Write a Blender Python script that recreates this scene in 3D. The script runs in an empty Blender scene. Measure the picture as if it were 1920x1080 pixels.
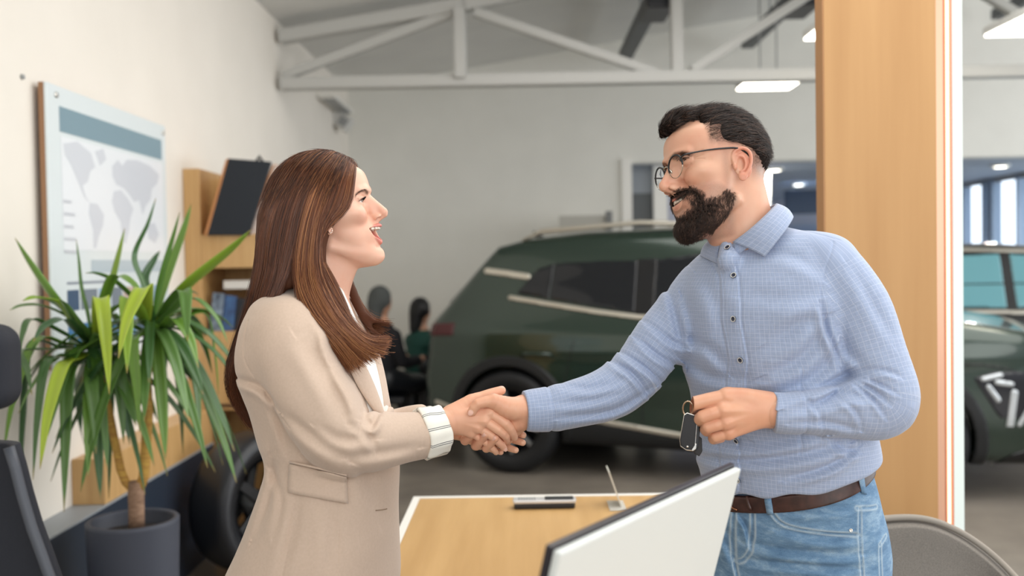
# Handshake in a car showroom -- self-contained Blender 4.5 scene
import bpy, bmesh, math, random
import numpy as np
from mathutils import Vector, Matrix
random.seed(7)
RNG = np.random.default_rng(7)
SC = bpy.context.scene
COL = SC.collection

# ------------------------------------------------------------------ camera
FPX = 1867.0                      # focal length in pixels of the 1920 px frame
CAM = Vector((0.0, 0.0, 1.45))
YAW, PITCH, ROLL = math.radians(0.65), math.radians(-1.50), math.radians(-0.95)
cam_data = bpy.data.cameras.new('camera')
cam_data.sensor_width = 36.0
cam_data.lens = FPX / 1920 * 36.0
cam_data.clip_start = 0.05
cam_data.clip_end = 200
cam_data.dof.use_dof = True
cam_data.dof.focus_distance = 1.85
cam_data.dof.aperture_fstop = 2.6
cam = bpy.data.objects.new('camera', cam_data)
COL.objects.link(cam)
R_CAM = (Matrix.Rotation(YAW, 3, 'Z') @ Matrix.Rotation(math.pi/2 + PITCH, 3, 'X') @ Matrix.Rotation(ROLL, 3, 'Z'))
cam.matrix_world = Matrix.Translation(CAM) @ R_CAM.to_4x4()
SC.camera = cam
C_RIGHT, C_UP, C_BACK = R_CAM.col[0].copy(), R_CAM.col[1].copy(), R_CAM.col[2].copy()

def ray(px, py):
    return (C_RIGHT*(px-960) + C_UP*(540-py) - C_BACK*FPX)
def PY(px, py, y):                # measured point on the plane Y = y
    r = ray(px, py); return CAM + r*((y-CAM.y)/r.y)
def PXp(px, py, x):               # measured point on the plane X = x
    r = ray(px, py); return CAM + r*((x-CAM.x)/r.x)
def PZ(px, py, z):                # measured point on the plane Z = z
    r = ray(px, py); return CAM + r*((z-CAM.z)/r.z)

# ------------------------------------------------------------------ world, daylight, exposure
SC.view_settings.view_transform = 'Standard'
SC.view_settings.look = 'None'
SC.view_settings.gamma = 1.0
SC.view_settings.use_curve_mapping = False
SC.view_settings.exposure = 0.34
w = bpy.data.worlds.new('daylight'); SC.world = w
w.use_nodes = True
bg = w.node_tree.nodes['Background']
bg.inputs['Color'].default_value = (0.93, 0.965, 1.0, 1)
bg.inputs['Strength'].default_value = 0.75

def area(name, loc, target, sx, sy, power, color=(1, 1, 1)):
    d = bpy.data.lights.new(name, 'AREA'); d.shape = 'RECTANGLE'; d.size = sx; d.size_y = sy
    d.energy = power; d.color = color
    o = bpy.data.objects.new(name, d); COL.objects.link(o)
    o.location = loc
    o.rotation_euler = (Vector(target)-Vector(loc)).to_track_quat('-Z', 'Y').to_euler()
    o['kind'] = 'helper'
    return o
# the showroom's glass front (behind the camera) and the rows of ceiling panels
area('glass_front_daylight', (1.6, -2.6, 2.2), (0.1, 2.2, 1.2), 5.0, 2.6, 85, (1.0, 0.98, 0.95))
area('ceiling_panels_daylight', (1.6, 3.4, 3.35), (1.4, 3.4, 0), 5.0, 4.6, 165, (1.0, 0.98, 0.95))
area('side_fill_light', (8.8, 5.2, 1.9), (0.0, 6.2, 1.3), 9.0, 2.8, 250, (0.97, 0.985, 1.0))  # added fill from out of view at right, brightens far zone and car
area('back_room_window_daylight', (6.4, 13.4, 1.4), (3.0, 13.4, 1.2), 6.0, 2.2, 45, (0.86, 0.93, 1.0))

# ------------------------------------------------------------------ materials
def srgb(r, g, b):
    f = lambda c: (c/255/12.92) if c/255 <= 0.04045 else ((c/255+0.055)/1.055)**2.4
    return (f(r), f(g), f(b), 1.0)

def mat(name, col, rough=0.5, metal=0.0, spec=None, **kw):
    m = bpy.data.materials.new(name); m.use_nodes = True
    b = m.node_tree.nodes['Principled BSDF']
    b.inputs['Base Color'].default_value = col
    b.inputs['Roughness'].default_value = rough
    b.inputs['Metallic'].default_value = metal
    if spec is not None: b.inputs['Specular IOR Level'].default_value = spec
    for k, v in kw.items():
        b.inputs[k.replace('_', ' ')].default_value = v
    return m
class NT:
    """small helper for node trees"""
    def __init__(s, m): s.m = m; s.t = m.node_tree; s.b = s.t.nodes['Principled BSDF']
    def n(s, typ, **kw):
        nd = s.t.nodes.new(typ)
        for k, v in kw.items():
            if k.startswith('i_'):
                key = k[2:]; key = int(key) if key.isdigit() else key.replace('_', ' ')
                nd.inputs[key].default_value = v
            else: setattr(nd, k, v)
        return nd
    def l(s, a, b): s.t.links.new(a, b)
    def ramp(s, fac, stops, interp='LINEAR'):
        r = s.n('ShaderNodeValToRGB'); r.color_ramp.interpolation = interp
        e = r.color_ramp.elements
        e[0].position, e[0].color = stops[0]; e[1].position, e[1].color = stops[-1]
        for p, c in stops[1:-1]:
            x = e.new(p); x.color = c
        s.l(fac, r.inputs[0]); return r
    def bump(s, h, strength=0.2, dist=0.001):
        b = s.n('ShaderNodeBump'); b.inputs['Strength'].default_value = strength; b.inputs['Distance'].default_value = dist
        s.l(h, b.inputs['Height']); s.l(b.outputs[0], s.b.inputs['Normal']); return b

def noise_mat(name, c1, c2, scale, rough=0.5, stretch=(1, 1, 1), bump=0.0, detail=4, metal=0.0, coord='Object', bdist=0.001):
    m = mat(name, c1, rough, metal); t = NT(m)
    tc = t.n('ShaderNodeTexCoord'); mp = t.n('ShaderNodeMapping'); mp.inputs['Scale'].default_value = stretch
    t.l(tc.outputs[coord], mp.inputs[0])
    nz = t.n('ShaderNodeTexNoise'); nz.inputs['Scale'].default_value = scale; nz.inputs['Detail'].default_value = detail
    t.l(mp.outputs[0], nz.inputs['Vector'])
    r = t.ramp(nz.outputs[0], [(0.3, c1), (0.7, c2)]); t.l(r.outputs[0], t.b.inputs['Base Color'])
    if bump: t.bump(nz.outputs[0], bump, bdist)
    return m

M = {}
M['wall'] = noise_mat('wall_paint', srgb(228, 222, 212), srgb(224, 218, 208), 3, 0.75)
M['backwall'] = noise_mat('back_wall_paint', srgb(228, 227, 220), srgb(223, 222, 215), 3, 0.75)
M['ceil'] = noise_mat('ceiling_paint', srgb(218, 218, 214), srgb(210, 210, 207), 2, 0.8)
M['truss'] = mat('truss_paint', srgb(184, 184, 180), 0.5)
M['floor'] = noise_mat('polished_floor', srgb(142, 134, 124), srgb(122, 115, 107), 2.5, 0.22)
M['wood'] = noise_mat('light_oak', srgb(203, 165, 112), srgb(185, 145, 92), 3.0, 0.42, stretch=(14, 14, 0.7), bump=0.05)
M['woodpanel'] = noise_mat('oak_pillar', srgb(195, 151, 98), srgb(181, 136, 84), 2.0, 0.5, stretch=(7, 7, 0.4), bump=0.05)
M['wooddesk'] = noise_mat('oak_desk', srgb(198, 160, 106), srgb(184, 145, 92), 2.0, 0.4, stretch=(12, 0.8, 12), bump=0.04)
M['navy'] = mat('navy_laminate', srgb(38, 48, 62), 0.4)
M['white'] = mat('white_laminate', srgb(232, 230, 224), 0.4)
M['offwhite'] = mat('offwhite_plastic', srgb(222, 222, 218), 0.45)
M['grey'] = mat('grey_metal', srgb(150, 152, 152), 0.4)
M['dark'] = mat('dark_plastic', srgb(26, 28, 33), 0.4)
M['black'] = mat('black_gloss', srgb(12, 14, 18), 0.25)
M['chrome'] = mat('chrome', srgb(215, 212, 205), 0.18, 1.0)

# ------------------------------------------------------------------ object helpers
def tag(o, label=None, cat=None, group=None, kind=None):
    if label: o['label'] = label
    if cat: o['category'] = cat
    if group: o['group'] = group
    if kind: o['kind'] = kind
    return o
def thing(name, label, cat, loc=(0, 0, 0), rotz=0.0, group=None):
    o = bpy.data.objects.new(name, None); o.empty_display_size = 0.05; COL.objects.link(o)
    o.location = loc; o.rotation_euler = (0, 0, rotz)
    return tag(o, label, cat, group)
def link_mesh(name, me, m, parent=None, smooth=False):
    o = bpy.data.objects.new(name, me); COL.objects.link(o)
    if m is not None:
        for mm in (m if isinstance(m, (list, tuple)) else [m]): me.materials.append(mm)
    if smooth: me.polygons.foreach_set('use_smooth', np.ones(len(me.polygons), dtype=bool)); me.update()
    if parent is not None: o.parent = parent
    return o
def obj(name, bm, m, parent=None, smooth=False):
    me = bpy.data.meshes.new(name); bm.normal_update(); bm.to_mesh(me); bm.free()
    return link_mesh(name, me, m, parent, smooth)
def bm_box(bm, lo, hi, mtx=None):
    x0, y0, z0 = lo; x1, y1, z1 = hi
    vs = [bm.verts.new(Vector(c) if mtx is None else mtx @ Vector(c)) for c in
          ((x0,y0,z0),(x1,y0,z0),(x1,y1,z0),(x0,y1,z0),(x0,y0,z1),(x1,y0,z1),(x1,y1,z1),(x0,y1,z1))]
    for f in ((0,3,2,1),(4,5,6,7),(0,1,5,4),(1,2,6,5),(2,3,7,6),(3,0,4,7)): bm.faces.new([vs[i] for i in f])
    return vs
def box(name, lo, hi, m, parent=None, bevel=0.0, mtx=None, seg=2):
    bm = bmesh.new(); bm_box(bm, lo, hi, mtx)
    if bevel: bmesh.ops.bevel(bm, geom=list(bm.edges), offset=bevel, segments=seg, affect='EDGES', profile=0.6)
    return obj(name, bm, m, parent)
def struct(o): o['kind'] = 'structure'; return o
def prism(name, poly, axis, a, b, m, parent=None, bevel=0.0, seg=2, mtx=None, smooth=False):
    """poly: 2D points in the two other axes (in x,y,z order), extruded along axis from a to b"""
    bm = bmesh.new()
    def P3(p, t):
        v = [(t, p[0], p[1]), (p[0], t, p[1]), (p[0], p[1], t)][axis]
        return Vector(v) if mtx is None else mtx @ Vector(v)
    v0 = [bm.verts.new(P3(p, a)) for p in poly]; v1 = [bm.verts.new(P3(p, b)) for p in poly]
    n = len(poly)
    bm.faces.new(v0); bm.faces.new(v1[::-1])
    for i in range(n): bm.faces.new((v0[i], v1[i], v1[(i+1) % n], v0[(i+1) % n]))
    bmesh.ops.recalc_face_normals(bm, faces=bm.faces)
    if bevel: bmesh.ops.bevel(bm, geom=list(bm.edges), offset=bevel, segments=seg, affect='EDGES', profile=0.6)
    return obj(name, bm, m, parent, smooth)
def bm_tube(bm, pts, radii, n=10, cap=True, flat=None):
    """tube along pts; flat=(vector, factor) squashes the section along that vector"""
    pts = [Vector(p) for p in pts]
    if not hasattr(radii, '__len__'): radii = [radii]*len(pts)
    rings = []
    up = None
    for i, p in enumerate(pts):
        t = (pts[min(i+1, len(pts)-1)] - pts[max(i-1, 0)]).normalized()
        if up is None:
            up = Vector((0, 0, 1)) if abs(t.z) < 0.9 else Vector((1, 0, 0))
        a = t.cross(up).normalized(); b = a.cross(t).normalized(); up = b
        ring = []
        for k in range(n):
            th = 2*math.pi*k/n
            off = (a*math.cos(th) + b*math.sin(th))*radii[i]
            if flat: fv = Vector(flat[0]).normalized(); off -= fv*off.dot(fv)*(1-flat[1])
            ring.append(bm.verts.new(p+off))
        rings.append(ring)
    for i in range(len(rings)-1):
        for k in range(n): bm.faces.new((rings[i][k], rings[i][(k+1) % n], rings[i+1][(k+1) % n], rings[i+1][k]))
    if cap: bm.faces.new(rings[0][::-1]); bm.faces.new(rings[-1])
def tube(name, pts, radii, m, parent=None, n=12, flat=None):
    bm = bmesh.new(); bm_tube(bm, pts, radii, n, True, flat); bmesh.ops.recalc_face_normals(bm, faces=bm.faces)
    return obj(name, bm, m, parent, True)
def lathe(name, prof, m, parent=None, n=48, loc=(0, 0, 0), mtx=None, smooth=True, cap=True):
    bm = bmesh.new(); rings = []
    for r, z in prof:
        ring = []
        for k in range(n):
            th = 2*math.pi*k/n; v = Vector((r*math.cos(th), r*math.sin(th), z))
            v = (mtx @ v) if mtx is not None else v + Vector(loc)
            ring.append(bm.verts.new(v))
        rings.append(ring)
    for i in range(len(rings)-1):
        for k in range(n): bm.faces.new((rings[i][k], rings[i][(k+1) % n], rings[i+1][(k+1) % n], rings[i+1][k]))
    cap = cap and prof[0] != prof[-1]
    if cap and prof[0][0] > 1e-6: bm.faces.new(rings[0][::-1])
    if cap and prof[-1][0] > 1e-6: bm.faces.new(rings[-1])
    bmesh.ops.remove_doubles(bm, verts=bm.verts, dist=1e-6)
    bmesh.ops.recalc_face_normals(bm, faces=bm.faces)
    o = obj(name, bm, m, parent, smooth)
    return o
def sharpen(o, ang=35):
    bpy.context.view_layer.update()
    o.data.set_sharp_from_angle(angle=math.radians(ang)); return o
def mesh_np(name, V, F, m, parent=None, smooth=True):
    """mesh from numpy arrays; F (n,4) or (n,3)"""
    me = bpy.data.meshes.new(name)
    V = np.ascontiguousarray(V, dtype=np.float32); F = np.ascontiguousarray(F, dtype=np.int32)
    me.vertices.add(len(V)); me.vertices.foreach_set('co', V.ravel())
    k = F.shape[1]
    me.loops.add(F.size); me.loops.foreach_set('vertex_index', F.ravel())
    me.polygons.add(len(F)); me.polygons.foreach_set('loop_start', np.arange(0, F.size, k, dtype=np.int32))
    me.polygons.foreach_set('loop_total', np.full(len(F), k, dtype=np.int32))
    me.update(calc_edges=True)
    return link_mesh(name, me, m, parent, smooth)
def vattr(o, name, arr, kind='FLOAT_COLOR'):
    a = o.data.attributes.new(name, kind, 'POINT')
    arr = np.asarray(arr, dtype=np.float32)
    if kind == 'FLOAT_COLOR':
        if arr.shape[1] == 3: arr = np.concatenate([arr, np.ones((len(arr), 1), np.float32)], 1)
        a.data.foreach_set('color', arr.ravel())
    elif kind == 'FLOAT_VECTOR': a.data.foreach_set('vector', arr.ravel())
    else: a.data.foreach_set('value', arr.ravel())

# ------------------------------------------------------------------ implicit surfaces (smooth unions, meshed by surface nets)
A = lambda *x: np.array(x, dtype=np.float64)
def unit(v): v = np.asarray(v, float); return v/np.linalg.norm(v)
def smin(a, b, k):
    if k <= 0: return np.minimum(a, b)
    h = np.clip(0.5+0.5*(b-a)/k, 0, 1); return b+(a-b)*h-k*h*(1-h)
def smax(a, b, k): return -smin(-a, -b, k)
def smooth01(x): x = np.clip(x, 0, 1); return x*x*(3-2*x)
def p_sph(c, r):
    c = np.asarray(c, float); f = lambda P: np.linalg.norm(P-c, axis=1)-r
    f.bc, f.br = c, r; return f
def p_ell(c, r, R=None):
    """ellipsoid, R rows = local axes"""
    c = np.asarray(c, float); r = np.asarray(r, float); R = np.eye(3) if R is None else np.asarray(R, float)
    def f(P):
        q = (P-c) @ R.T
        k0 = np.linalg.norm(q/r, axis=1); k1 = np.linalg.norm(q/(r*r), axis=1)
        return np.where(k1 > 1e-9, k0*(k0-1)/np.maximum(k1, 1e-9), -r.min())
    f.bc, f.br = c, r.max(); return f
def p_rc(a, b, ra, rb, n=None, q=1.0):
    """tapered capsule; n,q: section scaled by q along n"""
    a = np.asarray(a, float); b = np.asarray(b, float); ab = b-a; L2 = max(ab@ab, 1e-9)
    if n is not None: n = unit(n)
    def f(P):
        d = P-a; t = np.clip(d@ab/L2, 0, 1); e = d-t[:, None]*ab
        if n is not None:
            c = e@n; e = e+(c*(1/q-1))[:, None]*n
            return (np.linalg.norm(e, axis=1)-(ra+(rb-ra)*t))*min(1, q)
        return np.linalg.norm(e, axis=1)-(ra+(rb-ra)*t)
    f.bc = (a+b)/2; f.br = math.sqrt(L2)/2+max(ra, rb)*max(1, q); return f
def catmull(pts, sub=4):
    P = np.asarray(pts, float)
    if len(P) < 3: return P
    E = np.vstack([2*P[0]-P[1], P, 2*P[-1]-P[-2]]); out = []
    for i in range(1, len(E)-2):
        p0, p1, p2, p3 = E[i-1:i+3]
        for t in np.arange(sub)/sub:
            out.append(0.5*((2*p1)+(-p0+p2)*t+(2*p0-5*p1+4*p2-p3)*t*t+(-p0+3*p1-3*p2+p3)*t**3))
    out.append(P[-1]); return np.array(out)
def p_chain(pts, radii, sub=4, n=None, q=1.0, k=0.0):
    Q = catmull(np.column_stack([np.asarray(pts, float), np.asarray(radii, float)]), sub) if sub > 1 else np.column_stack([pts, radii])
    segs = [p_rc(Q[i, :3], Q[i+1, :3], Q[i, 3], Q[i+1, 3], n, q) for i in range(len(Q)-1)]
    def f(P, cull=None):
        ss = segs
        if cull is not None:
            lb = [np.linalg.norm(s.bc-cull[0])-s.br-cull[1] for s in segs]; m = min(lb)
            ss = [s for s, v in zip(segs, lb) if v <= max(m, 0)+cull[2]+2*k+2*cull[1]*0+8]
        d = ss[0](P)
        for s in ss[1:]: d = smin(d, s(P), k) if k else np.minimum(d, s(P))
        return d
    f.evc = f
    f.bc = Q[:, :3].mean(0); f.br = np.linalg.norm(Q[:, :3]-f.bc, axis=1).max()+Q[:, 3].max()*max(1, q); return f
def p_box(c, h, r=0.0, R=None):
    c = np.asarray(c, float); h = np.asarray(h, float)-r; R = np.eye(3) if R is None else np.asarray(R, float)
    def f(P):
        q = np.abs((P-c)@R.T)-h
        return np.linalg.norm(np.maximum(q, 0), axis=1)+np.minimum(q.max(1), 0)-r
    f.bc, f.br = c, float(np.linalg.norm(h))+r; return f
def poly2(poly):
    """signed distance to a closed 2D polygon"""
    V = np.asarray(poly, float)
    def f(X, Y):
        d = np.full(X.shape, 1e18); s = np.ones(X.shape); n = len(V)
        for i in range(n):
            a = V[i]; b = V[i-1]; ex, ey = b-a; wx = X-a[0]; wy = Y-a[1]
            t = np.clip((wx*ex+wy*ey)/max(ex*ex+ey*ey, 1e-12), 0, 1)
            d = np.minimum(d, (wx-ex*t)**2+(wy-ey*t)**2)
            c1 = Y >= a[1]; c2 = Y < b[1]; c3 = ex*wy > ey*wx
            s = np.where((c1 & c2 & c3) | (~c1 & ~c2 & ~c3), -s, s)
        return s*np.sqrt(d)
    return f
def dist_line2(X, Y, pts):
    d = np.full(X.shape, 1e18); tt = np.zeros(X.shape); n = len(pts)-1
    for i in range(n):
        a = pts[i]; b = pts[i+1]; ex, ey = b[0]-a[0], b[1]-a[1]
        t = np.clip(((X-a[0])*ex+(Y-a[1])*ey)/max(ex*ex+ey*ey, 1e-12), 0, 1)
        q = (X-a[0]-ex*t)**2+(Y-a[1]-ey*t)**2
        m = q < d; d = np.where(m, q, d); tt = np.where(m, (i+t)/n, tt)
    return np.sqrt(d), tt
def cspline(xs, ys):
    """smooth (monotone-ish Catmull) table lookup"""
    xs = np.asarray(xs, float); ys = np.asarray(ys, float); m = np.gradient(ys, xs)
    def f(x):
        x = np.clip(x, xs[0], xs[-1]); i = np.clip(np.searchsorted(xs, x)-1, 0, len(xs)-2)
        h = xs[i+1]-xs[i]; t = (x-xs[i])/h
        return ((2*t**3-3*t**2+1)*ys[i]+(t**3-2*t**2+t)*h*m[i]+(-2*t**3+3*t**2)*ys[i+1]+(t**3-t**2)*h*m[i+1])
    return f
def p_loft(tab, ax=1, ex=2.0, c0=None, round_end=10.0):
    """stack of sections along axis ax (default v).  rows: (s, lo_a, hi_a, lo_b, hi_b[, skew]) -- the section spans
    lo_a..hi_a along the first other axis and lo_b..hi_b along the second."""
    T = np.asarray(tab, float); o = [i for i in range(3) if i != ax]
    fs = [cspline(T[:, 0], T[:, j]) for j in range(1, T.shape[1])]
    s0, s1 = T[0, 0], T[-1, 0]
    def f(P):
        s = P[:, ax]; a = P[:, o[0]]; b = P[:, o[1]]
        la, ha, lb, hb = (g(s) for g in fs[:4])
        ca, cb = (la+ha)/2, (lb+hb)/2; ra, rb = np.maximum((ha-la)/2, 1), np.maximum((hb-lb)/2, 1)
        if len(fs) > 4: a = a-(b-cb)*fs[4](s)
        x, y = np.abs(a-ca)/ra, np.abs(b-cb)/rb
        nrm = (x**ex+y**ex)**(1/ex)
        d2 = (nrm-1)*(ra*rb)/np.maximum(np.sqrt((rb*x)**2+(ra*y)**2)/np.maximum(nrm, 1e-3), 1e-3)
        d2 = np.where(nrm < 0.3, -0.6*np.minimum(ra, rb), d2)
        de = np.maximum(s0-s, s-s1)
        return smax(d2, de, round_end)
    f.bc = np.zeros(3); f.br = 1e9
    return f

class Solid:
    def __init__(s): s.ops = []; s.disp = []
    def add(s, f, k=0.0): s.ops.append((0, f, k)); return s
    def sub(s, f, k=0.0): s.ops.append((1, f, k)); return s
    def cut(s, f, k=0.0): s.ops.append((2, f, k)); return s      # intersect
    def ev(s, P, cull=None):
        d = np.full(len(P), 1e6)
        for op, f, k in s.ops:
            if cull is not None and getattr(f, 'br', 1e9) < 1e8 and op != 2:
                if np.linalg.norm(f.bc-cull[0])-f.br-cull[1] > 2*k+cull[2]: continue
            v = f.evc(P, cull) if (cull is not None and hasattr(f, 'evc')) else f(P)
            d = smin(d, v, k) if op == 0 else (smax(d, -v, k) if op == 1 else smax(d, v, k))
        for g in s.disp: d = d+g(P, d)
        return d
    __call__ = ev

TET = np.array([(1, 1, 1), (1, -1, -1), (-1, 1, -1), (-1, -1, 1)], float)
def polygonise(S, lo, hi, h, slack=1.6, project=1):
    """surface nets on the region near the surface"""
    lo = np.asarray(lo, float); hi = np.asarray(hi, float); B = 8
    nb = np.maximum(np.ceil((hi-lo)/(h*B)).astype(int), 1); N = nb*B+1
    bi = np.stack(np.meshgrid(*[np.arange(k) for k in nb], indexing='ij'), -1).reshape(-1, 3)
    ctr = lo+(bi+0.5)*B*h
    SB = 4; key = (bi//SB) @ np.array([1000000, 1000, 1]); order = np.argsort(key, kind='stable'); bi = bi[order]; ctr = ctr[order]; key = key[order]
    cuts = np.flatnonzero(np.diff(key))+1; groups = np.split(np.arange(len(bi)), cuts)
    rad = B*h*math.sqrt(3)/2
    G = np.full(N, 1e3, np.float32); done = np.zeros(N, bool)
    loc = np.stack(np.meshgrid(*[np.arange(B+1)]*3, indexing='ij'), -1).reshape(-1, 3)
    for g in groups:
        c = ctr[g]; cc = (c.min(0)+c.max(0))/2; cr = np.linalg.norm(c.max(0)-c.min(0))/2+rad
        d = S.ev(c, (cc, cr, rad*slack*1.5))
        g = g[np.abs(d) < rad*slack]
        if not len(g): continue
        I = (bi[g][:, None, :]*B+loc[None]).reshape(-1, 3)
        m = ~done[I[:, 0], I[:, 1], I[:, 2]]; I = I[m]
        flat = np.unique((I[:, 0]*N[1]+I[:, 1])*N[2]+I[:, 2]); I = np.stack(np.unravel_index(flat, N), -1)
        P = lo+I*h
        pc = (P.min(0)+P.max(0))/2; pr = np.linalg.norm(P.max(0)-P.min(0))/2
        G[I[:, 0], I[:, 1], I[:, 2]] = S.ev(P, (pc, pr, 3*h+4)); done[I[:, 0], I[:, 1], I[:, 2]] = True
    neg = (G < 0) & done
    # active cells
    def cell(a): return [a[i:N[0]-1+i, j:N[1]-1+j, k:N[2]-1+k] for i in (0, 1) for j in (0, 1) for k in (0, 1)]
    cn = cell(neg); cd = cell(done)
    anyn = np.logical_or.reduce(cn); alln = np.logical_and.reduce(cn); alld = np.logical_and.reduce(cd)
    act = anyn & ~alln & alld
    ci = np.argwhere(act)
    if not len(ci): return np.zeros((0, 3)), np.zeros((0, 4), int)
    idx = np.full(act.shape, -1, np.int32); idx[ci[:, 0], ci[:, 1], ci[:, 2]] = np.arange(len(ci))
    acc = np.zeros((len(ci), 3)); cnt = np.zeros(len(ci))
    cor = [(i, j, k) for i in (0, 1) for j in (0, 1) for k in (0, 1)]
    val = [G[ci[:, 0]+i, ci[:, 1]+j, ci[:, 2]+k].astype(float) for i, j, k in cor]
    for p in range(8):
        for q in range(p+1, 8):
            dd = [abs(a-b) for a, b in zip(cor[p], cor[q])]
            if sum(dd) != 1: continue
            a, b = val[p], val[q]; m = (a < 0) != (b < 0)
            t = np.where(m, a/np.where(m, a-b, 1), 0)
            pos = np.array(cor[p])+t[:, None]*(np.array(cor[q])-np.array(cor[p]))
            acc += np.where(m[:, None], pos, 0); cnt += m
    V = lo+(ci+acc/cnt[:, None])*h
    F = []
    for ax in range(3):
        sl0 = [slice(None)]*3; sl1 = [slice(None)]*3; sl0[ax] = slice(0, -1); sl1[ax] = slice(1, None)
        a = neg[tuple(sl0)]; b = neg[tuple(sl1)]; e = np.argwhere((a != b) & done[tuple(sl0)] & done[tuple(sl1)])
        u, v = [(1, 2), (2, 0), (0, 1)][ax]
        ok = (e[:, u] > 0) & (e[:, v] > 0) & (e[:, u] < N[u]-1) & (e[:, v] < N[v]-1); e = e[ok]
        du = np.zeros(3, int); du[u] = 1; dv = np.zeros(3, int); dv[v] = 1
        q = np.stack([idx[tuple((e-du-dv).T)], idx[tuple((e-dv).T)], idx[tuple(e.T)], idx[tuple((e-du).T)]], 1)
        inside = neg[tuple(e.T)]
        q[~inside] = q[~inside][:, ::-1]
        F.append(q[(q >= 0).all(1)])
    F = np.concatenate(F)
    for _ in range(project):
        eps = h*0.25
        out = np.zeros_like(V)
        so = np.argsort((V[:, 0]//24)*1e8+(V[:, 1]//24)*1e4+V[:, 2]//24, kind='stable')
        for c in range(0, len(V), 4000):
            ii = so[c:c+4000]; P = V[ii]; pc = (P.min(0)+P.max(0))/2
            cl = (pc, np.linalg.norm(P.max(0)-P.min(0))/2, 3*h+4)
            e4 = [S.ev(P+t*eps, cl) for t in TET]; d = sum(e4)/4
            g = sum(v[:, None]*t for v, t in zip(e4, TET))/(4*eps)
            st = -d[:, None]*g/np.maximum((g*g).sum(1), 0.15)[:, None]
            ln = np.linalg.norm(st, axis=1); st *= np.minimum(1, 0.8*h/np.maximum(ln, 1e-9))[:, None]
            out[ii] = P+st
        V = out
    return V, F
def merge_meshes(parts):
    Vs, Fs, n = [], [], 0
    for V, F in parts: Vs.append(V); Fs.append(F+n); n += len(V)
    return np.concatenate(Vs), np.concatenate(Fs)

# figure space: 1 unit = 1 mm, x right, y down, z towards the camera, measured at the people's plane
DPL = FPX*0.001
def fig2world(V):
    V = np.asarray(V, float)
    o = np.array(CAM)-np.array(C_BACK)*DPL
    return o+(V[:, :1]-960)*0.001*np.array(C_RIGHT)-(V[:, 1:2]-540)*0.001*np.array(C_UP)+V[:, 2:3]*0.001*np.array(C_BACK)
def Q(px, py, z=0.0):
    """figure-space position of something seen at pixel (px,py) that lies z mm nearer than the people's plane"""
    k = 1-z*0.001/DPL
    return A(960+(px-960)*k, 540+(py-540)*k, z)
def fig_mesh(name, V, F, m, parent=None):
    o = mesh_np(name, fig2world(V), F[:, ::-1], m, None)
    return adopt(o, parent)
def world_of(o):
    m = o.matrix_basis.copy()
    return m if o.parent is None else world_of(o.parent) @ o.matrix_parent_inverse @ m
def adopt(o, parent):
    """parent an object whose mesh is already in world coordinates"""
    if parent is not None:
        o.parent = parent; o.matrix_parent_inverse = world_of(parent).inverted()
    return o

# ================================================================== THE ROOM
WX = -1.73            # plane of the left wall
YB = 10.0             # plane of the back wall
VX = 0.02
struct(box('floor', (-1.9, -3.0, -0.1), (9.0, 18.0, 0.0), M['floor']))
def roof(x): return 3.2+0.16*(min(x, 5.0)+1.73)-0.16*max(0, x-5.0)
struct(box('wall_left', (WX-0.15, -3.0, 0.0), (WX, YB, 3.26), M['wall']))
o = prism('wall_back', [(WX-0.15, 0), (1.08, 0), (1.08, 2.42), (9.0, 2.42), (9.0, roof(9)), (5.0, roof(5)), (WX-0.15, roof(WX))], 1, YB, YB+0.2, M['backwall']); struct(o)
bm = bmesh.new()
for x0, x1 in ((WX-0.15, 5.0), (5.0, 9.0)):
    p = [(x0, roof(x0)), (x1, roof(x1)), (x1, roof(x1)+0.12), (x0, roof(x0)+0.12)]
    a = [bm.verts.new((x, -1.2, z)) for x, z in p]; b = [bm.verts.new((x, YB+0.2, z)) for x, z in p]
    bm.faces.new(a[::-1]); bm.faces.new(b)
    for i in range(4): bm.faces.new((a[i], a[(i+1) % 4], b[(i+1) % 4], b[i]))
bmesh.ops.recalc_face_normals(bm, faces=bm.faces)
struct(obj('ceiling', bm, M['ceil']))
# the lower room behind the wide opening
blue = noise_mat('blue_grey_paint', srgb(158, 170, 186), srgb(150, 162, 178), 2, 0.7)
lav = noise_mat('lavender_grey_paint', srgb(178, 180, 192), srgb(170, 172, 185), 2, 0.7)
struct(box('ceiling_back_room', (0.9, YB+0.2, 2.42), (6.1, 17.2, 2.55), blue))
struct(box('wall_back_room', (0.9, 17.0, 0.0), (6.1, 17.2, 2.42), lav))
struct(box('wall_back_room_left', (0.9, YB+0.2, 0.0), (1.05, 17.0, 2.42), lav))
struct(box('trim_1', (1.0, YB-0.03, 0.0), (1.10, YB+0.0, 2.46), M['white']))
struct(box('trim_2', (1.36, YB+0.3, 0.0), (1.50, YB+0.45, 2.42), M['white']))
o = box('door_1', (1.14, YB+0.38, 0.0), (1.36, YB+0.43, 2.14), mat('dark_door', srgb(86, 90, 92), 0.5)); struct(o)
struct(box('trim_3', (1.05, YB+0.36, 2.14), (1.50, YB+0.42, 2.42), mat('grey_transom', srgb(140, 146, 152), 0.5)))
struct(box('wall_partition', (1.50, YB+0.9, 0.0), (2.62, YB+1.0, 2.42), lav))
struct(box('trim_4', (2.62, YB+0.88, 0.0), (2.70, YB+1.02, 2.42), M['white']))
p0 = PY(1472, 357, 13.0); p1 = PY(1560, 400, 13.0)
t = thing('hanging_banner', 'dark blue board hanging in the back room between bearded man and wooden pillar', 'banner', (0, 0, 0))
box('board', (p0.x, 13.0, p1.z), (p1.x+0.4, 13.06, p0.z), mat('deep_blue', srgb(28, 52, 78), 0.5), t)
for x in (p0.x+0.1, p1.x+0.2): box('hanger', (x, 13.02, p0.z), (x+0.02, 13.04, 2.42), M['grey'], t)
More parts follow.
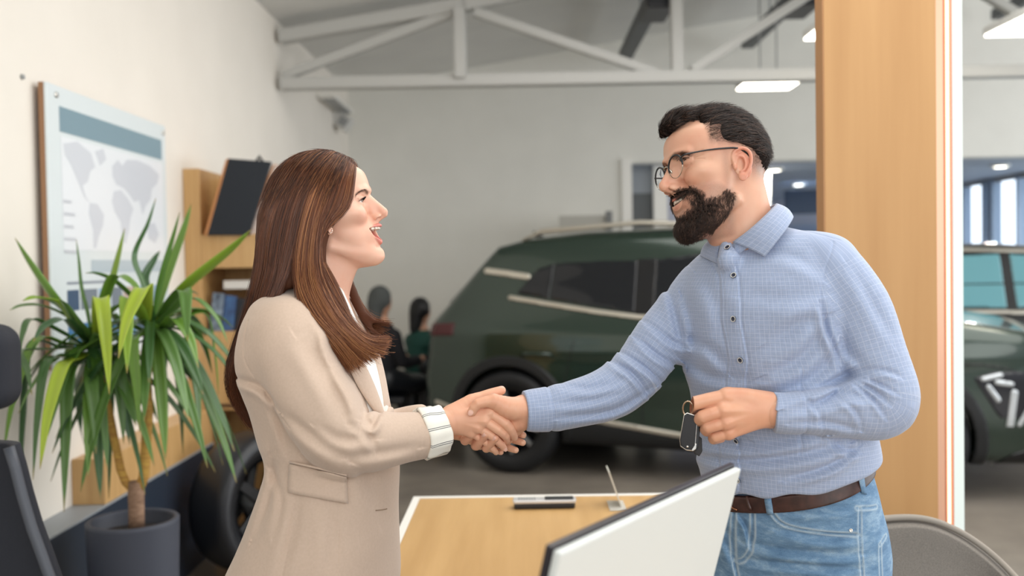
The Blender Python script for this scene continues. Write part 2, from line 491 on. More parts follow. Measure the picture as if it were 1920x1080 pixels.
# glazed side of the back room
gx = 6.0
struct(box('window_frame', (gx, YB+0.2, 0.0), (gx+0.08, 17.0, 0.35), M['grey']))
struct(box('window_head', (gx, YB+0.2, 2.36), (gx+0.08, 17.0, 2.42), M['grey']))
steel = mat('blue_grey_steel', srgb(130, 148, 170), 0.5)
for k, y in enumerate((10.3, 11.15, 12.1, 12.75, 13.0, 13.6, 14.6, 15.6, 16.6)):
    struct(box('trim_%d' % (10+k), (gx-0.02, y, 0.3), (gx+0.1, y+(0.16 if k % 2 else 0.06), 2.4), steel))
glass = mat('clear_glass', (0.86, 0.93, 1.0, 1), 0.02, 0.0, Transmission_Weight=1.0, IOR=1.01)
struct(box('window_1', (gx+0.03, YB+0.2, 0.35), (gx+0.04, 17.0, 2.36), glass))
# a lit window at the far end of the back room
o = box('window_2', (3.9, 16.93, 0.5), (5.9, 16.97, 2.0), glass)
struct(o)

# low grey-white screen wall by the doorway on the back wall
t = thing('room_divider', 'grey-white divider panel with dark end post by the back wall, above the car roof', 'divider', (0.6, YB-0.5, 0))
def box_w(name, lo, hi, m, par, bevel=0.0):
    o = box(name, [lo[i]-par.location[i] for i in range(3)], [hi[i]-par.location[i] for i in range(3)], m, par, bevel); return o
a = PY(1048, 405, YB-0.5); b = PY(1136, 405, YB-0.5); c = PY(1147, 400, YB-0.5)
box_w('panel', (a.x, YB-0.53, 0.0), (b.x, YB-0.47, a.z), mat('warm_grey', srgb(178, 176, 168), 0.7), t)
box_w('end_post', (b.x, YB-0.56, 0.0), (c.x, YB-0.44, c.z+0.02), mat('post_grey', srgb(110, 112, 112), 0.5), t)
box_w('foot', (a.x, YB-0.7, 0.0), (c.x, YB-0.3, 0.03), M['grey'], t)

# roof truss
YT = 7.1
tr = thing('roof_truss', 'white steel roof truss spanning the showroom under the sloped ceiling', 'truss', (0, YT, 0))
def bar(name, a, b, wpx, m=M['truss'], y=YT, d=0.09):
    A0, B0 = PY(*a, y), PY(*b, y); t = (B0-A0).normalized(); n = Vector((-t.z, 0, t.x)); hw = wpx*0.5*y/FPX
    bm = bmesh.new(); off = Vector((0, YT, 0))
    q = [A0-n*hw, B0-n*hw, B0+n*hw, A0+n*hw]
    v0 = [bm.verts.new(p-off+Vector((0, -d/2, 0))) for p in q]; v1 = [bm.verts.new(p-off+Vector((0, d/2, 0))) for p in q]
    bm.faces.new(v0); bm.faces.new(v1[::-1])
    for i in range(4): bm.faces.new((v0[i], v1[i], v1[(i+1) % 4], v0[(i+1) % 4]))
    bmesh.ops.recalc_face_normals(bm, faces=bm.faces)
    bmesh.ops.bevel(bm, geom=list(bm.edges), offset=0.008, segments=2, affect='EDGES')
    return obj(name, bm, m, tr)
bar('bottom_chord', (527, 158), (2250, 128), 22, d=0.12)
bar('top_chord', (525, 70), (870, 10), 24, d=0.12)
bar('top_chord', (870, 10), (1760, -185), 24, d=0.12)
bar('web_strut', (532, 143), (850, 24), 17, d=0.07)
bar('web_strut', (862, 18), (864, 150), 21, d=0.2)
bar('web_strut', (888, 22), (1232, 138), 17, d=0.07)
bar('web_strut', (1266, -75), (1270, 140), 22, d=0.08)
bar('web_strut', (1296, 132), (1640, -90), 17, d=0.07)
bar('web_strut', (1760, -185), (1765, 130), 22, d=0.08)
bar('web_strut', (1800, -40), (2040, 110), 17, d=0.07)
# rafters / dark service tracks under the ceiling
for nm, x, z, y0, y1, lab in (('first', 1.02, 3.42, 4.2, 9.7, 'dark cable track running under the ceiling, above the middle of the room'),
                              ('second', 2.2, 3.52, 4.6, 9.7, 'dark cable track running under the ceiling, close to the wooden pillar'),
                              ('third', 4.6, 3.75, 4.4, 9.7, 'dark cable track running under the ceiling, right of the wooden pillar')):
    t = thing('cable_track', lab, 'cable track', (x, y0, z), group='tracks under the ceiling')
    box('channel', (-0.06, 0, -0.05), (0.06, y1-y0, 0.05), mat('track_dark', srgb(84, 88, 92), 0.5), t, 0.01)
    for yy in (0.4, 2.2, 4.2): box('rod', (-0.008, yy, 0.05), (0.008, yy+0.016, roof(x)-z+0.02), M['grey'], t)
    box('spotlight', (-0.10, 3.0, -0.16), (0.10, 3.5, -0.05), M['dark'], t, 0.02)
# panel lights
em = mat('lamp_diffuser', (1, 1, 1, 1), 0.5); em.node_tree.nodes['Principled BSDF'].inputs['Emission Color'].default_value = (1, 0.93, 0.78, 1)
em.node_tree.nodes['Principled BSDF'].inputs['Emission Strength'].default_value = 7.0
for x0, x1, y0, y1, z, lab in ((1.76, 2.20, 7.8, 8.2, 2.83, 'square ceiling panel light hanging above the bearded man, below the truss'),
                               (1.83, 2.43, 5.85, 6.5, 2.86, 'ceiling panel light half hidden behind the left edge of the wooden pillar'),
                               (2.99, 3.6, 5.85, 6.5, 2.86, 'ceiling panel light in the upper right corner, right of the wooden pillar')):
    t = thing('panel_light', lab, 'ceiling light', ((x0+x1)/2, (y0+y1)/2, z), group='hanging panel lights')
    hx, hy = (x1-x0)/2, (y1-y0)/2
    box('housing', (-hx, -hy, 0.0), (hx, hy, 0.05), M['offwhite'], t, 0.01)
    box('diffuser', (-hx+0.01, -hy+0.01, -0.012), (hx-0.01, hy-0.01, 0.0), em, t, 0.004)
    for sx in (-1, 1): box('rod', (sx*hx*0.3-0.005, -0.005, 0.05), (sx*hx*0.3+0.005, 0.005, roof((x0+x1)/2)-z+0.02), M['grey'], t)
for x, y, lab in ((2.74, 10.85, 'round downlight in the back room ceiling, nearest behind the bearded man'),
                  (3.62, 13.1, 'round downlight in the back room ceiling, farther back beside the pillar edge'),
                  (5.2, 10.9, 'round downlight in the back room ceiling, right of the wooden pillar')):
    t = thing('downlight', lab, 'ceiling light', (x, y, 2.42), group='downlights of the back room')
    lathe('ring', [(0.07, 0.0), (0.10, 0.0), (0.10, -0.02), (0.085, -0.03), (0.07, -0.02)], M['offwhite'], t, 24, cap=False)
    dl = bpy.data.lights.new('downlight_lamp', 'AREA'); dl.shape = 'DISK'; dl.size = 0.15; dl.energy = 34; dl.color = (1, 0.96, 0.9)
    do = bpy.data.objects.new('downlight_lamp', dl); COL.objects.link(do); do.parent = t; do.location = (0, 0, -0.045)
    lathe('lamp_lens', [(0.0, -0.035), (0.06, -0.03), (0.085, -0.02), (0.085, 0.0), (0, 0)], em, t, 24)

# air unit and camera on the left wall near the corner
a = PXp(590, 175, WX); b = PXp(632, 215, WX)
t = thing('wall_unit', 'small white air unit mounted high on the left wall near the back corner', 'air conditioner', (WX, (a.y+b.y)/2, b.z))
box('body', (0, -0.45, 0), (0.17, 0.45, a.z-b.z), M['white'], t, 0.02)
box('grille', (0.05, -0.40, -0.012), (0.15, 0.40, 0.0), M['grey'], t)
a = PY(637, 224, 9.3)
t = thing('security_camera', 'small grey box camera on a bracket in the far left corner, below the truss', 'camera', (a.x, 9.3, a.z))
mt = Matrix.Rotation(math.radians(35), 4, 'Y')
box('body', (-0.12, -0.1, -0.07), (0.12, 0.1, 0.07), mat('camera_grey', srgb(205, 204, 200), 0.4), t, 0.02, mt)
box('lens_window', (0.02, -0.112, -0.04), (0.10, -0.10, 0.04), M['grey'], t, 0.0, mt)
box('bracket', (WX-a.x, 0.02, 0.0), (0.0, 0.06, 0.04), M['offwhite'], t)

# plinth along the left wall
YN0, YN1 = -0.6, 5.06
t = thing('wall_bench', 'low navy plinth with a grey top running along the left wall', 'plinth', (WX, 0, 0))
box('body', (0, YN0, 0), (0.13, YN1, 0.545), M['navy'], t, 0.003)
box('top', (0, YN0, 0.545), (0.132, YN1, 0.552), mat('grey_top', srgb(150, 156, 162), 0.45), t)
t = thing('wood_ledge', 'oak boxed ledge above the navy plinth, behind the potted plant', 'ledge', (WX, 0, 0.552))
box('body', (0, 3.75, 0), (0.126, 5.06, 0.175), M['wood'], t, 0.003)

# map board
A0 = PXp(86, 147, WX+0.05); B0 = PXp(309, 241, WX+0.05); zb = 1.09
yl, yr, zt = A0.y, B0.y, (A0.z+B0.z)/2
L = yr-yl
t = thing('map_board', 'glass-fronted map poster board with a teal title bar on the left wall', 'poster', (WX, yl, zb))
box('backing', (0.02, 0, 0), (0.04, L, zt-zb), mat('brown_edge', srgb(150, 110, 78), 0.5), t, 0.002)
H = zt-zb
glossy = mat('board_face', srgb(214, 222, 224), 0.14)
box('face', (0.04, 0.0, 0.0), (0.05, L, H), glossy, t, 0.002)
teal = mat('teal_print', srgb(122, 148, 160), 0.2); pale = mat('pale_print', srgb(203, 207, 214), 0.2); palec = mat('pale_panel', srgb(224, 228, 232), 0.2)
def rectp(name, y0, y1, z0, z1, m, x=0.0505, th=0.0006): return box(name, (x, y0*L, z0*H), (x+th, y1*L, z1*H), m, t)
rectp('title_bar', 0.08, 0.955, 0.84, 0.93, teal)
rectp('map_panel', 0.085, 0.955, 0.42, 0.825, palec)
rectp('caption_bar', 0.28, 0.955, 0.335, 0.385, mat('caption_print', srgb(178, 192, 200), 0.2))
# continents: generic land outlines
conts = [[(0.10,.80),(.20,.82),(.30,.79),(.33,.74),(.29,.72),(.27,.68),(.23,.66),(.25,.62),(.28,.60),(.24,.62),(.20,.67),(.15,.73),(.11,.76)],
         [(.28,.60),(.34,.60),(.39,.56),(.38,.52),(.34,.47),(.32,.43),(.30,.43),(.30,.50),(.27,.56)],
         [(.33,.80),(.40,.82),(.42,.78),(.37,.75)],
         [(.48,.66),(.54,.67),(.60,.64),(.65,.60),(.62,.56),(.60,.50),(.57,.45),(.54,.47),(.53,.54),(.48,.58),(.46,.62)],
         [(.47,.76),(.52,.79),(.56,.77),(.60,.80),(.70,.81),(.82,.80),(.92,.77),(.90,.73),(.84,.70),(.82,.65),(.77,.62),(.74,.58),(.71,.64),(.66,.63),(.61,.66),(.57,.68),(.50,.69),(.47,.72)],
         [(.78,.54),(.86,.55),(.90,.50),(.86,.46),(.79,.48)]]
for c in conts:
    prism('land_print', [(y*L, z*H) for y, z in c], 0, 0.0512, 0.0518, pale, t)
rb = random.Random(3)
for k in range(5):
    rectp('legend_text', 0.09, 0.13+0.07*rb.random(), 0.60-0.045*k-0.012, 0.60-0.045*k, mat('grey_print', srgb(190, 194, 200), 0.3), 0.0512)
rectp('headline_text', 0.10, 0.42, 0.295, 0.305, mat('dark_print', srgb(140, 148, 158), 0.3))
pcol = [srgb(70, 90, 115), srgb(150, 175, 200), srgb(60, 70, 85), srgb(120, 130, 140), srgb(190, 170, 160)]
for r, (z0, z1) in enumerate(((0.20, 0.275), (0.06, 0.15))):
    y = 0.10
    while y < 0.90:
        wd = 0.08+0.05*rb.random()
        rectp('photo_print', y, min(y+wd, 0.93), z0, z1, mat('photo_%d_%d' % (r, int(y*100)), pcol[rb.randrange(5)] if r == 0 else [srgb(70, 120, 165), srgb(110, 150, 180), srgb(90, 110, 130)][rb.randrange(3)], 0.25))
        y += wd+0.012
for yy in (0.06, 0.97):
    for zz in (0.035, 0.965):
        mt = Matrix.Translation((0.05, yy*L, zz*H)) @ Matrix.Rotation(math.pi/2, 4, 'Y')
        lathe('standoff_bolt', [(0.0, 0.006), (0.010, 0.006), (0.011, 0.0), (0, 0)], M['chrome'], t, 16, mtx=mt)
o = lathe('wall_hook', [(0.0, 0.012), (0.008, 0.010), (0.01, 0.0), (0, 0)], M['grey'], None, 12, mtx=Matrix.Translation(PXp(40, 144, WX)) @ Matrix.Rotation(math.pi/2, 4, 'Y'))
tag(o, 'tiny grey hook in the white wall left of the map board', 'hook')

# display shelf unit at the end of the plinth
SX0, SX1, SY0, SY1 = WX+0.002, -1.12, 5.075, 5.5
t = thing('display_shelf', 'oak display shelf unit standing against the left wall behind the woman', 'shelf', (SX0, SY0, 0))
W_, D_ = SX1-SX0, SY1-SY0
def sb(name, lo, hi, m=M['wood'], bevel=0.003): return box(name, lo, hi, m, t, bevel)
ztop = PY(356, 316, SY0).z
sb('side_panel', (0, 0, 0), (0.085, D_, ztop)); sb('side_panel', (W_-0.03, 0, 0.0), (W_, D_, ztop))
sb('back_panel', (0.085, D_-0.02, 0), (W_-0.03, D_, ztop-0.02))
zz = [PY(400, y, SY0).z for y in (440, 503, 622, 770)]
sb('front_panel', (0.085, 0, zz[1]), (W_-0.03, D_-0.02, zz[0]))
sb('front_panel', (0.085, 0, zz[3]), (W_-0.03, D_-0.02, zz[2]))
sb('pull_handle', (0.12, -0.012, zz[3]+0.02), (0.35, 0, zz[3]+0.035), mat('bronze', srgb(90, 66, 50), 0.4, 0.5))
# black sample folders standing aslant in the top bay
def slanted(name, pts, y, th, m, par):
    P_ = [PY(px, py, y) for px, py in pts]
    return prism(name, [(p.x-par.location.x, p.z-par.location.z) for p in P_], 1, 0, th, m, par, 0.004)
fl = PY(388, 441, SY0-0.02)
f1 = thing('sample_folder', 'black folder with an orange edge tilted in the top bay of the oak shelf', 'folder', (fl.x, SY0-0.03, fl.z))
slanted('cover', [(388, 441), (466, 441), (508, 303), (428, 297)], SY0-0.03, 0.03, mat('black_cloth', srgb(16, 24, 34), 0.6), f1)
slanted('page_edge', [(382, 441), (389, 441), (429, 296), (423, 300)], SY0-0.028, 0.16, mat('orange_edge', srgb(190, 130, 80), 0.6), f1)
tube('clip', [Vector(PY(480, 304, SY0-0.02))-f1.location, Vector(PY(486, 293, SY0-0.02))-f1.location, Vector(PY(494, 306, SY0-0.02))-f1.location], 0.008, M['black'], f1, 8)
f2 = thing('sample_folder', 'pale patterned sample board behind the black folder, mostly hidden by the hair', 'folder', (fl.x, SY0+0.02, fl.z))
slanted('cover', [(462, 441), (520, 441), (560, 322), (512, 308)], SY0-0.01, 0.03, noise_mat('pink_print', srgb(205, 180, 170), srgb(225, 215, 205), 60, 0.6), f2)
slanted('page_edge', [(456, 441), (463, 441), (513, 306), (507, 310)], SY0-0.008, 0.1, bpy.data.materials['orange_edge'], f2)
# brochures in the middle bay
a = PY(400, 622, SY0+0.05); zb2 = zz[2]
cols = [srgb(40, 50, 70), srgb(70, 110, 160), srgb(25, 28, 36), srgb(150, 170, 190), srgb(50, 70, 110), srgb(30, 32, 40)]
labs = ['dark brochure standing at the left end of the shelf bay', 'blue brochure standing second in the shelf bay', 'black brochure standing in the middle of the shelf bay',
        'pale blue brochure standing in the shelf bay beside the black one', 'navy brochure standing in the shelf bay next to the pale blue one', 'dark brochure standing last in the shelf bay beside the hair']
for k in range(6):
    x = SX0+0.10+k*0.065
    o = box('brochure', (0, 0, 0), (0.06, 0.02, 0.20-0.015*(k % 3)), noise_mat('brochure_%d' % k, cols[k], cols[(k+3) % 6], 25, 0.35), None, 0.002)
    o.location = (x, SY0+0.05, zb2+0.001); o.rotation_euler = (0, 0.12, 0)
    tag(o, labs[k], 'brochure', 'brochures in the middle shelf bay')
o = box('paper_stack', (0, 0, 0), (0.26, 0.16, 0.045), M['white'], None, 0.004); o.location = (SX0+0.17, SY0+0.08, zb2+0.215)
tag(o, 'white paper tray lying on top of the standing brochures in the shelf', 'paper')

# tyre with dark rim on the floor in the lowest bay
wh = thing('wheel_exhibit', 'black car wheel with glossy rim standing on the floor below the oak shelf', 'wheel', (-1.30, 4.72, 0.33))
mt = Matrix.Rotation(math.radians(62), 4, 'Z') @ Matrix.Rotation(math.pi/2, 4, 'X')
lathe('tyre', [(0.235, -0.10), (0.29, -0.115), (0.32, -0.10), (0.33, -0.06), (0.33, 0.06), (0.32, 0.10), (0.29, 0.115), (0.235, 0.10), (0.235, -0.10)], M['dark'], wh, 56, mtx=mt)
lathe('rim', [(0.235, -0.10), (0.22, -0.09), (0.20, 0.0), (0.20, 0.08), (0.235, 0.10)], M['black'], wh, 48, mtx=mt, cap=False)
for k in range(5):
    th = 2*math.pi*k/5; m2 = mt @ Matrix.Rotation(th, 4, 'Z')
    prism('spoke', [(0.04, -0.03), (0.21, -0.022), (0.21, 0.022), (0.04, 0.03)], 2, -0.07, -0.045, M['black'], wh, 0.004, mtx=m2)
    prism('spoke', [(0.04, -0.03), (0.21, -0.022), (0.21, 0.022), (0.04, 0.03)], 2, 0.045, 0.07, M['black'], wh, 0.004, mtx=m2)
lathe('hub', [(0.0, 0.075), (0.045, 0.07), (0.05, 0.0), (0.045, -0.07), (0.0, -0.075)], M['grey'], wh, 24, mtx=mt)

# wooden pillar with copper LED channel and light strip
YP = 2.75
pl_ = thing('wooden_pillar', 'tall oak-clad pillar with a glowing copper LED channel down its right edge', 'pillar', (0, YP, 0))
xa = PY(1549, 540, YP).x; xb = PY(1757, 540, YP).x; xc = PY(1786, 540, YP).x; xd = PY(1806, 540, YP).x
ztop = roof(xa)-0.02
box('side_cladding', (xa-0.004, 0.001, 0), (xa, 0.07, ztop), mat('darker_oak_edge', srgb(176, 128, 80), 0.45), pl_)
box('front_cladding', (xa, 0, 0), (xb, 0.07, ztop), M['woodpanel'], pl_)
box('copper_channel', (xb, 0.004, 0), (xc, 0.07, ztop), mat('copper_pink', srgb(222, 178, 150), 0.3, 0.25), pl_)
g = mat('led_glow', (1, 0.6, 0.4, 1)); gb = g.node_tree.nodes['Principled BSDF']; gb.inputs['Emission Color'].default_value = (1.0, 0.62, 0.42, 1); gb.inputs['Emission Strength'].default_value = 1.5
xe = PY(1774, 540, YP).x; xf = PY(1780, 540, YP).x
g2 = mat('copper_orange', srgb(228, 150, 118), 0.35)
box('channel_groove', (xe-0.002, 0.0, 0), (xc, 0.004, ztop), g2, pl_)
box('led_strip', (xe, -0.006, 0.0), (xf, 0.0, ztop), g, pl_, 0.002)
box('edge_light', (xc, 0.0, 0), (xd, 0.07, ztop), M['grey'], pl_)
g3 = mat('cool_glow', (0.42, 0.46, 0.44, 1)); gb = g3.node_tree.nodes['Principled BSDF']; gb.inputs['Emission Color'].default_value = (0.86, 0.95, 0.9, 1); gb.inputs['Emission Strength'].default_value = 0.42
box('light_strip', (xc+0.001, -0.004, 0.0), (xd-0.001, 0.0, ztop), g3, pl_, 0.001)

# ================================================================== CARS (local space in cm: x rear->front, y to the far side, z up)
CTH = math.radians(20.0)
CD = Vector((math.cos(CTH), -math.sin(CTH), 0)); CN = Vector((math.sin(CTH), math.cos(CTH), 0))
RWX, FWX, CL = 72.0, 325.0, 436.0
CO = Vector((-0.12, 6.78, 0)) - CD*(RWX/100) + CN*0.93
def car_pt(x, y, z): return CO+CD*(x/100)+CN*(y/100)+Vector((0, 0, z/100))
def PC(px, py, y=-90):            # measured point on the car's near flank
    r = ray(px, py); o = CO+CN*(y/100); t = (o-CAM).dot(CN)/r.dot(CN); p = CAM+r*t
    return A((p-CO).dot(CD)*100, p.z*100)
body_poly = [(10, 24), (2, 40), (0, 62), (5, 84), (8, 104), (20, 116), (40, 138), (57, 156), (78, 161), (120, 165), (185, 166), (235, 162), (262, 156), (300, 132),
             (330, 112), (348, 107), (390, 100), (420, 91), (432, 80), (436, 55), (430, 30), (410, 22), (200, 20)]
Wz = cspline([15, 22, 40, 60, 80, 96, 104, 130, 160, 170], [80, 85, 91, 93, 93, 92, 88.5, 80, 70, 64])
bp = poly2(body_poly)
def car_hull(P):
    x, y, z = P.T
    hw = Wz(z)-0.0042*np.maximum(0, 62-x)**2-0.0030*np.maximum(0, x-352)**2
    hw = hw+1.3*np.exp(-((z-84)/4.5)**2)*smooth01((x-60)/60)*smooth01((400-x)/60)      # shoulder crease
    hw = hw-1.8*np.exp(-((z-48)/11)**2)*smooth01((x-110)/40)*smooth01((300-x)/40)       # scooped door bottoms
    return smax(bp(x, z), np.abs(y)-hw, 9)
def arch(r, P, c): return np.hypot(P[:, 0]-c, P[:, 2]-36)-r
def car_body(P):
    d = car_hull(P); side = 58-np.abs(P[:, 1])
    for c in (RWX, FWX): d = smax(d, -np.maximum(arch(39, P, c), side), 2.0)
    return d
def shell_region(region, out=0.5, inn=1.5):
    def f(P):
        d = car_hull(P)
        return np.maximum(np.maximum(d-out, -(d+inn)), region(P))
    return f
def solid_from(f):
    S = Solid(); f.bc = np.zeros(3); f.br = 1e9; S.add(f); return S
def car_mesh(name, f, m, parent, lo, hi, h=1.5, proj=1):
    V, F = polygonise(solid_from(f), lo, hi, h, slack=1.8, project=proj)
    if not len(V): return None
    if np.abs(V[:, 1]).min() > 20:                 # near and far flank are separate pieces
        res = None
        for sg in (-1, 1):
            keep = (V[:, 1]*sg > 0); ix = np.cumsum(keep)-1; Fk = F[keep[F].all(1)]
            if len(Fk): res = car_piece(name, V[keep], ix[Fk], m, parent) or res
        return res
    return car_piece(name, V, F, m, parent)
FLIP = [False]
def car_piece(name, V, F, m, parent):
    if FLIP[0]: F = F[:, ::-1]
    W = np.array(CO)+V[:, :1]*0.01*np.array(CD)+V[:, 1:2]*0.01*np.array(CN)+V[:, 2:3]*0.01*np.array((0, 0, 1))
    o = mesh_np(name, W-np.array(parent.location), F, m)
    o.parent = parent; return o
green = mat('green_car_paint', srgb(35, 54, 45), 0.22, 0.35); green.node_tree.nodes['Principled BSDF'].inputs['Coat Weight'].default_value = 0.8
green.node_tree.nodes['Principled BSDF'].inputs['Coat Roughness'].default_value = 0.05
cglass = mat('dark_car_glass', srgb(16, 20, 26), 0.04)
clad = mat('dark_cladding', srgb(24, 27, 30), 0.5)
rubber = mat('rubber', srgb(16, 18, 22), 0.6)
alloy = mat('dark_alloy', srgb(150, 154, 158), 0.3, 0.7)
champ = mat('satin_chrome', srgb(205, 200, 188), 0.3, 0.7)
car = thing('car', 'dark green SUV with chrome window line parked behind the handshake', 'car', CO)
lo, hi = (-8, -100, 10), (446, 100, 172)
car_mesh('body', car_body, green, car, lo, hi, 1.6)
# glass: rear door, front door, quarter, rear window, windscreen
def poly_region(poly, side=None):
    pf = poly2(poly)
    def f(P):
        d = pf(P[:, 0], P[:, 2])
        return np.maximum(d, 50-np.abs(P[:, 1]))
    return f
def px_poly(pts, y=-84): return [tuple(PC(a, b, y)) for a, b in pts]
qg = px_poly([(966, 551), (1003, 504), (1034, 494), (1030, 562)])
rg = px_poly([(1034, 494), (1120, 489), (1192, 488), (1192, 588), (1030, 562)])
fg = [(rg[2][0]+12, rg[2][1]+0.5), (rg[2][0]+55, 150), (rg[2][0]+95, 125), (rg[2][0]+108, 112), (rg[3][0]+12, rg[3][1]-1)]
for nm, pg in (('quarter_window', qg), ('rear_door_window', rg), ('front_door_window', fg)):
    xs = [p[0] for p in pg]
    car_mesh(nm, shell_region(poly_region(pg)), cglass, car, (min(xs)-2, -95, 90), (max(xs)+2, 95, 166), 1.3)
# black pillar trim between the panes
bt = [(rg[2][0]-1, rg[2][1]+1), (rg[2][0]+13, rg[2][1]+1.5), (rg[3][0]+13, rg[3][1]-1), (rg[3][0]-1, rg[3][1]-1)]
car_mesh('door_pillar_trim', shell_region(poly_region(bt), 0.35), M['black'], car, (bt[0][0]-3, -95, 95), (bt[1][0]+3, 95, 166), 1.2)
car_mesh('windscreen', shell_region(lambda P: np.maximum(np.maximum(266-P[:, 0]+0*P[:, 1], P[:, 0]-331), np.maximum(np.abs(P[:, 1])-0.80*Wz(P[:, 2])-2, 113-P[:, 2]))), cglass, car, (262, -90, 108), (336, 90, 160), 1.5)
car_mesh('rear_window', shell_region(lambda P: np.maximum(P[:, 0]-53, np.maximum(np.abs(P[:, 1])-0.86*Wz(P[:, 2]), 116-P[:, 2]))), cglass, car, (10, -90, 112), (58, 90, 160), 1.5)
# trims that follow the hull
def line_region(pts, w):
    def f(P):
        d, t = dist_line2(P[:, 0], P[:, 2], pts)
        return np.maximum(d-w, 50-np.abs(P[:, 1]))
    return f
belt = px_poly([(956, 558), (1030, 570), (1120, 584), (1200, 594)]); e = belt[-1]; belt += [(e[0]+60, e[1]-2), (e[0]+115, e[1]-1)]
car_mesh('window_chrome', shell_region(line_region(belt, 1.6), 1.1), champ, car, (min(p[0] for p in belt)-4, -98, 85), (max(p[0] for p in belt)+4, 98, 125), 0.9)
up = px_poly([(906, 508), (946, 513), (984, 519)])
car_mesh('pillar_chrome', shell_region(line_region(up, 2.2), 1.1), champ, car, (20, -95, 120), (up[-1][0]+5, 95, 160), 0.9)
sill = px_poly([(1105, 786), (1150, 795), (1275, 818)], -92); e = sill[-1]; sill += [(e[0]+40, e[1]-1), (FWX-46, e[1]-3)]
car_mesh('sill_chrome', shell_region(line_region(sill, 1.7), 2.2), champ, car, (sill[0][0]-4, -99, 15), (FWX-40, 99, 60), 0.9)
zs = cspline([p[0] for p in sill], [p[1] for p in sill])
car_mesh('sill_cladding', shell_region(lambda P: np.maximum(np.maximum(P[:, 2]-zs(P[:, 0])+1.5, np.maximum(RWX+38-P[:, 0], P[:, 0]-FWX+38)), 60-np.abs(P[:, 1])), 1.2), clad, car, (RWX+30, -99, 14), (FWX-30, 99, 50), 1.3)
for c, s0, s1 in ((RWX, 0, 1), (FWX, 0, 1)):
    car_mesh('arch_cladding', shell_region(lambda P, c=c: np.maximum(np.maximum(np.abs(arch(41.5, P, c))-3.6, 60-np.abs(P[:, 1])), 18-P[:, 2]), 1.6), clad, car, (c-48, -99, 14), (c+48, 99, 86), 1.2)
car_mesh('rear_bumper_cladding', shell_region(lambda P: np.maximum(P[:, 2]-42, P[:, 0]-RWX+44), 1.0), clad, car, (-6, -98, 16), (36, 98, 46), 1.5)
car_mesh('bumper_reflector', shell_region(line_region([(14, 46), (27, 43)], 1.8), 1.6), champ, car, (8, -98, 38), (34, 98, 52), 0.9)
car_mesh('tail_lamp', shell_region(lambda P: np.maximum(np.maximum(np.abs(P[:, 2]-97-0.05*P[:, 0])-4.5, P[:, 0]-30), 35-np.abs(P[:, 1])), 1.0), mat('tail_red', srgb(70, 14, 20), 0.15), car, (-4, -98, 86), (34, 98, 110), 1.2)
car_mesh('front_bumper_grille', shell_region(lambda P: np.maximum(np.maximum(np.abs(P[:, 2]-52)-14+0.20*np.abs(P[:, 1]), 420-P[:, 0]), np.abs(P[:, 1])-66), 0.8), M['black'], car, (410, -80, 26), (442, 80, 74), 1.5)
# headlamp with bright angular running lights
hl = px_poly([(1822, 704), (1860, 692), (1920, 694), (1965, 706), (1965, 790), (1905, 806), (1868, 775)], -80)
car_mesh('headlamp', shell_region(lambda P, f=poly2(hl): np.maximum(f(P[:, 0], P[:, 2]), 40-np.abs(P[:, 1])), 0.8), mat('lamp_black', srgb(30, 32, 38), 0.08), car, (330, -98, 50), (444, 98, 96), 1.0)
lampw = mat('lamp_lens_bright', srgb(196, 202, 206), 0.12, 0.5)
for pts, w in (([(1898, 732), (1890, 794)], 2.0), ([(1908, 792), (1932, 750)], 1.3), ([(1840, 706), (1872, 699)], 1.5), ([(1850, 720), (1868, 745)], 1.5), ([(1866, 712), (1892, 716)], 1.6)):
    lp = px_poly(pts, -80)
    car_mesh('running_light', shell_region(lambda P, lp=lp, w=w: np.maximum(dist_line2(P[:, 0], P[:, 2], lp)[0]-w, 40-np.abs(P[:, 1])), 1.6), lampw, car, (330, -98, 45), (446, 98, 100), 0.9)
car_mesh('bumper_trim', shell_region(line_region(px_poly([(1862, 880), (1895, 892), (1945, 893)], -85), 1.3), 1.6), champ, car, (330, -98, 12), (440, 98, 60), 0.9)
car_mesh('bumper_intake', shell_region(lambda P: np.maximum(np.maximum(poly2(px_poly([(1862, 876), (1898, 850), (1955, 835), (1965, 884), (1895, 887)], -85))(P[:, 0], P[:, 2]), 50-np.abs(P[:, 1])), 0*P[:, 0]-1), 0.7), M['black'], car, (330, -98, 20), (440, 98, 66), 1.2)
car_mesh('hood_seam', shell_region(line_region(px_poly([(1790, 680), (1835, 680), (1885, 688), (1935, 706)], -80), 0.7), 0.35), M['black'], car, (320, -98, 70), (440, 98, 105), 0.7, 0)
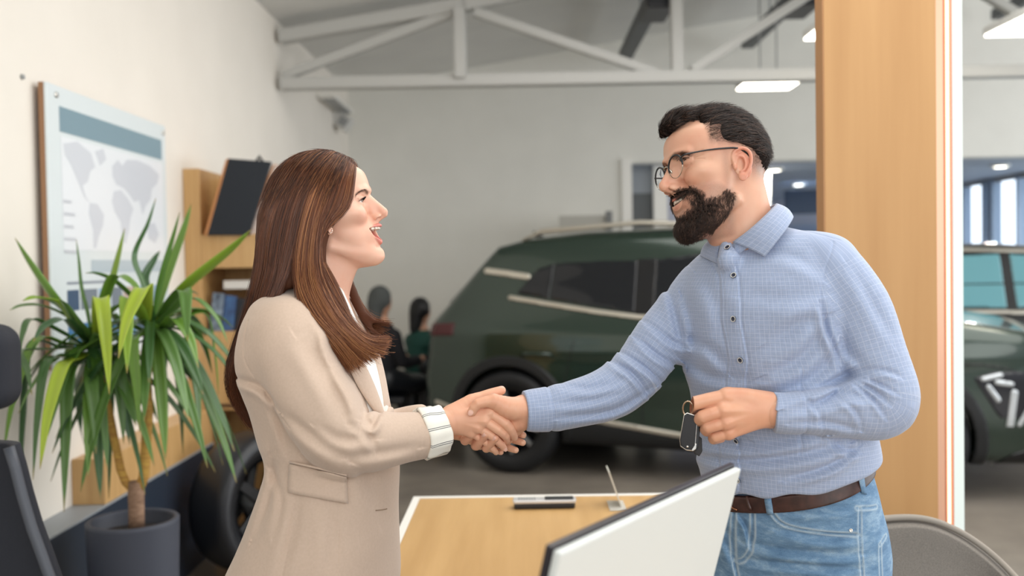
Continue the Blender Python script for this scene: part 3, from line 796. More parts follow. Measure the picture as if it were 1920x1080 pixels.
# door cuts, handles, mirror, roof rail
for x0, x1, z0, z1 in ((rg[3][0]+5, rg[3][0]+6, 30, 96), (FWX-48, FWX-40, 30, 100), (RWX+40, RWX+48, 62, 92)):
    car_mesh('door_seam', shell_region(line_region([(x0, z0), (x1, z1)], 0.5), 0.35), M['black'], car, (min(x0, x1)-3, -98, z0-3), (max(x0, x1)+3, 98, z1+3), 0.7, 0)
def cw(p): return Vector(car_pt(*p))-car.location
for px in ((985, 618),):
    a = PC(968, 622, -93); b = PC(1012, 622, -93)
for x in (a[0]+4, rg[3][0]+22):
    for s in (-1, 1):
        tube('door_handle', [cw((x, s*93.2, 82)), cw((x+3, s*96.5, 83)), cw((x+19, s*96.5, 83)), cw((x+22, s*93.5, 82))], [0.012, 0.014, 0.014, 0.012], green, car, 8)
for s in (-1, 1):
    tube('roof_rail', [cw((75, s*66, 160)), cw((90, s*67, 166)), cw((160, s*68, 170)), cw((230, s*67, 166)), cw((245, s*66, 160))], [0.012, 0.018, 0.018, 0.018, 0.012], champ, car, 8)
    bm = bmesh.new(); bmesh.ops.create_icosphere(bm, subdivisions=3, radius=1.0)
    R3 = Matrix(((CD.x, CN.x, 0), (CD.y, CN.y, 0), (0, 0, 1))).to_4x4()
    bmesh.ops.transform(bm, verts=bm.verts, matrix=Matrix.Translation(cw((292, s*103, 106))) @ R3 @ Matrix.Diagonal((0.09, 0.13, 0.085, 1)))
    obj('door_mirror', bm, green, car, True)
tube('roof_antenna', [cw((70, 0, 159)), cw((62, 0, 166)), cw((60, 0, 168))], [0.035, 0.02, 0.008], M['black'], car, 8)
def car_wheel(parent, loc3, rot, r=0.355, alloy_m=alloy):
    wheel = bpy.data.objects.new('wheel', None); COL.objects.link(wheel); wheel.parent = parent; wheel.location = loc3
    mt = rot
    lathe('tyre', [(0.23, -0.105), (r-0.05, -0.12), (r-0.02, -0.105), (r, -0.07), (r, 0.07), (r-0.02, 0.105), (r-0.05, 0.12), (0.23, 0.105), (0.23, -0.105)], rubber, wheel, 56, mtx=mt)
    lathe('rim', [(0.235, -0.10), (0.225, -0.105), (0.215, -0.09), (0.205, 0.0), (0.05, 0.01), (0.0, 0.01)], M['black'], wheel, 48, mtx=mt, cap=False)
    for k in range(5):
        m2 = mt @ Matrix.Rotation(2*math.pi*k/5+0.5, 4, 'Z')
        for sg in (-1, 1):
            prism('spoke', [(0.03, sg*0.012-0.012), (0.10, sg*0.03-0.014), (0.222, sg*0.062-0.012), (0.222, sg*0.062+0.016), (0.10, sg*0.03+0.014), (0.03, sg*0.012+0.012)], 2, -0.095, -0.055, alloy_m, wheel, 0.004, mtx=m2)
    lathe('hub_cap', [(0.0, -0.10), (0.03, -0.098), (0.035, -0.06), (0.0, -0.06)], alloy_m, wheel, 20, mtx=mt)
    return wheel
for wx in (RWX, FWX):
    for s in (-1, 1):
        rot = Matrix(((CD.x, 0, -s*-CN.x*-1*-1, 0), (CD.y, 0, CN.y, 0), (0, 1, 0, 0), (0, 0, 0, 1)))
        zax = Vector((-s*CN.x, -s*CN.y, 0)); xax = CD.copy(); yax = zax.cross(xax)
        rot = Matrix((( xax.x, yax.x, zax.x, 0), (xax.y, yax.y, zax.y, 0), (xax.z, yax.z, zax.z, 0), (0, 0, 0, 1)))
        car_wheel(car, cw((wx, s*82, 35.6)), rot)

# black SUV further back, seen right of the pillar
blk = mat('black_car_paint', srgb(14, 16, 20), 0.15); blk.node_tree.nodes['Principled BSDF'].inputs['Coat Weight'].default_value = 0.8
CDs, CNs, COs = CD, CN, CO
CD = Vector((1, 0.0, 0)); CN = Vector((0, 1, 0)); CO = Vector((2.15, 8.9, 0))
CD2 = CD
car2 = thing('car', 'black SUV parked beyond the green car hood, seen right of the wooden pillar', 'car', CO)
def car2_mesh(name, f, m, lo, hi, h=2.2): return car_mesh(name, f, m, car2, lo, hi, h)
def mirror_fix(o): return o
mirror_fix(car2_mesh('body', car_body, blk, lo, hi, 2.4))
teal = mat('teal_glass', srgb(104, 158, 168), 0.08)
wins = [[(40, 112), (66, 148), (100, 153), (100, 110)], [(106, 110), (106, 154), (190, 156), (190, 109)], [(198, 109), (198, 156), (238, 152), (285, 112)]]
for nm, pg in zip(('quarter_window', 'rear_door_window', 'front_door_window'), wins):
    xs = [p[0] for p in pg]
    mirror_fix(car2_mesh(nm, shell_region(poly_region(pg)), teal, (min(xs)-2, -95, 98), (max(xs)+2, 95, 166), 1.6))
mirror_fix(car2_mesh('windscreen', shell_region(lambda P: np.maximum(np.maximum(266-P[:, 0], P[:, 0]-331), np.maximum(np.abs(P[:, 1])-0.80*Wz(P[:, 2])-2, 113-P[:, 2]))), teal, (262, -90, 108), (336, 90, 160), 2.0))
mirror_fix(car2_mesh('window_chrome', shell_region(line_region([(36, 109), (200, 105), (290, 106)], 1.8), 1.1), champ, (30, -98, 95), (296, 98, 116), 1.2))
mirror_fix(car2_mesh('roof_trim', shell_region(line_region([(60, 157), (140, 161), (240, 157)], 1.6), 1.1), champ, (54, -98, 148), (246, 98, 168), 1.2))
for wx in (RWX, FWX):
    for s in (-1, 1):
        zax = Vector((0, -s*1.0, 0)); xax = Vector((1, 0, 0)); yax = zax.cross(xax)
        rot = Matrix((( xax.x, yax.x, zax.x, 0), (xax.y, yax.y, zax.y, 0), (xax.z, yax.z, zax.z, 0), (0, 0, 0, 1)))
        car_wheel(car2, Vector(car_pt(wx, s*82, 35.6))-car2.location, rot)
car2.scale = (0.93, 0.93, 0.93)
CD, CN, CO = CDs, CNs, COs

# ================================================================== FURNITURE AND PLANT
# meeting table
ZT = 0.74
fl_, fr_ = PZ(775, 932, ZT), PZ(1256, 924, ZT)
tbx0, tbx1, tby1, tby0 = fl_.x, fr_.x, (fl_.y+fr_.y)/2, 2.16
tb = thing('meeting_table', 'oak-topped meeting table with a white edge between the two people', 'table', ((tbx0+tbx1)/2, (tby0+tby1)/2, 0))
hx, hy = (tbx1-tbx0)/2, (tby1-tby0)/2
box('tabletop', (-hx+0.022, -hy, ZT-0.028), (hx-0.022, hy-0.024, ZT), M['wooddesk'], tb, 0.001)
box('white_edging', (-hx, hy-0.0235, ZT-0.03), (hx, hy, ZT+0.001), M['white'], tb, 0.001)
for s in (-1, 1): box('white_edging', (min(s*hx, s*(hx-0.0215)), -hy, ZT-0.03), (max(s*hx, s*(hx-0.0215)), hy-0.0245, ZT+0.001) if s == 1 else (-hx+0.0215, hy-0.0245, ZT+0.001), M['white'], tb, 0.001)
for sx in (-1, 1):
    for sy in (-1, 1): box('leg', (sx*(hx-0.07)-0.02, sy*(hy-0.07)-0.02, 0), (sx*(hx-0.07)+0.02, sy*(hy-0.07)+0.02, ZT-0.03), M['white'], tb, 0.003)
# cordless handset lying on the table
a, b = PZ(963, 952, ZT), PZ(1081, 951, ZT)
ph = thing('handset', 'slim silver and black handset lying near the far edge of the oak table', 'phone', ((a.x+b.x)/2, (a.y+b.y)/2, ZT))
L2 = (b.x-a.x)/2
def handset_prof(s, w, z0, z1): return [(-s, -w), (s*0.96, -w*0.9), (s, 0), (s*0.96, w*0.9), (-s, w), (-s*1.02, 0)]
prism('base_shell', handset_prof(L2*0.97, 0.022, 0, 0), 2, 0.001, 0.016, M['dark'], ph, 0.004)
prism('silver_band', handset_prof(L2, 0.026, 0, 0), 2, 0.0165, 0.026, mat('silver_plastic', srgb(205, 205, 205), 0.3, 0.3), ph, 0.003)
box('display', (0.0, -0.018, 0.0262), (L2*0.9, 0.018, 0.029), M['dark'], ph, 0.002)
for k in range(7): box('key_button', (-L2*0.85+k*0.0075, -0.012, 0.0262), (-L2*0.85+k*0.0075+0.005, 0.012, 0.028), M['grey'], ph, 0.001)
# clear leaflet holder
p0 = PZ(1155, 950, ZT); lh = thing('leaflet_holder', 'clear acrylic leaflet holder seen edge-on at the right end of the table', 'holder', (p0.x, p0.y, ZT))
acr = mat('acrylic', srgb(225, 225, 218), 0.15, 0.0, Alpha=0.55)
box('base', (-0.022, -0.055, 0.001), (0.026, 0.06, 0.004), acr, lh, 0.001)
tpt = PY(1137, 876, p0.y+0.05); dx, dz = tpt.x-p0.x, tpt.z-ZT
prism('panel', [(0.012, 0.004), (0.016, 0.004), (dx+0.004, dz), (dx, dz)], 1, -0.02, 0.07, mat('acrylic_edge', srgb(226, 224, 214), 0.2, 0.0, Alpha=0.8), lh)

# front desk under the monitor
fd = thing('front_desk', 'oak front desk carrying the monitor in the foreground', 'desk', (0.45, 1.05, 0))
box('tabletop', (-0.55, -0.42, 0.71), (0.55, 0.42, 0.74), M['wooddesk'], fd, 0.003)
for sx in (-0.5, 0.5): box('side_panel', (sx-0.015, -0.4, 0), (sx+0.015, 0.4, 0.71), M['white'], fd, 0.003)
# monitor seen from behind
TL, TR = PZ(1043, 1034, 1.15), PZ(1383, 876, 1.15)
e = (TR-TL); W3 = e.length; e.normalize(); n2 = Vector((e.y, -e.x, 0)); 
ta = math.radians(15.0); dn = Vector((0, 0, -math.cos(ta)))-n2*math.sin(ta); nn = e.cross(dn); nn = nn if nn.dot(n2) > 0 else -nn
mo = thing('monitor', 'white-backed computer monitor with black front frame seen from behind', 'monitor', tuple((TL+TR)/2+dn*0.40))
mo.location.z = 0.74
Rm = Matrix(((e.x, dn.x, nn.x, 0), (e.y, dn.y, nn.y, 0), (e.z, dn.z, nn.z, 0), (0, 0, 0, 1)))
def monbox(name, lo, hi, m, bevel=0.0): return box(name, lo, hi, m, mo, bevel, Matrix.Translation(TL-mo.location) @ Rm)
mw_ = mat('monitor_white', srgb(208, 213, 211), 0.55)
monbox('back_shell', (0.0, 0.0, -0.004), (W3, 0.335, 0.006), mw_, 0.003)
monbox('front_frame', (-0.002, -0.003, -0.013), (W3+0.001, 0.337, -0.005), mat('frame_black', srgb(34, 30, 36), 0.35), 0.002)
monbox('screen', (0.008, 0.008, -0.0136), (W3-0.008, 0.322, -0.0131), M['black'])
c_ = TL+e*(W3/2)+dn*0.26+nn*0.006; c2_ = Vector((c_.x+nn.x*0.05, c_.y+nn.y*0.05, 0.748))
tube('stand_neck', [c_-mo.location, c_+nn*0.04-mo.location, Vector((c2_.x, c2_.y, 0.90))-mo.location, c2_-mo.location], [0.02, 0.02, 0.018, 0.018], M['offwhite'], mo, 12)
lathe('stand_foot', [(0.0, 0.0), (0.11, 0.0), (0.11, 0.006), (0.03, 0.010), (0.0, 0.010)], M['offwhite'], mo, 40, loc=(c2_.x-mo.location.x, c2_.y-mo.location.y, 0.0005))

# office chair at the left edge
fab = noise_mat('dark_navy_fabric', srgb(34, 37, 46), srgb(26, 29, 37), 700, 0.85, bump=0.3)
oc = thing('office_chair', 'dark high-backed office chair with padded headrest at the left edge of the picture', 'chair', (-0.92, 1.38, 0))
def sd_part(name, S, lo, hi, h, m, parent, origin):
    V, F = polygonise(S, lo, hi, h); o = mesh_np(name, V*0.001-np.array(parent.location)+np.array(origin), F, m); o.parent = parent; return o
yc = 1.38
hr = PY(16, 688, yc)
S = Solid(); S.add(p_box((0, 0, 0), (150, 42, 62), 34))
hx0 = PY(33, 690, yc).x-0.148
S = Solid(); S.add(p_box((0, 0, 0), (145, 40, 60), 30)); S.sub(p_ell((0, -52, 0), (170, 26, 120)), 10)
sd_part('headrest', S, (-170, -70, -80), (170, 70, 80), 5, fab, oc, (hx0, yc, hr.z))
Pb = [PY(x, y, yc) for x, y in ((-4, 846), (8, 885), (22, 940), (40, 1000), (62, 1060), (80, 1110), (96, 1180))]
bm = bmesh.new(); rings = []
for p in Pb:
    x1 = p.x; xm = -0.92; hw = x1-xm; row = []
    for k in range(25):
        th = math.pi*k/24; row.append(Vector((xm+hw*math.cos(th), yc+0.03+0.10*math.sin(th)*0.5, p.z)))
    rings.append(row)
for off in (0, 1): pass
fr_rows = [[bm.verts.new(v-oc.location) for v in row] for row in rings]; bk = [[bm.verts.new(v-oc.location+Vector((0, 0.03, 0))) for v in row] for row in rings]
for i in range(len(rings)-1):
    for k in range(24):
        bm.faces.new((fr_rows[i][k], fr_rows[i][k+1], fr_rows[i+1][k+1], fr_rows[i+1][k])); bm.faces.new((bk[i][k], bk[i+1][k], bk[i+1][k+1], bk[i][k+1]))
for i in range(len(rings)-1):
    for k in (0, 24): bm.faces.new((fr_rows[i][k], fr_rows[i+1][k], bk[i+1][k], bk[i][k]))
for i in (0, len(rings)-1):
    for k in range(24): bm.faces.new((fr_rows[i][k], fr_rows[i][k+1], bk[i][k+1], bk[i][k]))
bmesh.ops.recalc_face_normals(bm, faces=bm.faces)
obj('backrest', bm, fab, oc, True)
tube('back_frame', [Vector((p.x, yc+0.03, p.z))-oc.location for p in Pb], 0.008, mat('frame_grey', srgb(70, 74, 82), 0.5), oc, 8)
tube('headrest_post', [(0, 0.06, hr.z-0.04), (0, 0.08, Pb[0].z-0.1)], 0.014, M['dark'], oc)
S = Solid(); S.add(p_box((0, 0, 0), (240, 230, 45), 40)); sd_part('seat', S, (-260, -250, -60), (260, 250, 60), 9, fab, oc, (-0.92, 1.15, 0.47))
for s in (-1, 1): tube('armrest', [(s*0.24, -0.1, 0.47), (s*0.27, -0.1, 0.66), (s*0.27, -0.35, 0.67)], 0.018, M['dark'], oc)
tube('gas_column', [(0, -0.2, 0.1), (0, -0.2, 0.43)], 0.026, M['dark'], oc)
for k in range(5):
    th = 2*math.pi*k/5+0.3; tube('base_leg', [(0, -0.2, 0.12), (0.27*math.cos(th), -0.2+0.27*math.sin(th), 0.07)], [0.022, 0.016], M['dark'], oc)
    mt = Matrix.Translation((0.27*math.cos(th), -0.2+0.27*math.sin(th), 0.03)) @ Matrix.Rotation(th, 4, 'Z') @ Matrix.Rotation(math.pi/2, 4, 'X')
    lathe('castor', [(0.0, -0.018), (0.028, -0.018), (0.03, 0.0), (0.028, 0.018), (0.0, 0.018)], M['dark'], oc, 20, mtx=mt)
tube('back_bracket', [(0, -0.05, 0.42), (0, 0.07, 0.44), (0, 0.08, 0.62)], 0.02, M['dark'], oc)

# grey shell chair behind the man
gf = noise_mat('grey_weave', srgb(132, 126, 118), srgb(108, 103, 97), 420, 0.9, bump=0.3, bdist=0.0015)
YC = 2.32
rim_px = [(1500, 1075), (1515, 1035), (1545, 1000), (1590, 978), (1640, 971), (1700, 969), (1745, 976), (1785, 992), (1820, 1013), (1850, 1038), (1870, 1064), (1884, 1095), (1893, 1140)]
R_ = [PY(x, y, YC) for x, y in rim_px]; cxc = (R_[0].x+R_[-1].x)/2
gc = thing('shell_chair', 'grey woven shell chair with a rounded back standing behind the bearded man', 'chair', (cxc, YC-0.2, 0))
bm = bmesh.new(); outer, inner = [], []
rr = catmull(np.array([[p.x, p.y, p.z] for p in R_]), 5)
nR = len(rr)
for j in range(13):
    s = j/12; ro, ri = [], []
    for i, p in enumerate(rr):
        u = (i/(nR-1)*2-1); zz = p[2]*(1-s)+0.44*s; wrap = 0.22*abs(u)**3*(1-0.2*s)
        x = cxc+(p[0]-cxc)*(1-0.12*s*s); y = YC-wrap-0.02-0.16*s*s*(1-abs(u)**2)
        ro.append(bm.verts.new(Vector((x, y+0.022, zz))-gc.location)); ri.append(bm.verts.new(Vector((x-(x-cxc)*0.07, y-0.022, zz-0.012*(1-s)))-gc.location))
    outer.append(ro); inner.append(ri)
for j in range(12):
    for i in range(nR-1):
        bm.faces.new((outer[j][i], outer[j][i+1], outer[j+1][i+1], outer[j+1][i])); bm.faces.new((inner[j][i], inner[j+1][i], inner[j+1][i+1], inner[j][i+1]))
for i in range(nR-1):
    bm.faces.new((outer[0][i], inner[0][i], inner[0][i+1], outer[0][i+1])); bm.faces.new((outer[12][i], outer[12][i+1], inner[12][i+1], inner[12][i]))
for j in range(12):
    for i in (0, nR-1): bm.faces.new((outer[j][i], outer[j+1][i], inner[j+1][i], inner[j][i]))
bmesh.ops.recalc_face_normals(bm, faces=bm.faces)
o = obj('backrest', bm, gf, gc, True); md = o.modifiers.new('bevel', 'BEVEL'); md.width = 0.012; md.segments = 3; md.limit_method = 'ANGLE'; md.angle_limit = 0.9
o = tube('piping', [Vector(p)-gc.location+Vector((0, -0.22*abs(i/(nR-1)*2-1)**3-0.02, 0.004)) for i, p in enumerate(rr)], 0.0075, mat('piping_light', srgb(150, 143, 133), 0.9), gc, 8)
S = Solid(); S.add(p_ell((0, 0, 0), (225, 215, 45))); sd_part('seat', S, (-240, -230, -60), (240, 230, 60), 8, gf, gc, (cxc, YC-0.24, 0.44))
for sx in (-1, 1):
    for sy in (-1, 1): tube('leg', [(sx*0.13, -0.04+sy*0.12, 0.41), (sx*0.21, -0.04+sy*0.2, 0.0)], [0.014, 0.010], M['dark'], gc)

# ---------------------------------------------------------------- potted yucca
YPL = 3.35
pc = PY(249, 975, YPL); pr = 85/FPX*YPL; zr = pc.z
pt_ = thing('potted_plant', 'tall yucca with two leafy crowns in a round dark grey pot by the left wall', 'plant', (pc.x, YPL, 0))
potm = mat('pot_grey', srgb(64, 68, 80), 0.6)
lathe('pot', [(0.0, 0.0), (pr*0.80, 0.0), (pr*0.84, 0.01), (pr*0.93, zr*0.5), (pr*0.99, zr-0.01), (pr*0.995, zr), (pr*0.97, zr+0.004), (pr*0.88, zr+0.004), (pr*0.86, zr-0.004), (pr*0.84, zr-0.06), (0.0, zr-0.06)], potm, pt_, 64)
soil = noise_mat('soil', srgb(46, 36, 32), srgb(24, 19, 18), 60, 0.95, bump=0.8, bdist=0.01)
lathe('soil', [(0.0, zr-0.03), (pr*0.5, zr-0.034), (pr*0.845, zr-0.045), (pr*0.845, zr-0.055), (0, zr-0.055)], soil, pt_, 40)
bark = noise_mat('bark', srgb(168, 136, 112), srgb(128, 98, 78), 40, 0.85, stretch=(1, 1, 5), bump=0.6, bdist=0.004)
yell = noise_mat('yellow_stem', srgb(214, 172, 84), srgb(176, 128, 66), 30, 0.8, stretch=(1, 1, 6), bump=0.5, bdist=0.003)
def pw_(x, y, dy=0.0): return Vector(PY(x, y, YPL+dy))-pt_.location
kk = YPL/FPX
tube('trunk', [pw_(256, 992), pw_(256, 960), pw_(255, 925), pw_(256, 903)], [15*kk, 14.5*kk, 15*kk, 14*kk], bark, pt_, 18)
tube('branch', [pw_(262, 915), pw_(270, 893), pw_(274, 840), pw_(277, 770), pw_(275, 710), pw_(279, 660), pw_(284, 620)], [x*kk for x in (9, 10, 9.5, 10, 8.5, 9.5, 9)], yell, pt_, 14)
tube('branch', [pw_(250, 918), pw_(236, 905), pw_(226, 880), pw_(218, 840), pw_(202, 760), pw_(186, 700), pw_(174, 655)], [x*kk for x in (7, 8, 8, 7.5, 7.5, 7.5, 8)], yell, pt_, 14)
leafm = mat('leaf_green', srgb(88, 124, 44), 0.42); t = NT(leafm); at = t.n('ShaderNodeAttribute', attribute_name='tint'); t.l(at.outputs['Color'], t.b.inputs['Base Color'])
t.b.inputs['Subsurface Weight'].default_value = 0.0; t.b.inputs['Coat Weight'].default_value = 0.2
tc = t.n('ShaderNodeTexCoord')
RL = np.random.default_rng(5)
def leaf(P, width, col, fold=0.35, twist=0.0):
    """blade along polyline P (world, local to plant), V-folded, with thickness"""
    C_ = catmull(np.array(P), 8); n = len(C_); tg = np.gradient(C_, axis=0); tg /= np.linalg.norm(tg, axis=1)[:, None]
    ref = np.cross(tg[n//3], (0, 0, 1)); ref = ref/max(np.linalg.norm(ref), 1e-6) if np.linalg.norm(ref) > 0.15 else A(0.8, 0.6, 0)
    V = []; 
    for i in range(n):
        s = i/(n-1); w = width*(0.45+0.55*min(1, s*4))*(1-max(0, (s-0.45)/0.55)**1.8)+0.0006
        side = ref-tg[i]*(ref@tg[i]); side /= np.linalg.norm(side); nm = np.cross(side, tg[i]); a_ = twist*s; sd = side*math.cos(a_)+nm*math.sin(a_); nr = np.cross(sd, tg[i])
        for q, hgt in ((-1, fold), (-0.5, fold*0.4), (0, 0), (0.5, fold*0.4), (1, fold)):
            V.append(C_[i]+sd*w*q+nr*w*hgt+nr*0.0007)
        for q, hgt in ((1, fold), (0.5, fold*0.4), (0, 0), (-0.5, fold*0.4), (-1, fold)): V.append(C_[i]+sd*w*q+nr*w*hgt-nr*0.0007)
    m = 10; F = []
    for i in range(n-1):
        for k in range(m): F.append((i*m+k, i*m+(k+1) % m, (i+1)*m+(k+1) % m, (i+1)*m+k))
    F.append((0, 9, 8, 1))
    V = np.array(V); s_ = np.repeat(np.linspace(0, 1, n), m); edge = np.tile([1, .4, 0, .4, 1, 1, .4, 0, .4, 1], n)
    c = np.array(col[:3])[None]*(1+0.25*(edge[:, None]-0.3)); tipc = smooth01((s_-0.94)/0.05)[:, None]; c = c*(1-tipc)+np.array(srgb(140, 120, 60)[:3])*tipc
    return V, np.array(F), c
cols_ = [srgb(74, 112, 42), srgb(92, 130, 44), srgb(56, 94, 44), srgb(120, 152, 42), srgb(148, 170, 44), srgb(44, 80, 42), srgb(84, 120, 56)]
R1, R2 = (285, 612), (172, 650)
L1 = [((285, 600), (250, 480), (292, 372), 7, 2, .05), ((288, 600), (310, 500), (337, 398), 7, 0, -.05), ((292, 600), (325, 490), (359, 382), 9, 1, .1), ((296, 606), (360, 530), (472, 430), 13, 3, -.15),
      ((290, 612), (360, 560), (428, 645), 11, 6, -.1), ((292, 618), (350, 610), (398, 700), 12, 0, .1), ((290, 620), (352, 650), (376, 822), 13, 0, -.05), ((285, 620), (322, 640), (343, 852), 13, 2, .1),
      ((300, 620), (330, 600), (372, 690), 12, 1, -.2), ((280, 620), (305, 660), (300, 800), 11, 2, .2), ((278, 615), (240, 560), (238, 700), 13, 3, -.3), ((275, 612), (270, 540), (222, 672), 14, 4, -.35),
      ((280, 618), (250, 640), (262, 810), 12, 1, -.2), ((290, 618), (335, 680), (385, 760), 11, 5, .2), ((286, 606), (226, 575), (176, 640), 10, 6, .2), ((295, 610), (385, 590), (410, 742), 11, 1, .1), ((283, 600), (272, 520), (300, 470), 8, 5, .2), ((296, 600), (345, 545), (352, 640), 12, 0, -.25)]
L2_ = [((165, 640), (100, 560), (28, 446), 12, 1, -.05), ((172, 640), (150, 540), (143, 450), 9, 0, 0.0), ((180, 640), (210, 540), (234, 428), 11, 3, .05), ((160, 645), (110, 570), (42, 564), 10, 3, .1),
      ((160, 650), (70, 640), (6, 850), 12, 1, -.1), ((165, 655), (60, 650), (36, 945), 12, 5, .1), ((160, 650), (60, 600), (34, 672), 9, 2, .15), ((165, 655), (90, 680), (62, 900), 11, 2, .2),
      ((168, 660), (118, 690), (75, 880), 13, 4, -.25), ((170, 660), (130, 700), (120, 960), 13, 0, -.1), ((172, 660), (172, 720), (180, 852), 12, 6, -.15), ((176, 660), (202, 700), (204, 935), 12, 2, .1),
      ((178, 655), (220, 690), (232, 832), 13, 0, -.1), ((178, 650), (226, 640), (245, 780), 11, 1, .15), ((182, 645), (190, 560), (205, 740), 13, 4, -.3), ((176, 640), (206, 590), (248, 660), 10, 6, .2),
      ((165, 650), (40, 660), (60, 740), 9, 2, -.2), ((170, 640), (215, 520), (268, 560), 10, 1, -.2), ((170, 660), (150, 720), (150, 840), 10, 5, .25), ((165, 645), (120, 600), (62, 640), 9, 5, .25), ((174, 642), (140, 600), (110, 560), 8, 6, .2)]
for R0, LL in ((R1, L1), (R2, L2_)):
    parts, tints = [], []
    for b0, m0, t0, w_, ci, dy in LL:
        if t0[0] < 130: dy = -abs(dy)-0.05
        P = [pw_(b0[0], b0[1], 0), pw_((b0[0]+m0[0])/2, (b0[1]*0.45+m0[1]*0.55), dy*0.5), pw_(m0[0], m0[1], dy), pw_((m0[0]+t0[0])/2+(t0[0]-m0[0])*0.12, (m0[1]+t0[1])/2-8, dy*1.3), pw_(t0[0], t0[1], dy*1.6)]
        V, F, c = leaf(P, w_*kk, cols_[ci], twist=RL.normal(0, 0.35)); parts.append((V, F)); tints.append(c)
    for k in range(34):
        az = RL.random()*2*math.pi; el = RL.uniform(-0.5, 1.1); ln = RL.uniform(0.22, 0.42); d = A(math.cos(az)*math.cos(el), math.sin(az)*math.cos(el), math.sin(el)); b0 = np.array(pw_(R0[0], R0[1]+RL.uniform(-14, 26)))
        if b0[0]+d[0]*ln+pt_.location.x < WX+0.05: continue
        P = [b0+d*ln*s+A(0, 0, -0.26*(s**2.2)*(1.2-el*0.6)) for s in (0, .3, .6, .85, 1.0)]
        V, F, c = leaf(P, RL.uniform(8, 12)*kk, cols_[RL.choice([0, 0, 2, 2, 5, 5, 1, 6])], twist=RL.normal(0, 0.3)); parts.append((V, F)); tints.append(c)
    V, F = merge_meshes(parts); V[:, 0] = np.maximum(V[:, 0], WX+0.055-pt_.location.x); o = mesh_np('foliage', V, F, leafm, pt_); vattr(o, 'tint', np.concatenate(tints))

# ---------------------------------------------------------------- visitors far behind
def seated(px, y_head, Y, jacket, hairc, label, rot=42, arm=True):
    hd = PY(px, y_head, Y); s = 1.0
    root = thing('person', label, 'person', (hd.x, Y, 0))
    sk = mat('far_skin', srgb(196, 150, 124), 0.5); z = hd.z*1000; zs = z-230
    def part(name, S, lo, hi, m, h=12):
        V, F = polygonise(S, lo, hi, h, slack=2); o = mesh_np(name, V*0.001, F, m); o.parent = root; return o
    S = Solid(); S.add(p_ell((0, 0, z), (75, 88, 108))); S.add(p_ell((78, 0, z-20), (14, 12, 14)), 8); S.add(p_rc((0, 0, z-90), (-10, 0, zs), 48, 55), 14); S.add(p_chain([(-10, 0, zs), (-20, 0, zs-250), (-20, 0, 620)], [100, 110, 110], 2), 30)
    if arm:
        for sy in (-1, 1): S.add(p_chain([(0, sy*150, zs-20), (60, sy*170, zs-220), (250, sy*120, zs-230), (300, sy*110, zs-225)], [40, 34, 28, 26], 2), 20)
    for sy in (-1, 1): S.add(p_chain([(-20, sy*80, 560), (180, sy*90, 500), (330, sy*90, 480), (320, sy*90, 250), (330, sy*90, 60)], [85, 75, 55, 48, 36], 2), 20); S.add(p_chain([(320, sy*90, 45), (440, sy*90, 40)], [40, 32], 1), 10)
    part('body', S, (-220, -300, -10), (480, 300, z+130), sk)
    S = Solid(); S.add(p_chain([(-10, 0, zs-20), (-25, 0, zs-230), (-25, 0, 560)], [115, 140, 140], 2)); S.add(p_ell((-5, 0, zs-50), (110, 205, 70)), 40)
    if arm:
        for sy in (-1, 1): S.add(p_chain([(0, sy*160, zs-30), (60, sy*175, zs-225), (235, sy*125, zs-235)], [60, 52, 42], 2), 24)
    part('jacket', S, (-260, -320, 380), (420, 320, z-30), jacket)
    S = Solid()
    for sy in (-1, 1): S.add(p_chain([(-20, sy*85, 560), (180, sy*92, 510), (335, sy*92, 485), (325, sy*92, 250), (330, sy*92, 90)], [105, 88, 66, 60, 52], 2), 20)
    part('trousers', S, (-200, -260, 20), (460, 260, 700), M['dark'])
    S = Solid(); S.add(p_ell((-14, 0, z+22), (90, 100, 108))); S.add(p_chain([(-50, 0, z-20), (-70, 0, z-150)], [70, 52], 1), 20); cutf = lambda P: P[:, 0]-(38+0.0*P[:, 1])-np.maximum(0, P[:, 2]-z-40)*0.6; cutf.bc = np.zeros(3); cutf.br = 1e9; S.cut(cutf, 8)
    root.rotation_euler = (0, 0, math.radians(rot))
    part('hair', S, (-200, -130, z-260), (120, 130, z+150), hairc)
    return root
hb_ = mat('far_black_hair', srgb(14, 14, 18), 0.5)
seated(790, 584, 8.8, mat('teal_jacket', srgb(26, 72, 64), 0.8), hb_, 'seated person with dark hair and a teal top beside the rear of the green car')
bp_ = seated(715, 566, 7.7, mat('black_jacket', srgb(16, 17, 24), 0.8), mat('grey_hood', srgb(74, 78, 78), 0.8), 'person in black with a grey hood, seated behind the hair ends of the laughing woman')
for px, Y, lab in ((790, 8.8, 'dark seat under the person in teal'), (715, 7.7, 'dark seat under the person in black')):
    c = PY(px, 700, Y); st_ = thing('stool', lab, 'stool', (c.x, Y, 0), group='dark seats in the waiting area')
    S = Solid(); S.add(p_box((0, 0, 0), (200, 210, 30), 25)); V, F = polygonise(S, (-230, -240, -40), (230, 240, 40), 12); o = mesh_np('seat', V*0.001+np.array((0, 0, 0.41)), F, M['dark']); o.parent = st_
    for sx in (-1, 1):
        for sy in (-1, 1): tube('leg', [(sx*0.15, sy*0.16, 0.40), (sx*0.18, sy*0.19, 0)], 0.014, M['dark'], st_)
a = PY(803, 655, 9.4); 
ct_ = thing('counter', 'pale wooden counter end between the person in teal and the green car', 'counter', (a.x, 9.4, 0))
box('panel', (0, -0.15, 0), (0.10, 0.5, a.z-0.02), M['wood'], ct_, 0.004); box('top', (-0.02, -0.17, a.z-0.02), (0.16, 0.52, a.z+0.01), M['wood'], ct_, 0.004)

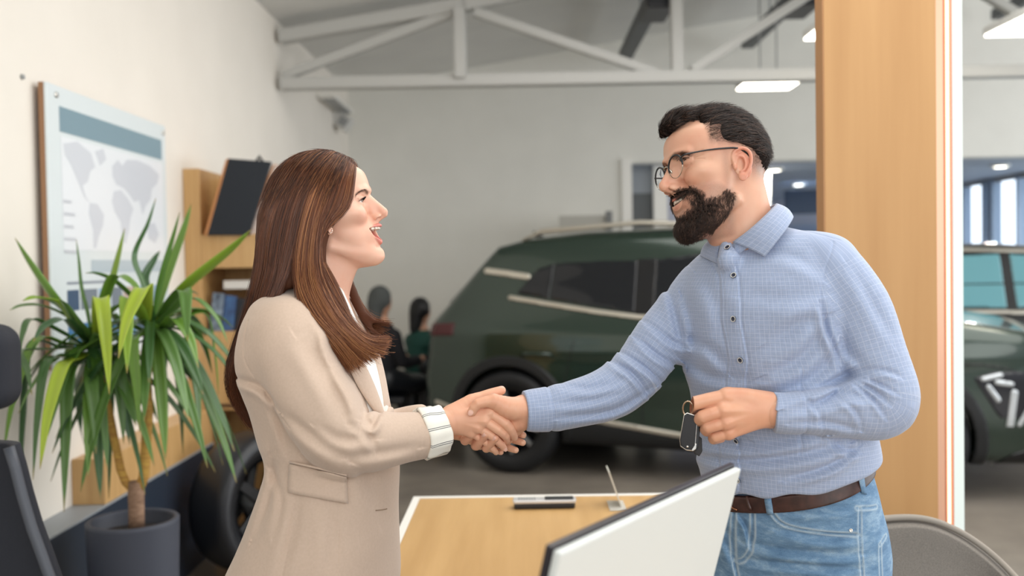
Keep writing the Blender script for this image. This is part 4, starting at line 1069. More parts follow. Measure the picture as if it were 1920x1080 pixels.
# ================================================================== FIGURE KIT
def hbasis(sgn, th, ps, ro):
    th, ps, ro = map(math.radians, (th, ps, ro)); c, s = math.cos, math.sin
    f = A(sgn*c(th)*c(ps), s(th), c(th)*s(ps)); u = A(sgn*s(th)*c(ps), -c(th), s(th)*s(ps)); l = A(-sgn*s(ps), 0, c(ps))
    return f, c(ro)*u-s(ro)*l, c(ro)*l+s(ro)*u
class Frame:
    """canonical (F forward, U up, L towards the camera side) <-> figure space"""
    def __init__(s, O, f, u, l, sc): s.O, s.B, s.sc = np.asarray(O, float), np.array([f, u, l]), sc
    def to(s, P): return (np.asarray(P, float)-s.O) @ s.B.T/s.sc
    def fro(s, C): return s.O+s.sc*(np.asarray(C, float) @ s.B)
def in_frame(fr, S, br=170, bc=(0, 0, 0)):
    def f(P): return S.ev(fr.to(P))*fr.sc
    f.evc = lambda P, cull: S.ev(fr.to(P), (fr.to(cull[0]), cull[1]/fr.sc, cull[2]/fr.sc))*fr.sc
    f.bc = fr.fro(A(*bc)); f.br = br; return f
def rot_axis(ax, deg):
    return np.array(Matrix.Rotation(math.radians(deg), 3, Vector(ax)))
def gauss2(X, Y, pts, w):
    d, t = dist_line2(X, Y, pts); return np.exp(-(d/w)**2), t

def head_solid(g):
    """g: dict of proportions.  canonical millimetres"""
    S = Solid(); m = g['male']; ey = g.get('eyu', 0)
    S.add(p_ell((0, 46, 0), (95, g.get('cr', 83), 75)))
    S.add(p_ell((-42, 36, 0), (52, 54, 60)), 22)
    wj = 1.0 if m else 0.92; op = g['open']           # mouth opening in mm
    ch = -6 if m else 0
    T = [(-110+ch-op*0.10, 48, 80, -15*wj, 15*wj), (-102+ch-op*0.1, 36, 90, -27*wj, 27*wj), (-90+ch-op*0.1, 18, 94, -40*wj, 40*wj), (-70, 0, 92, -51*wj, 51*wj),
         (-50, -10, 92, -58*wj, 58*wj), (-30, -20, 89, -62*wj, 62*wj), (-10, -30, 85, -66, 66), (10, -35, 86, -70, 70), (30, -40, 90, -71, 71), (50, -45, 94, -72, 72), (78, -50, 92, -68, 68)]
    # loft along U: sections span F and L
    S.add(p_loft([(a, b, c, d, e) for a, b, c, d, e in T], ax=1, ex=2.05, round_end=14), 12)
    if m: S.add(p_chain([(80, 34, -42), (92, 35, -22), (94, 34, 0), (92, 35, 22), (80, 34, 42)], [6, 8, 8, 8, 6], 3), 9)
    else: S.add(p_chain([(82, 36, -36), (91, 37, -18), (92, 36, 0), (91, 37, 18), (82, 36, 36)], [5, 6, 6, 6, 5], 3), 9)
    for s in (-1, 1):
        S.sub(p_ell((95, 19+ey, 31*s), (14, 12.5, 18)), 9)
        S.sub(p_sph((104, 22+ey, 15*s), 9), 8)
        S.add(p_ell((58, -7, 46*s), (26, 16, 20)), 16)
        S.add(p_ell((76 if m else 74, -13, 36*s), (14, 13, 16) if m else (11, 12, 14)), 9 if m else 14)
        S.add(p_chain([(8, -60, 49*s*wj), (45, -82+ch, 36*s*wj), (76, -97+ch, 12*s)], [11, 11, 12], 3), 12)
    # nose
    nl = g.get('nose', 0)
    nd = g.get('nd', 0)
    S.add(p_chain([(86, 28, 0), (96, 14, 0), (104+nl*.5, 2-nd*.5, 0), (110+nl, -9-nd, 0)], [7, 7, 7.5, 8.5], 3), 6)
    S.add(p_rc((90, 10, 0), (95, -14, 0), 12 if m else 10.5, 15 if m else 12), 8)
    S.add(p_sph((111+nl, -12-nd, 0), 9.3 if m else 7.4), 4)
    for s in (-1, 1): S.add(p_ell((100+nl*.5, -17-nd, (12 if m else 9.5)*s), (10, 7.5, 6.5) if m else (8, 6, 5)), 4)
    S.add(p_rc((112+nl, -17-nd, 0), (99, -25-nd*.6, 0), 4.6, 5), 3)
    for s in (-1, 1): S.sub(p_ell((103+nl*.6, -22-nd, 9.0*s), (7.5, 4.6, 4.4), rot_axis((0, 0, 1), 20)), 1.2)
    # muzzle, lips, mouth
    S.add(p_ell((76, -48, 0), (22, 24, g.get('mz', 36))), 14)
    S.add(p_sph((82, -92+ch-op*0.1, 0), 14 if m else 12.5), 13)
    mw = g['mw']; uc = g['uc']; lc = uc-op; cu = g['cu']     # mouth half width, upper/lower lip height, corner height
    up = [(g['cf'], cu, -mw), (g.get('lf', 90), (uc*2+cu)/3+1.0, -mw*.58), (97.5+g.get('lc', 0), uc+1.2, -4), (97+g.get('lc', 0), uc+0.6, 0), (97.5+g.get('lc', 0), uc+1.2, 4), (g.get('lf', 90), (uc*2+cu)/3+1.0, mw*.58), (g['cf'], cu, mw)]
    lw = [(g['cf'], cu, -mw), (g.get('lf', 90)-3, (lc*2+cu)/3-1.5, -mw*.62), (94-op*.08+g.get('ll', 0), lc-3, 0), (g.get('lf', 90)-3, (lc*2+cu)/3-1.5, mw*.62), (g['cf'], cu, mw)]
    S.add(p_chain(up, [2.6, 3.6, 4.4, 4.2, 4.4, 3.6, 2.6], 3), 3.0)
    S.add(p_chain(lw, [2.6, 4.2, 5.2, 4.2, 2.6], 4), 3.0)
    S.up, S.lw = up, lw
    mid = (uc+lc)/2; md = mid*0.5+(uc+cu)*0.25-op*0.13
    cav = Solid()
    cav.add(p_chain([(g['cf']+4, cu-1, -mw*.93), (94, md, -mw*.55), (99, mid-0.5, 0), (94, md, mw*.55), (g['cf']+4, cu-1, mw*.93)], [max(1.4, op*.12), max(2.2, op*.38), max(3, op*.5-1.2), max(2.2, op*.38), max(1.4, op*.12)], 4, n=(1, 0, 0), q=g.get('cq', 2.2)))
    f = lambda P: cav.ev(P); f.bc = A(92, mid, 0); f.br = 60
    S.sub(f, 1.6)
    S.sub(p_ell((72, mid, 0), (24, max(5, op*.5), mw*.8)), 2)
    # eyes: lids round the eyeball, then the slit
    e = g['eye']
    for s in (-1, 1):
        S.add(p_sph((72.5, 20+ey, 31.5*s), 14.0), 3.0)
        S.sub(p_chain([(82, 19.0+ey, 18.5*s), (90, 20.3+ey, 26*s), (90, 20.6+ey, 34*s), (83, 19.3+ey, 43.5*s)], [0.7, e, e, 0.6], 4, n=(1, 0, 0), q=3), 0.8)
        S.add(p_chain([(82, 25.5+ey, 21*s), (86, 27.2+ey, 31*s), (80, 25+ey, 43*s)], [1.6, 2.2, 1.6], 3), 2.5)
    # creases as gentle grooves
    sm = g.get('smile', 1)
    def crease(P, d):
        F, U, L = P.T; al = np.abs(L); w = smooth01((F-40)/25); out = np.zeros(len(P))
        gz, t = gauss2(al, U, [(13, -13), (22, -22), (32, -36), (mw+8, cu-6), (mw+9, cu-22)], 3.8); out += 2.9*sm*gz*np.clip(1.2-t, 0.2, 1)
        gz, t = gauss2(al, U, [(17, 13), (28, 8.5), (40, 11)], 2.2); out += 1.0*gz
        gz, t = gauss2(al, U, [(20, 29), (31, 31), (42, 27)], 2.0); out += 0.9*gz
        for a, b in ((26, 33), (19, 18), (13, 6)):
            gz, t = gauss2(F, U, [(74, a*.35+12), (62, b*.6+9)], 1.4); out += 0.9*gz*(al > 40)*g.get('crow', 0)
        gz, t = gauss2(L, U, [(0, -27), (0, -36)], 3.0); out += 1.0*gz
        gz, t = gauss2(L, U, [(-18, lc-12), (0, lc-13), (18, lc-12)], 4); out += 1.6*gz
        return out*w
    S.disp.append(crease)
    # ears
    for s in (-1, 1):
        es = g.get('es', 0.92); E = lambda F, U, o=0: (F*es+g.get('ef', 0), U*es+g.get('eu', 0), s*(73.0+o-0.42*F*es))
        S.add(p_ell(E(-8, 5, -1), (16, 27, 3.2), rot_axis((0, 1, 0), -s*22) @ rot_axis((0, 0, 1), 12)), 3)
        S.add(p_chain([E(5, 8, 0), E(7, 22, 1), E(0, 33, 2), E(-13, 35, 3), E(-23, 25, 3), E(-23, 8, 3), E(-17, -8, 2), E(-9, -19, 1)], [2.5, 3, 3.2, 3.2, 3.2, 3, 3, 3.5], 3), 1.6)
        S.add(p_ell(E(-5, -20, 1), (7.5, 8.5, 3.6), rot_axis((0, 1, 0), -s*18)), 3)
        S.sub(p_ell(E(-4, 4, 4), (8, 13, 5.5)), 2)
        S.sub(p_chain([E(-2, 26, 3.5), E(-12, 28, 4.5), E(-17, 18, 5), E(-17, 4, 5)], [2.6, 2.8, 2.6, 2.2], 3), 1.2)
        S.add(p_chain([E(-3, 22, 1.5), E(-11, 17, 3), E(-13, 6, 3.4), E(-10, -6, 3), E(-3, -11, 2)], [2, 2.4, 2.4, 2.2, 2.4], 3), 1.5)
        S.add(p_ell(E(6, 1, 2), (3.6, 6, 3.6)), 2)
        if s == -1 and not g.get('far_ear', True): pass
    return S

def skin_material(name, base, ruddy):
    m = mat(name, base, 0.42); t = NT(m); b = t.b
    at = t.n('ShaderNodeAttribute', attribute_name='tint')
    nz = t.n('ShaderNodeTexNoise'); tc = t.n('ShaderNodeTexCoord'); t.l(tc.outputs['Object'], nz.inputs['Vector'])
    nz.inputs['Scale'].default_value = 28; nz.inputs['Detail'].default_value = 5
    mx = t.n('ShaderNodeMixRGB', blend_type='MIX'); r = t.ramp(nz.outputs[0], [(0.35, (0, 0, 0, 1)), (0.75, (0.35, 0.35, 0.35, 1))])
    t.l(r.outputs[0], mx.inputs[0]); mx.inputs[2].default_value = ruddy
    t.l(at.outputs['Color'], mx.inputs[1]); t.l(mx.outputs[0], b.inputs['Base Color'])
    n2 = t.n('ShaderNodeTexNoise'); n2.inputs['Scale'].default_value = 900; n2.inputs['Detail'].default_value = 3; t.l(tc.outputs['Object'], n2.inputs['Vector'])
    t.bump(n2.outputs[0], 0.12, 0.0006)
    b.inputs['Subsurface Weight'].default_value = 0.12
    b.inputs['Subsurface Radius'].default_value = (0.012, 0.005, 0.003)
    b.inputs['Subsurface Scale'].default_value = 0.6
    b.inputs['Specular IOR Level'].default_value = 0.4
    return m
def mixc(c, c2, w): return c*(1-w[:, None])+np.asarray(c2[:3])[None]*w[:, None]

def strands(name, roots, paths, width, m, parent, tint=None, tip=0.25):
    """paths (n,k,3) in figure space -> three-sided tapering tubes in one mesh (one head of hair)"""
    n, k, _ = paths.shape
    t = np.gradient(paths, axis=1); t /= np.maximum(np.linalg.norm(t, axis=2, keepdims=True), 1e-9)
    ref = np.array([0.31, 0.2, 0.93]); a = np.cross(t, ref); a /= np.maximum(np.linalg.norm(a, axis=2, keepdims=True), 1e-9); b = np.cross(t, a)
    wd = (width*np.ones(n))[:, None, None]*(1-(1-tip)*np.linspace(0, 1, k)[None, :, None]**1.6)
    V = np.stack([paths+wd*(a*math.cos(x)+b*math.sin(x)) for x in (0, 2*math.pi/3, 4*math.pi/3)], 2)   # n,k,3,3
    idx = np.arange(n*k*3).reshape(n, k, 3)
    F = np.concatenate([np.stack([idx[:, :-1, j], idx[:, :-1, (j+1) % 3], idx[:, 1:, (j+1) % 3], idx[:, 1:, j]], -1).reshape(-1, 4) for j in range(3)])
    o = fig_mesh(name, V.reshape(-1, 3), F, m, parent)
    tv = RNG.random(n) if tint is None else tint
    vattr(o, 'strand', np.repeat(tv, k*3), 'FLOAT')
    return o
def hair_material(name, dark, mid, light, rough=0.38):
    m = mat(name, mid, rough); t = NT(m)
    at = t.n('ShaderNodeAttribute', attribute_name='strand')
    r = t.ramp(at.outputs['Fac'], [(0.0, dark), (0.55, mid), (1.0, light)]); t.l(r.outputs[0], t.b.inputs['Base Color'])
    t.b.inputs['Specular IOR Level'].default_value = 0.5
    return m

# hands: wrist -> palm -> five fingers, each finger its own chain of joints
def hand(S, wrist, mcp, fingers, thumb, palm_n, rw=(24, 0.72), palm_r=11.5, fr=(9.2, 8.2, 7.4, 6.4), arm=None, k=1.2):
    """wrist: centre; mcp: knuckles (index..little); fingers: list of 3 further joints each; thumb: 4 points (root..tip)"""
    pn = unit(palm_n); wrist = np.asarray(wrist, float); mcp = [np.asarray(q, float) for q in mcp]
    mid = (mcp[1]+mcp[2])/2
    H = Solid()
    across = unit(mcp[0]-mcp[3])
    w0 = wrist+across*12; w1 = wrist-across*12
    H.add(p_rc(w0, mcp[0], palm_r+2.5, palm_r-0.5, pn, 0.95)); H.add(p_rc(wrist+across*4, mcp[1], palm_r+3, palm_r, pn, 0.95), 9)
    H.add(p_rc(wrist-across*4, mcp[2], palm_r+3, palm_r-0.7, pn, 0.95), 9); H.add(p_rc(w1, mcp[3], palm_r+2, palm_r-2, pn, 0.95), 9)
    if arm is not None: H.add(p_chain([arm, (np.asarray(arm)+wrist)/2, wrist], [rw[0]+2, rw[0], rw[0]-2], 2, pn, rw[1]), 8)
    for j, (m0, js) in enumerate(zip(mcp, fingers)):
        r = fr[j]; pts = [m0]+[np.asarray(q, float) for q in js]
        H.add(p_sph(m0, r+1.8), 6)
        H.add(p_chain(pts, [r+0.6, r+0.5, r*0.93, r*0.80], 2), k)
    tp = [np.asarray(q, float) for q in thumb]
    H.add(p_rc(wrist*0.5+tp[0]*0.5, tp[1], 13, 11.5), 8)
    H.add(p_chain(tp[1:], [11.5, 9.8, 8.4][:len(tp)-1], 2), 3)
    f = lambda P: H.ev(P)
    f.evc = H.ev
    allp = np.array([wrist]+mcp+[q for js in fingers for q in js]+tp); f.bc = allp.mean(0); f.br = np.linalg.norm(allp-f.bc, axis=1).max()+14
    if arm is not None: f.br = 1e9
    S.add(f, 0 if arm is None else 10); return H
def nail(S, tip, prev, out, r):
    """a nail plate on a fingertip: a shallow step in the surface"""
    tip = np.asarray(tip, float); prev = np.asarray(prev, float); d = unit(tip-prev); out = unit(out)
    out = unit(out-d*(out@d)); side = np.cross(d, out)
    c = tip+d*(r*0.2)+out*(r*0.86)
    S.add(p_ell(c, (r*0.72, r*0.22, r*0.60), np.array([d, out, side])), 0.5)
    return (c, d, out, side, r)

class TFrame:
    """turned trunk frame: a = sideways (towards the camera-side shoulder), v, b = chest direction; axis follows cu(v), cz(v)"""
    def __init__(s, al, cu, cz, dirn=-1):
        al = math.radians(al); s.a = (math.cos(al)*(-dirn), math.sin(al)); s.b = (dirn*math.sin(al), math.cos(al)); s.cu, s.cz = cu, cz
    def ab(s, P):
        x = P[:, 0]-s.cu(P[:, 1]); z = P[:, 2]-s.cz(P[:, 1])
        return x*s.a[0]+z*s.a[1], x*s.b[0]+z*s.b[1]
def p_trunk(tf, tab, ex=2.2, end=18, full=0.0):
    T = np.asarray(tab, float); fa, fb, fb2 = cspline(T[:, 0], T[:, 1]), cspline(T[:, 0], T[:, 2]), cspline(T[:, 0], T[:, 3] if T.shape[1] > 3 else T[:, 2])
    def f(P):
        a, b = tf.ab(P); ra = fa(P[:, 1]); rb = np.where(b > 0, fb(P[:, 1]), fb2(P[:, 1]))
        x, y = np.abs(a)/ra, np.abs(b)/rb; n = (x**ex+y**ex)**(1/ex)
        d = (n-1)*(ra*rb)/np.maximum(np.sqrt((rb*x)**2+(ra*y)**2)/np.maximum(n, 1e-3), 1e-3)
        d = np.where(n < 0.3, -0.6*np.minimum(ra, rb), d)
        return smax(d, np.maximum(T[0, 0]-P[:, 1], P[:, 1]-T[-1, 0]), end)
    f.bc = np.zeros(3); f.br = 1e9; f.fa, f.fb = fa, fb
    return f
def qline(pts, zf): return np.array([Q(x, y, zf(x))[:2] for x, y in pts]) if zf else np.array(pts, float)
def folds(lines, zmin=-1e9, zmax=1e9, zf=None):
    """lines: (points, amplitude, width[, sign]); ridge beside a groove, in the figure plane"""
    pre = []
    for L in lines:
        pts = qline(L[0], zf); pts = catmull(pts, 4) if len(L[0]) > 2 else pts
        pre.append((pts, L[1], L[2], pts.min(0)-3*L[2], pts.max(0)+3*L[2]))
    def g(P, d):
        out = np.zeros(len(P)); near = (np.abs(d) < 40) & (P[:, 2] > zmin) & (P[:, 2] < zmax)
        for pts, amp, w, lo, hi in pre:
            m = near & (P[:, 0] > lo[0]) & (P[:, 0] < hi[0]) & (P[:, 1] > lo[1]) & (P[:, 1] < hi[1])
            if not m.any(): continue
            X, Y = P[m, 0], P[m, 1]; dd, t = dist_line2(X, Y, pts)
            i = np.clip((t*(len(pts)-1)).astype(int), 0, len(pts)-2); e = pts[i+1]-pts[i]; q = np.stack([X, Y], 1)-pts[i]
            sgn = np.sign(e[:, 0]*q[:, 1]-e[:, 1]*q[:, 0]); taper = np.sin(math.pi*np.clip(t*0.9+0.05, 0, 1))**0.7
            sd = sgn*dd/w
            out[m] += 2.0*amp*taper*(-np.exp(-(sd-0.8)**2)*0.8+np.exp(-(sd+0.5)**2*1.6))
        return out
    return g
def ripples(amp, sc, seed):
    """soft cloth undulation"""
    r = np.random.default_rng(seed); K = r.normal(0, 1, (7, 3))*np.asarray(sc); ph = r.random(7)*6.28
    def g(P, d): return amp*sum(np.sin(P@K[i]+ph[i]+1.3*np.sin(P@K[(i+2) % 7]*0.6)) for i in range(7))/3.0
    return g
def surf_z(S, px, py, z0=260, side=1):
    """depth of the first surface met along the line of sight through a pixel"""
    z = z0
    for _ in range(80):
        P = Q(px, py, z)[None]; d = float(S(P)[0])
        if d < 0.05: break
        z -= max(0.15, d*0.8)
        if z < -200: return Q(px, py, 100)
    return Q(px, py, z)
def surf_n(S, p):
    g = sum(S.ev((p+t*1.0)[None])[0]*t for t in TET); return g/max(np.linalg.norm(g), 1e-6)
def cloth_check(name, base, line, lw=0.065, scale=1.0, sheen=0.3):
    m = mat(name, base, 0.8); t = NT(m)
    at = t.n('ShaderNodeAttribute', attribute_name='ck'); sep = t.n('ShaderNodeSeparateXYZ'); t.l(at.outputs['Vector'], sep.inputs[0])
    outs = []
    for i in (0, 1):
        mu = t.n('ShaderNodeMath', operation='MULTIPLY'); mu.inputs[1].default_value = 1/7.6*scale; t.l(sep.outputs[i], mu.inputs[0])
        fr = t.n('ShaderNodeMath', operation='FRACT'); t.l(mu.outputs[0], fr.inputs[0])
        sb_ = t.n('ShaderNodeMath', operation='SUBTRACT'); sb_.inputs[1].default_value = 0.5; t.l(fr.outputs[0], sb_.inputs[0])
        ab = t.n('ShaderNodeMath', operation='ABSOLUTE'); t.l(sb_.outputs[0], ab.inputs[0])
        lt = t.n('ShaderNodeMapRange', interpolation_type='SMOOTHSTEP'); lt.inputs['From Min'].default_value = 0.0; lt.inputs['From Max'].default_value = lw; lt.inputs['To Min'].default_value = 1; lt.inputs['To Max'].default_value = 0
        t.l(ab.outputs[0], lt.inputs['Value']); outs.append(lt.outputs[0])
    mx = t.n('ShaderNodeMath', operation='MAXIMUM'); t.l(outs[0], mx.inputs[0]); t.l(outs[1], mx.inputs[1])
    # woven slubs
    nz = t.n('ShaderNodeTexNoise'); nz.inputs['Scale'].default_value = 1.0; nz.inputs['Detail'].default_value = 4
    mp = t.n('ShaderNodeMapping'); mp.inputs['Scale'].default_value = (0.05, 0.9, 0.5); t.l(at.outputs['Vector'], mp.inputs[0]); t.l(mp.outputs[0], nz.inputs['Vector'])
    n2 = t.n('ShaderNodeTexNoise'); n2.inputs['Scale'].default_value = 1.0; n2.inputs['Detail'].default_value = 4
    m2 = t.n('ShaderNodeMapping'); m2.inputs['Scale'].default_value = (0.9, 0.05, 0.5); t.l(at.outputs['Vector'], m2.inputs[0]); t.l(m2.outputs[0], n2.inputs['Vector'])
    ad = t.n('ShaderNodeMath', operation='ADD'); t.l(nz.outputs[0], ad.inputs[0]); t.l(n2.outputs[0], ad.inputs[1])
    r = t.ramp(ad.outputs[0], [(0.40, tuple(c*0.89 for c in base[:3])+(1,)), (0.62, tuple(min(1, c*1.09) for c in base[:3])+(1,))]); 
    hf_ = t.n('ShaderNodeMath', operation='MULTIPLY'); hf_.inputs[1].default_value = 0.5; t.l(ad.outputs[0], hf_.inputs[0]); t.l(hf_.outputs[0], r.inputs[0])
    mix = t.n('ShaderNodeMixRGB'); br = t.n('ShaderNodeMath', operation='MULTIPLY'); br.inputs[1].default_value = 0.40; t.l(mx.outputs[0], br.inputs[0])
    t.l(br.outputs[0], mix.inputs[0]); t.l(r.outputs[0], mix.inputs[1]); mix.inputs[2].default_value = line
    t.l(mix.outputs[0], t.b.inputs['Base Color']); t.b.inputs['Sheen Weight'].default_value = sheen
    t.bump(ad.outputs[0], 0.25, 0.0006)
    return m

# ================================================================== THE MAN
hf, hu, hl_ = hbasis(-1, 3, 18, 14)
MF = Frame((1350, 331, 0), hf, hu, hl_, 1.025)
GM = dict(male=True, cr=77, lf=91, open=9.5, mw=35, uc=-43, cu=-38.5, cf=76, eye=2.2, nose=5, nd=5, crow=1.2, smile=1.3, ef=6, eu=-9)
HS = head_solid(GM)
man = thing('person', 'bearded man in glasses, blue checked shirt and jeans, shaking hands and holding a key', 'person', tuple(fig2world(A(1490, 2000, 0)[None])[0]*np.array([1, 1, 0])))
skin_m = srgb(216, 170, 144)
SKM = skin_material('man_skin', skin_m, srgb(205, 130, 105))
man_head = in_frame(MF, HS)
MB = Solid(); MB.add(man_head)
# neck and upper chest under the collar
MB.add(p_chain([MF.fro((-22, -20, 0)), (1392, 430, 5), (1412, 500, 10), (1430, 560, 10)], [58, 58, 62, 85], 3), 14)
MB.add(p_rc(MF.fro((40, -70, 0)), (1372, 455, 8), 26, 34), 20)      # throat
MB.add(p_ell(A(1372, 418, 34), (9, 10, 9)), 10)
def man_tint(V):
    C = MF.to(V); F, U, L = C.T; al = np.abs(L)
    c = np.tile(np.array(skin_m[:3]), (len(V), 1))
    c = mixc(c, srgb(214, 140, 112), 0.38*np.exp(-(((F-80)/22)**2+((U+14)/16)**2+((al-38)/18)**2)))
    c = mixc(c, srgb(212, 128, 108), 0.5*np.exp(-(((F-112)/14)**2+((U+14)/12)**2+(al/14)**2)))
    c = mixc(c, srgb(208, 130, 108), 0.6*smooth01((al-72)/6)*smooth01((30-np.abs(F+8))/8)*smooth01((45-np.abs(U-5))/8))
    lip = np.minimum(HSup(C), HSlw(C)); c = mixc(c, srgb(188, 100, 92), 0.85*smooth01((2.0-lip)/2.5)*(F > 70))
    # closely cut hair on the sides and nape, thin stubble on the cheek
    side = smooth01((al-30)/18)
    fade = smooth01((U-22)/26)*smooth01((44-F)/10)*side*0.85
    back = smooth01((-14-F)/22)*smooth01((U+44)/50)*0.85
    burn = np.exp(-((F-25)/9)**2)*smooth01((34-U)/14)*smooth01((U+60)/20)*side*0.30
    temple = smooth01((U-28)/18)*smooth01((56-F)/10)*smooth01((F+30)/10)*side*0.6; fade = np.maximum(fade, temple)
    stub = smooth01((-22-U-0.25*np.maximum(0, 55-F))/16)*smooth01((F-2)/14)*smooth01((U+125)/8)*0.5
    w = np.clip(np.maximum(np.maximum(fade, back), np.maximum(burn, stub)), 0, 1)*(1-smooth01((al-84)/4))
    nz = 0.75+0.25*RNG.random(len(V))
    w = w*(F < 96)*(HSdist(C) < 60)
    c = mixc(c, srgb(92, 72, 62), w*nz)
    brow = np.exp(-(gdist(al, U, [(14, 31), (26, 35.5), (40, 32), (47, 27)])/3.2)**2)*smooth01((F-55)/10)
    c = mixc(c, srgb(60, 42, 34), 0.8*brow)
    return c
def gdist(X, Y, pts): return dist_line2(X, Y, pts)[0]
HSup = p_chain(HS.up, [2.6, 3.6, 4.4, 4.2, 4.4, 3.6, 2.6], 3); HSlw = p_chain(HS.lw, [2.6, 4.2, 5.2, 4.2, 2.6], 4)
HSdist = lambda C: np.zeros(len(C))
def eyes(fr, parent, iris_c, gaze, eyu=0):
    m = mat('eye_white', srgb(232, 226, 220), 0.12)
    t = NT(m); at = t.n('ShaderNodeAttribute', attribute_name='tint'); t.l(at.outputs['Color'], t.b.inputs['Base Color'])
    m.node_tree.nodes['Principled BSDF'].inputs['Coat Weight'].default_value = 0.6
    for s in (-1, 1):
        n = 40; th, ph = np.meshgrid(np.linspace(0, math.pi, n), np.linspace(0, 2*math.pi, n*2, endpoint=False), indexing='ij')
        g = unit(gaze); ref = unit(np.cross(g, (0, 1, 0))); up = np.cross(ref, g)
        r = 12.1+0.7*np.exp(-(th/0.42)**4)
        D = np.cos(th)[..., None]*g+np.sin(th)[..., None]*(np.cos(ph)[..., None]*ref+np.sin(ph)[..., None]*up)
        V = (A(72.5, 20+eyu, 31.5*s)+r[..., None]*D).reshape(-1, 3)
        idx = np.arange(n*n*2).reshape(n, n*2); j = np.roll(idx, -1, 1)
        Fq = np.stack([idx[:-1], idx[1:], j[1:], j[:-1]], -1).reshape(-1, 4)
        o = fig_mesh('eye', fr.fro(V), Fq, m, parent)
        tt = th.ravel(); c = np.tile(np.array(srgb(228, 218, 210)[:3]), (len(V), 1))
        c = mixc(c, iris_c, smooth01((0.50-tt)/0.05)); c = mixc(c, (0.02, 0.015, 0.012), smooth01((0.47-tt)/0.02)*smooth01((tt-0.43)/0.02)*0.6)
        c = mixc(c, (0.004, 0.004, 0.004), smooth01((0.20-tt)/0.03)); vattr(o, 'tint', c)
def teeth(fr, parent, g, nt=5, f0=96.5, cv=0.023):
    m = mat('tooth_enamel', srgb(238, 230, 214), 0.18); m.node_tree.nodes['Principled BSDF'].inputs['Coat Weight'].default_value = 0.4
    gum = mat('mouth_lining', srgb(140, 62, 58), 0.35)
    S = Solid(); uc, op = g['uc'], g['open']
    wds = [8.4, 6.8, 7.4, 7.0, 6.6]
    def arch(L, f0): return f0-cv*L*L
    for s in (-1, 1):
        L = 0
        for i, w in enumerate(wds[:nt]):
            c = L+w/2; L += w; hgt = (9.5, 8.6, 9.0, 8.0, 7.2)[i]
            f = arch(c, f0); ang = math.degrees(math.atan(2*cv*c))*s
            S.add(p_box((f, uc-hgt/2+3.6-(0.6 if i == 1 else 0), s*c), (3.2, hgt/2, w/2-0.12), 1.7, rot_axis((0, 1, 0), ang)), 0.25)
    if True:
        for s in (-1, 1):
            L = 0
            for i, w in enumerate((5.6, 5.8, 6.6, 6.8, 6.8)[:nt]):
                c = L+w/2; L += w
                f = arch(c, f0-5)-0.08*op; ang = math.degrees(math.atan(2*cv*c))*s
                S.add(p_box((f, uc-op-0.5, s*c), (3.0, 4.2, w/2-0.12), 1.6, rot_axis((0, 1, 0), ang)), 0.25)
    V, F = polygonise(S, (55, uc-op-12, -42), (100, uc+12, 42), 0.7)
    fig_mesh('teeth', fr.fro(V), F, m, parent)
    # lining of the mouth and the tongue
    S = Solid(); S.add(p_ell((66, uc-op/2, 0), (25, op*.5+9, 33))); S.sub(p_ell((79, uc-op/2, 0), (22, op*.5+2.5, 31)), 2); S.add(p_ell((66, uc-op-1, 0), (20, 6, 17)), 2)
    V, F = polygonise(S, (36, uc-op-24, -40), (100, uc+22, 40), 1.2)
    fig_mesh('mouth', fr.fro(V), F, gum, parent)
eyes(MF, man, srgb(70, 48, 34), (1, -0.05, 0.05)); teeth(MF, man, GM)

# hair: short sides, long top swept back with a lifted front
HM = hair_material('dark_brown_hair', srgb(22, 15, 12), srgb(46, 32, 26), srgb(112, 82, 66), 0.45)
HMB = mat('hair_mass', srgb(24, 17, 14), 0.95, 0.0, 0.1)
HT = Solid()
HT.add(p_ell((0, 47, 0), (97, 81, 78)))
HT.add(p_ell((-40, 38, 0), (56, 58, 63)), 18)
HT.add(p_chain([(68, 104, -26), (78, 106, 0), (70, 104, 26)], [14, 16, 14], 3), 14)       # lifted front
HT.add(p_chain([(84, 94, -24), (92, 95, 0), (86, 94, 24)], [10, 12, 10], 3), 10)
HT.add(p_ell((20, 102, 0), (60, 20, 50)), 16)
hl_poly = poly2([(106, 140), (106, 92), (92, 84), (84, 90), (66, 97), (50, 92), (50, 74), (47, 46), (30, 40), (-6, 36), (-34, 27), (-54, 8), (-68, -14), (-78, -38), (-88, -40), (-130, -20), (-130, 160)])
_hc = lambda P: hl_poly(P[:, 0]-0.0006*P[:, 2]**2, P[:, 1]); _hc.br = 1e9; _hc.bc = np.zeros(3)
HT.cut(_hc, 5)
def h_noise(P, d):
    return 1.3*np.sin(P[:, 2]*0.42+1.5*np.sin(P[:, 0]*0.05))*smooth01((P[:, 1]-60)/30)+0.6*np.sin(P[:, 2]*0.9+P[:, 1]*0.1)
HT.disp.append(h_noise)
V, F = polygonise(HT, (-115, -45, -95), (115, 155, 95), 2.0)
hair_o = fig_mesh('hair', MF.fro(V), F, HMB, man); vattr(hair_o, 'strand', 0.1+0.25*RNG.random(len(V)), 'FLOAT')
def grad_n(S, P, e=0.5):
    g = np.zeros_like(P); so = np.argsort((P[:, 0]//24)*1e8+(P[:, 1]//24)*1e4+P[:, 2]//24, kind='stable')
    for c in range(0, len(P), 2500):
        ii = so[c:c+2500]; X = P[ii]; pc = (X.min(0)+X.max(0))/2; cl = (pc, np.linalg.norm(X.max(0)-X.min(0))/2, 12)
        g[ii] = sum(S.ev(X+t*e, cl)[:, None]*t for t in TET)
    return g/np.maximum(np.linalg.norm(g, axis=1, keepdims=True), 1e-9)
def shortgrow(): pass
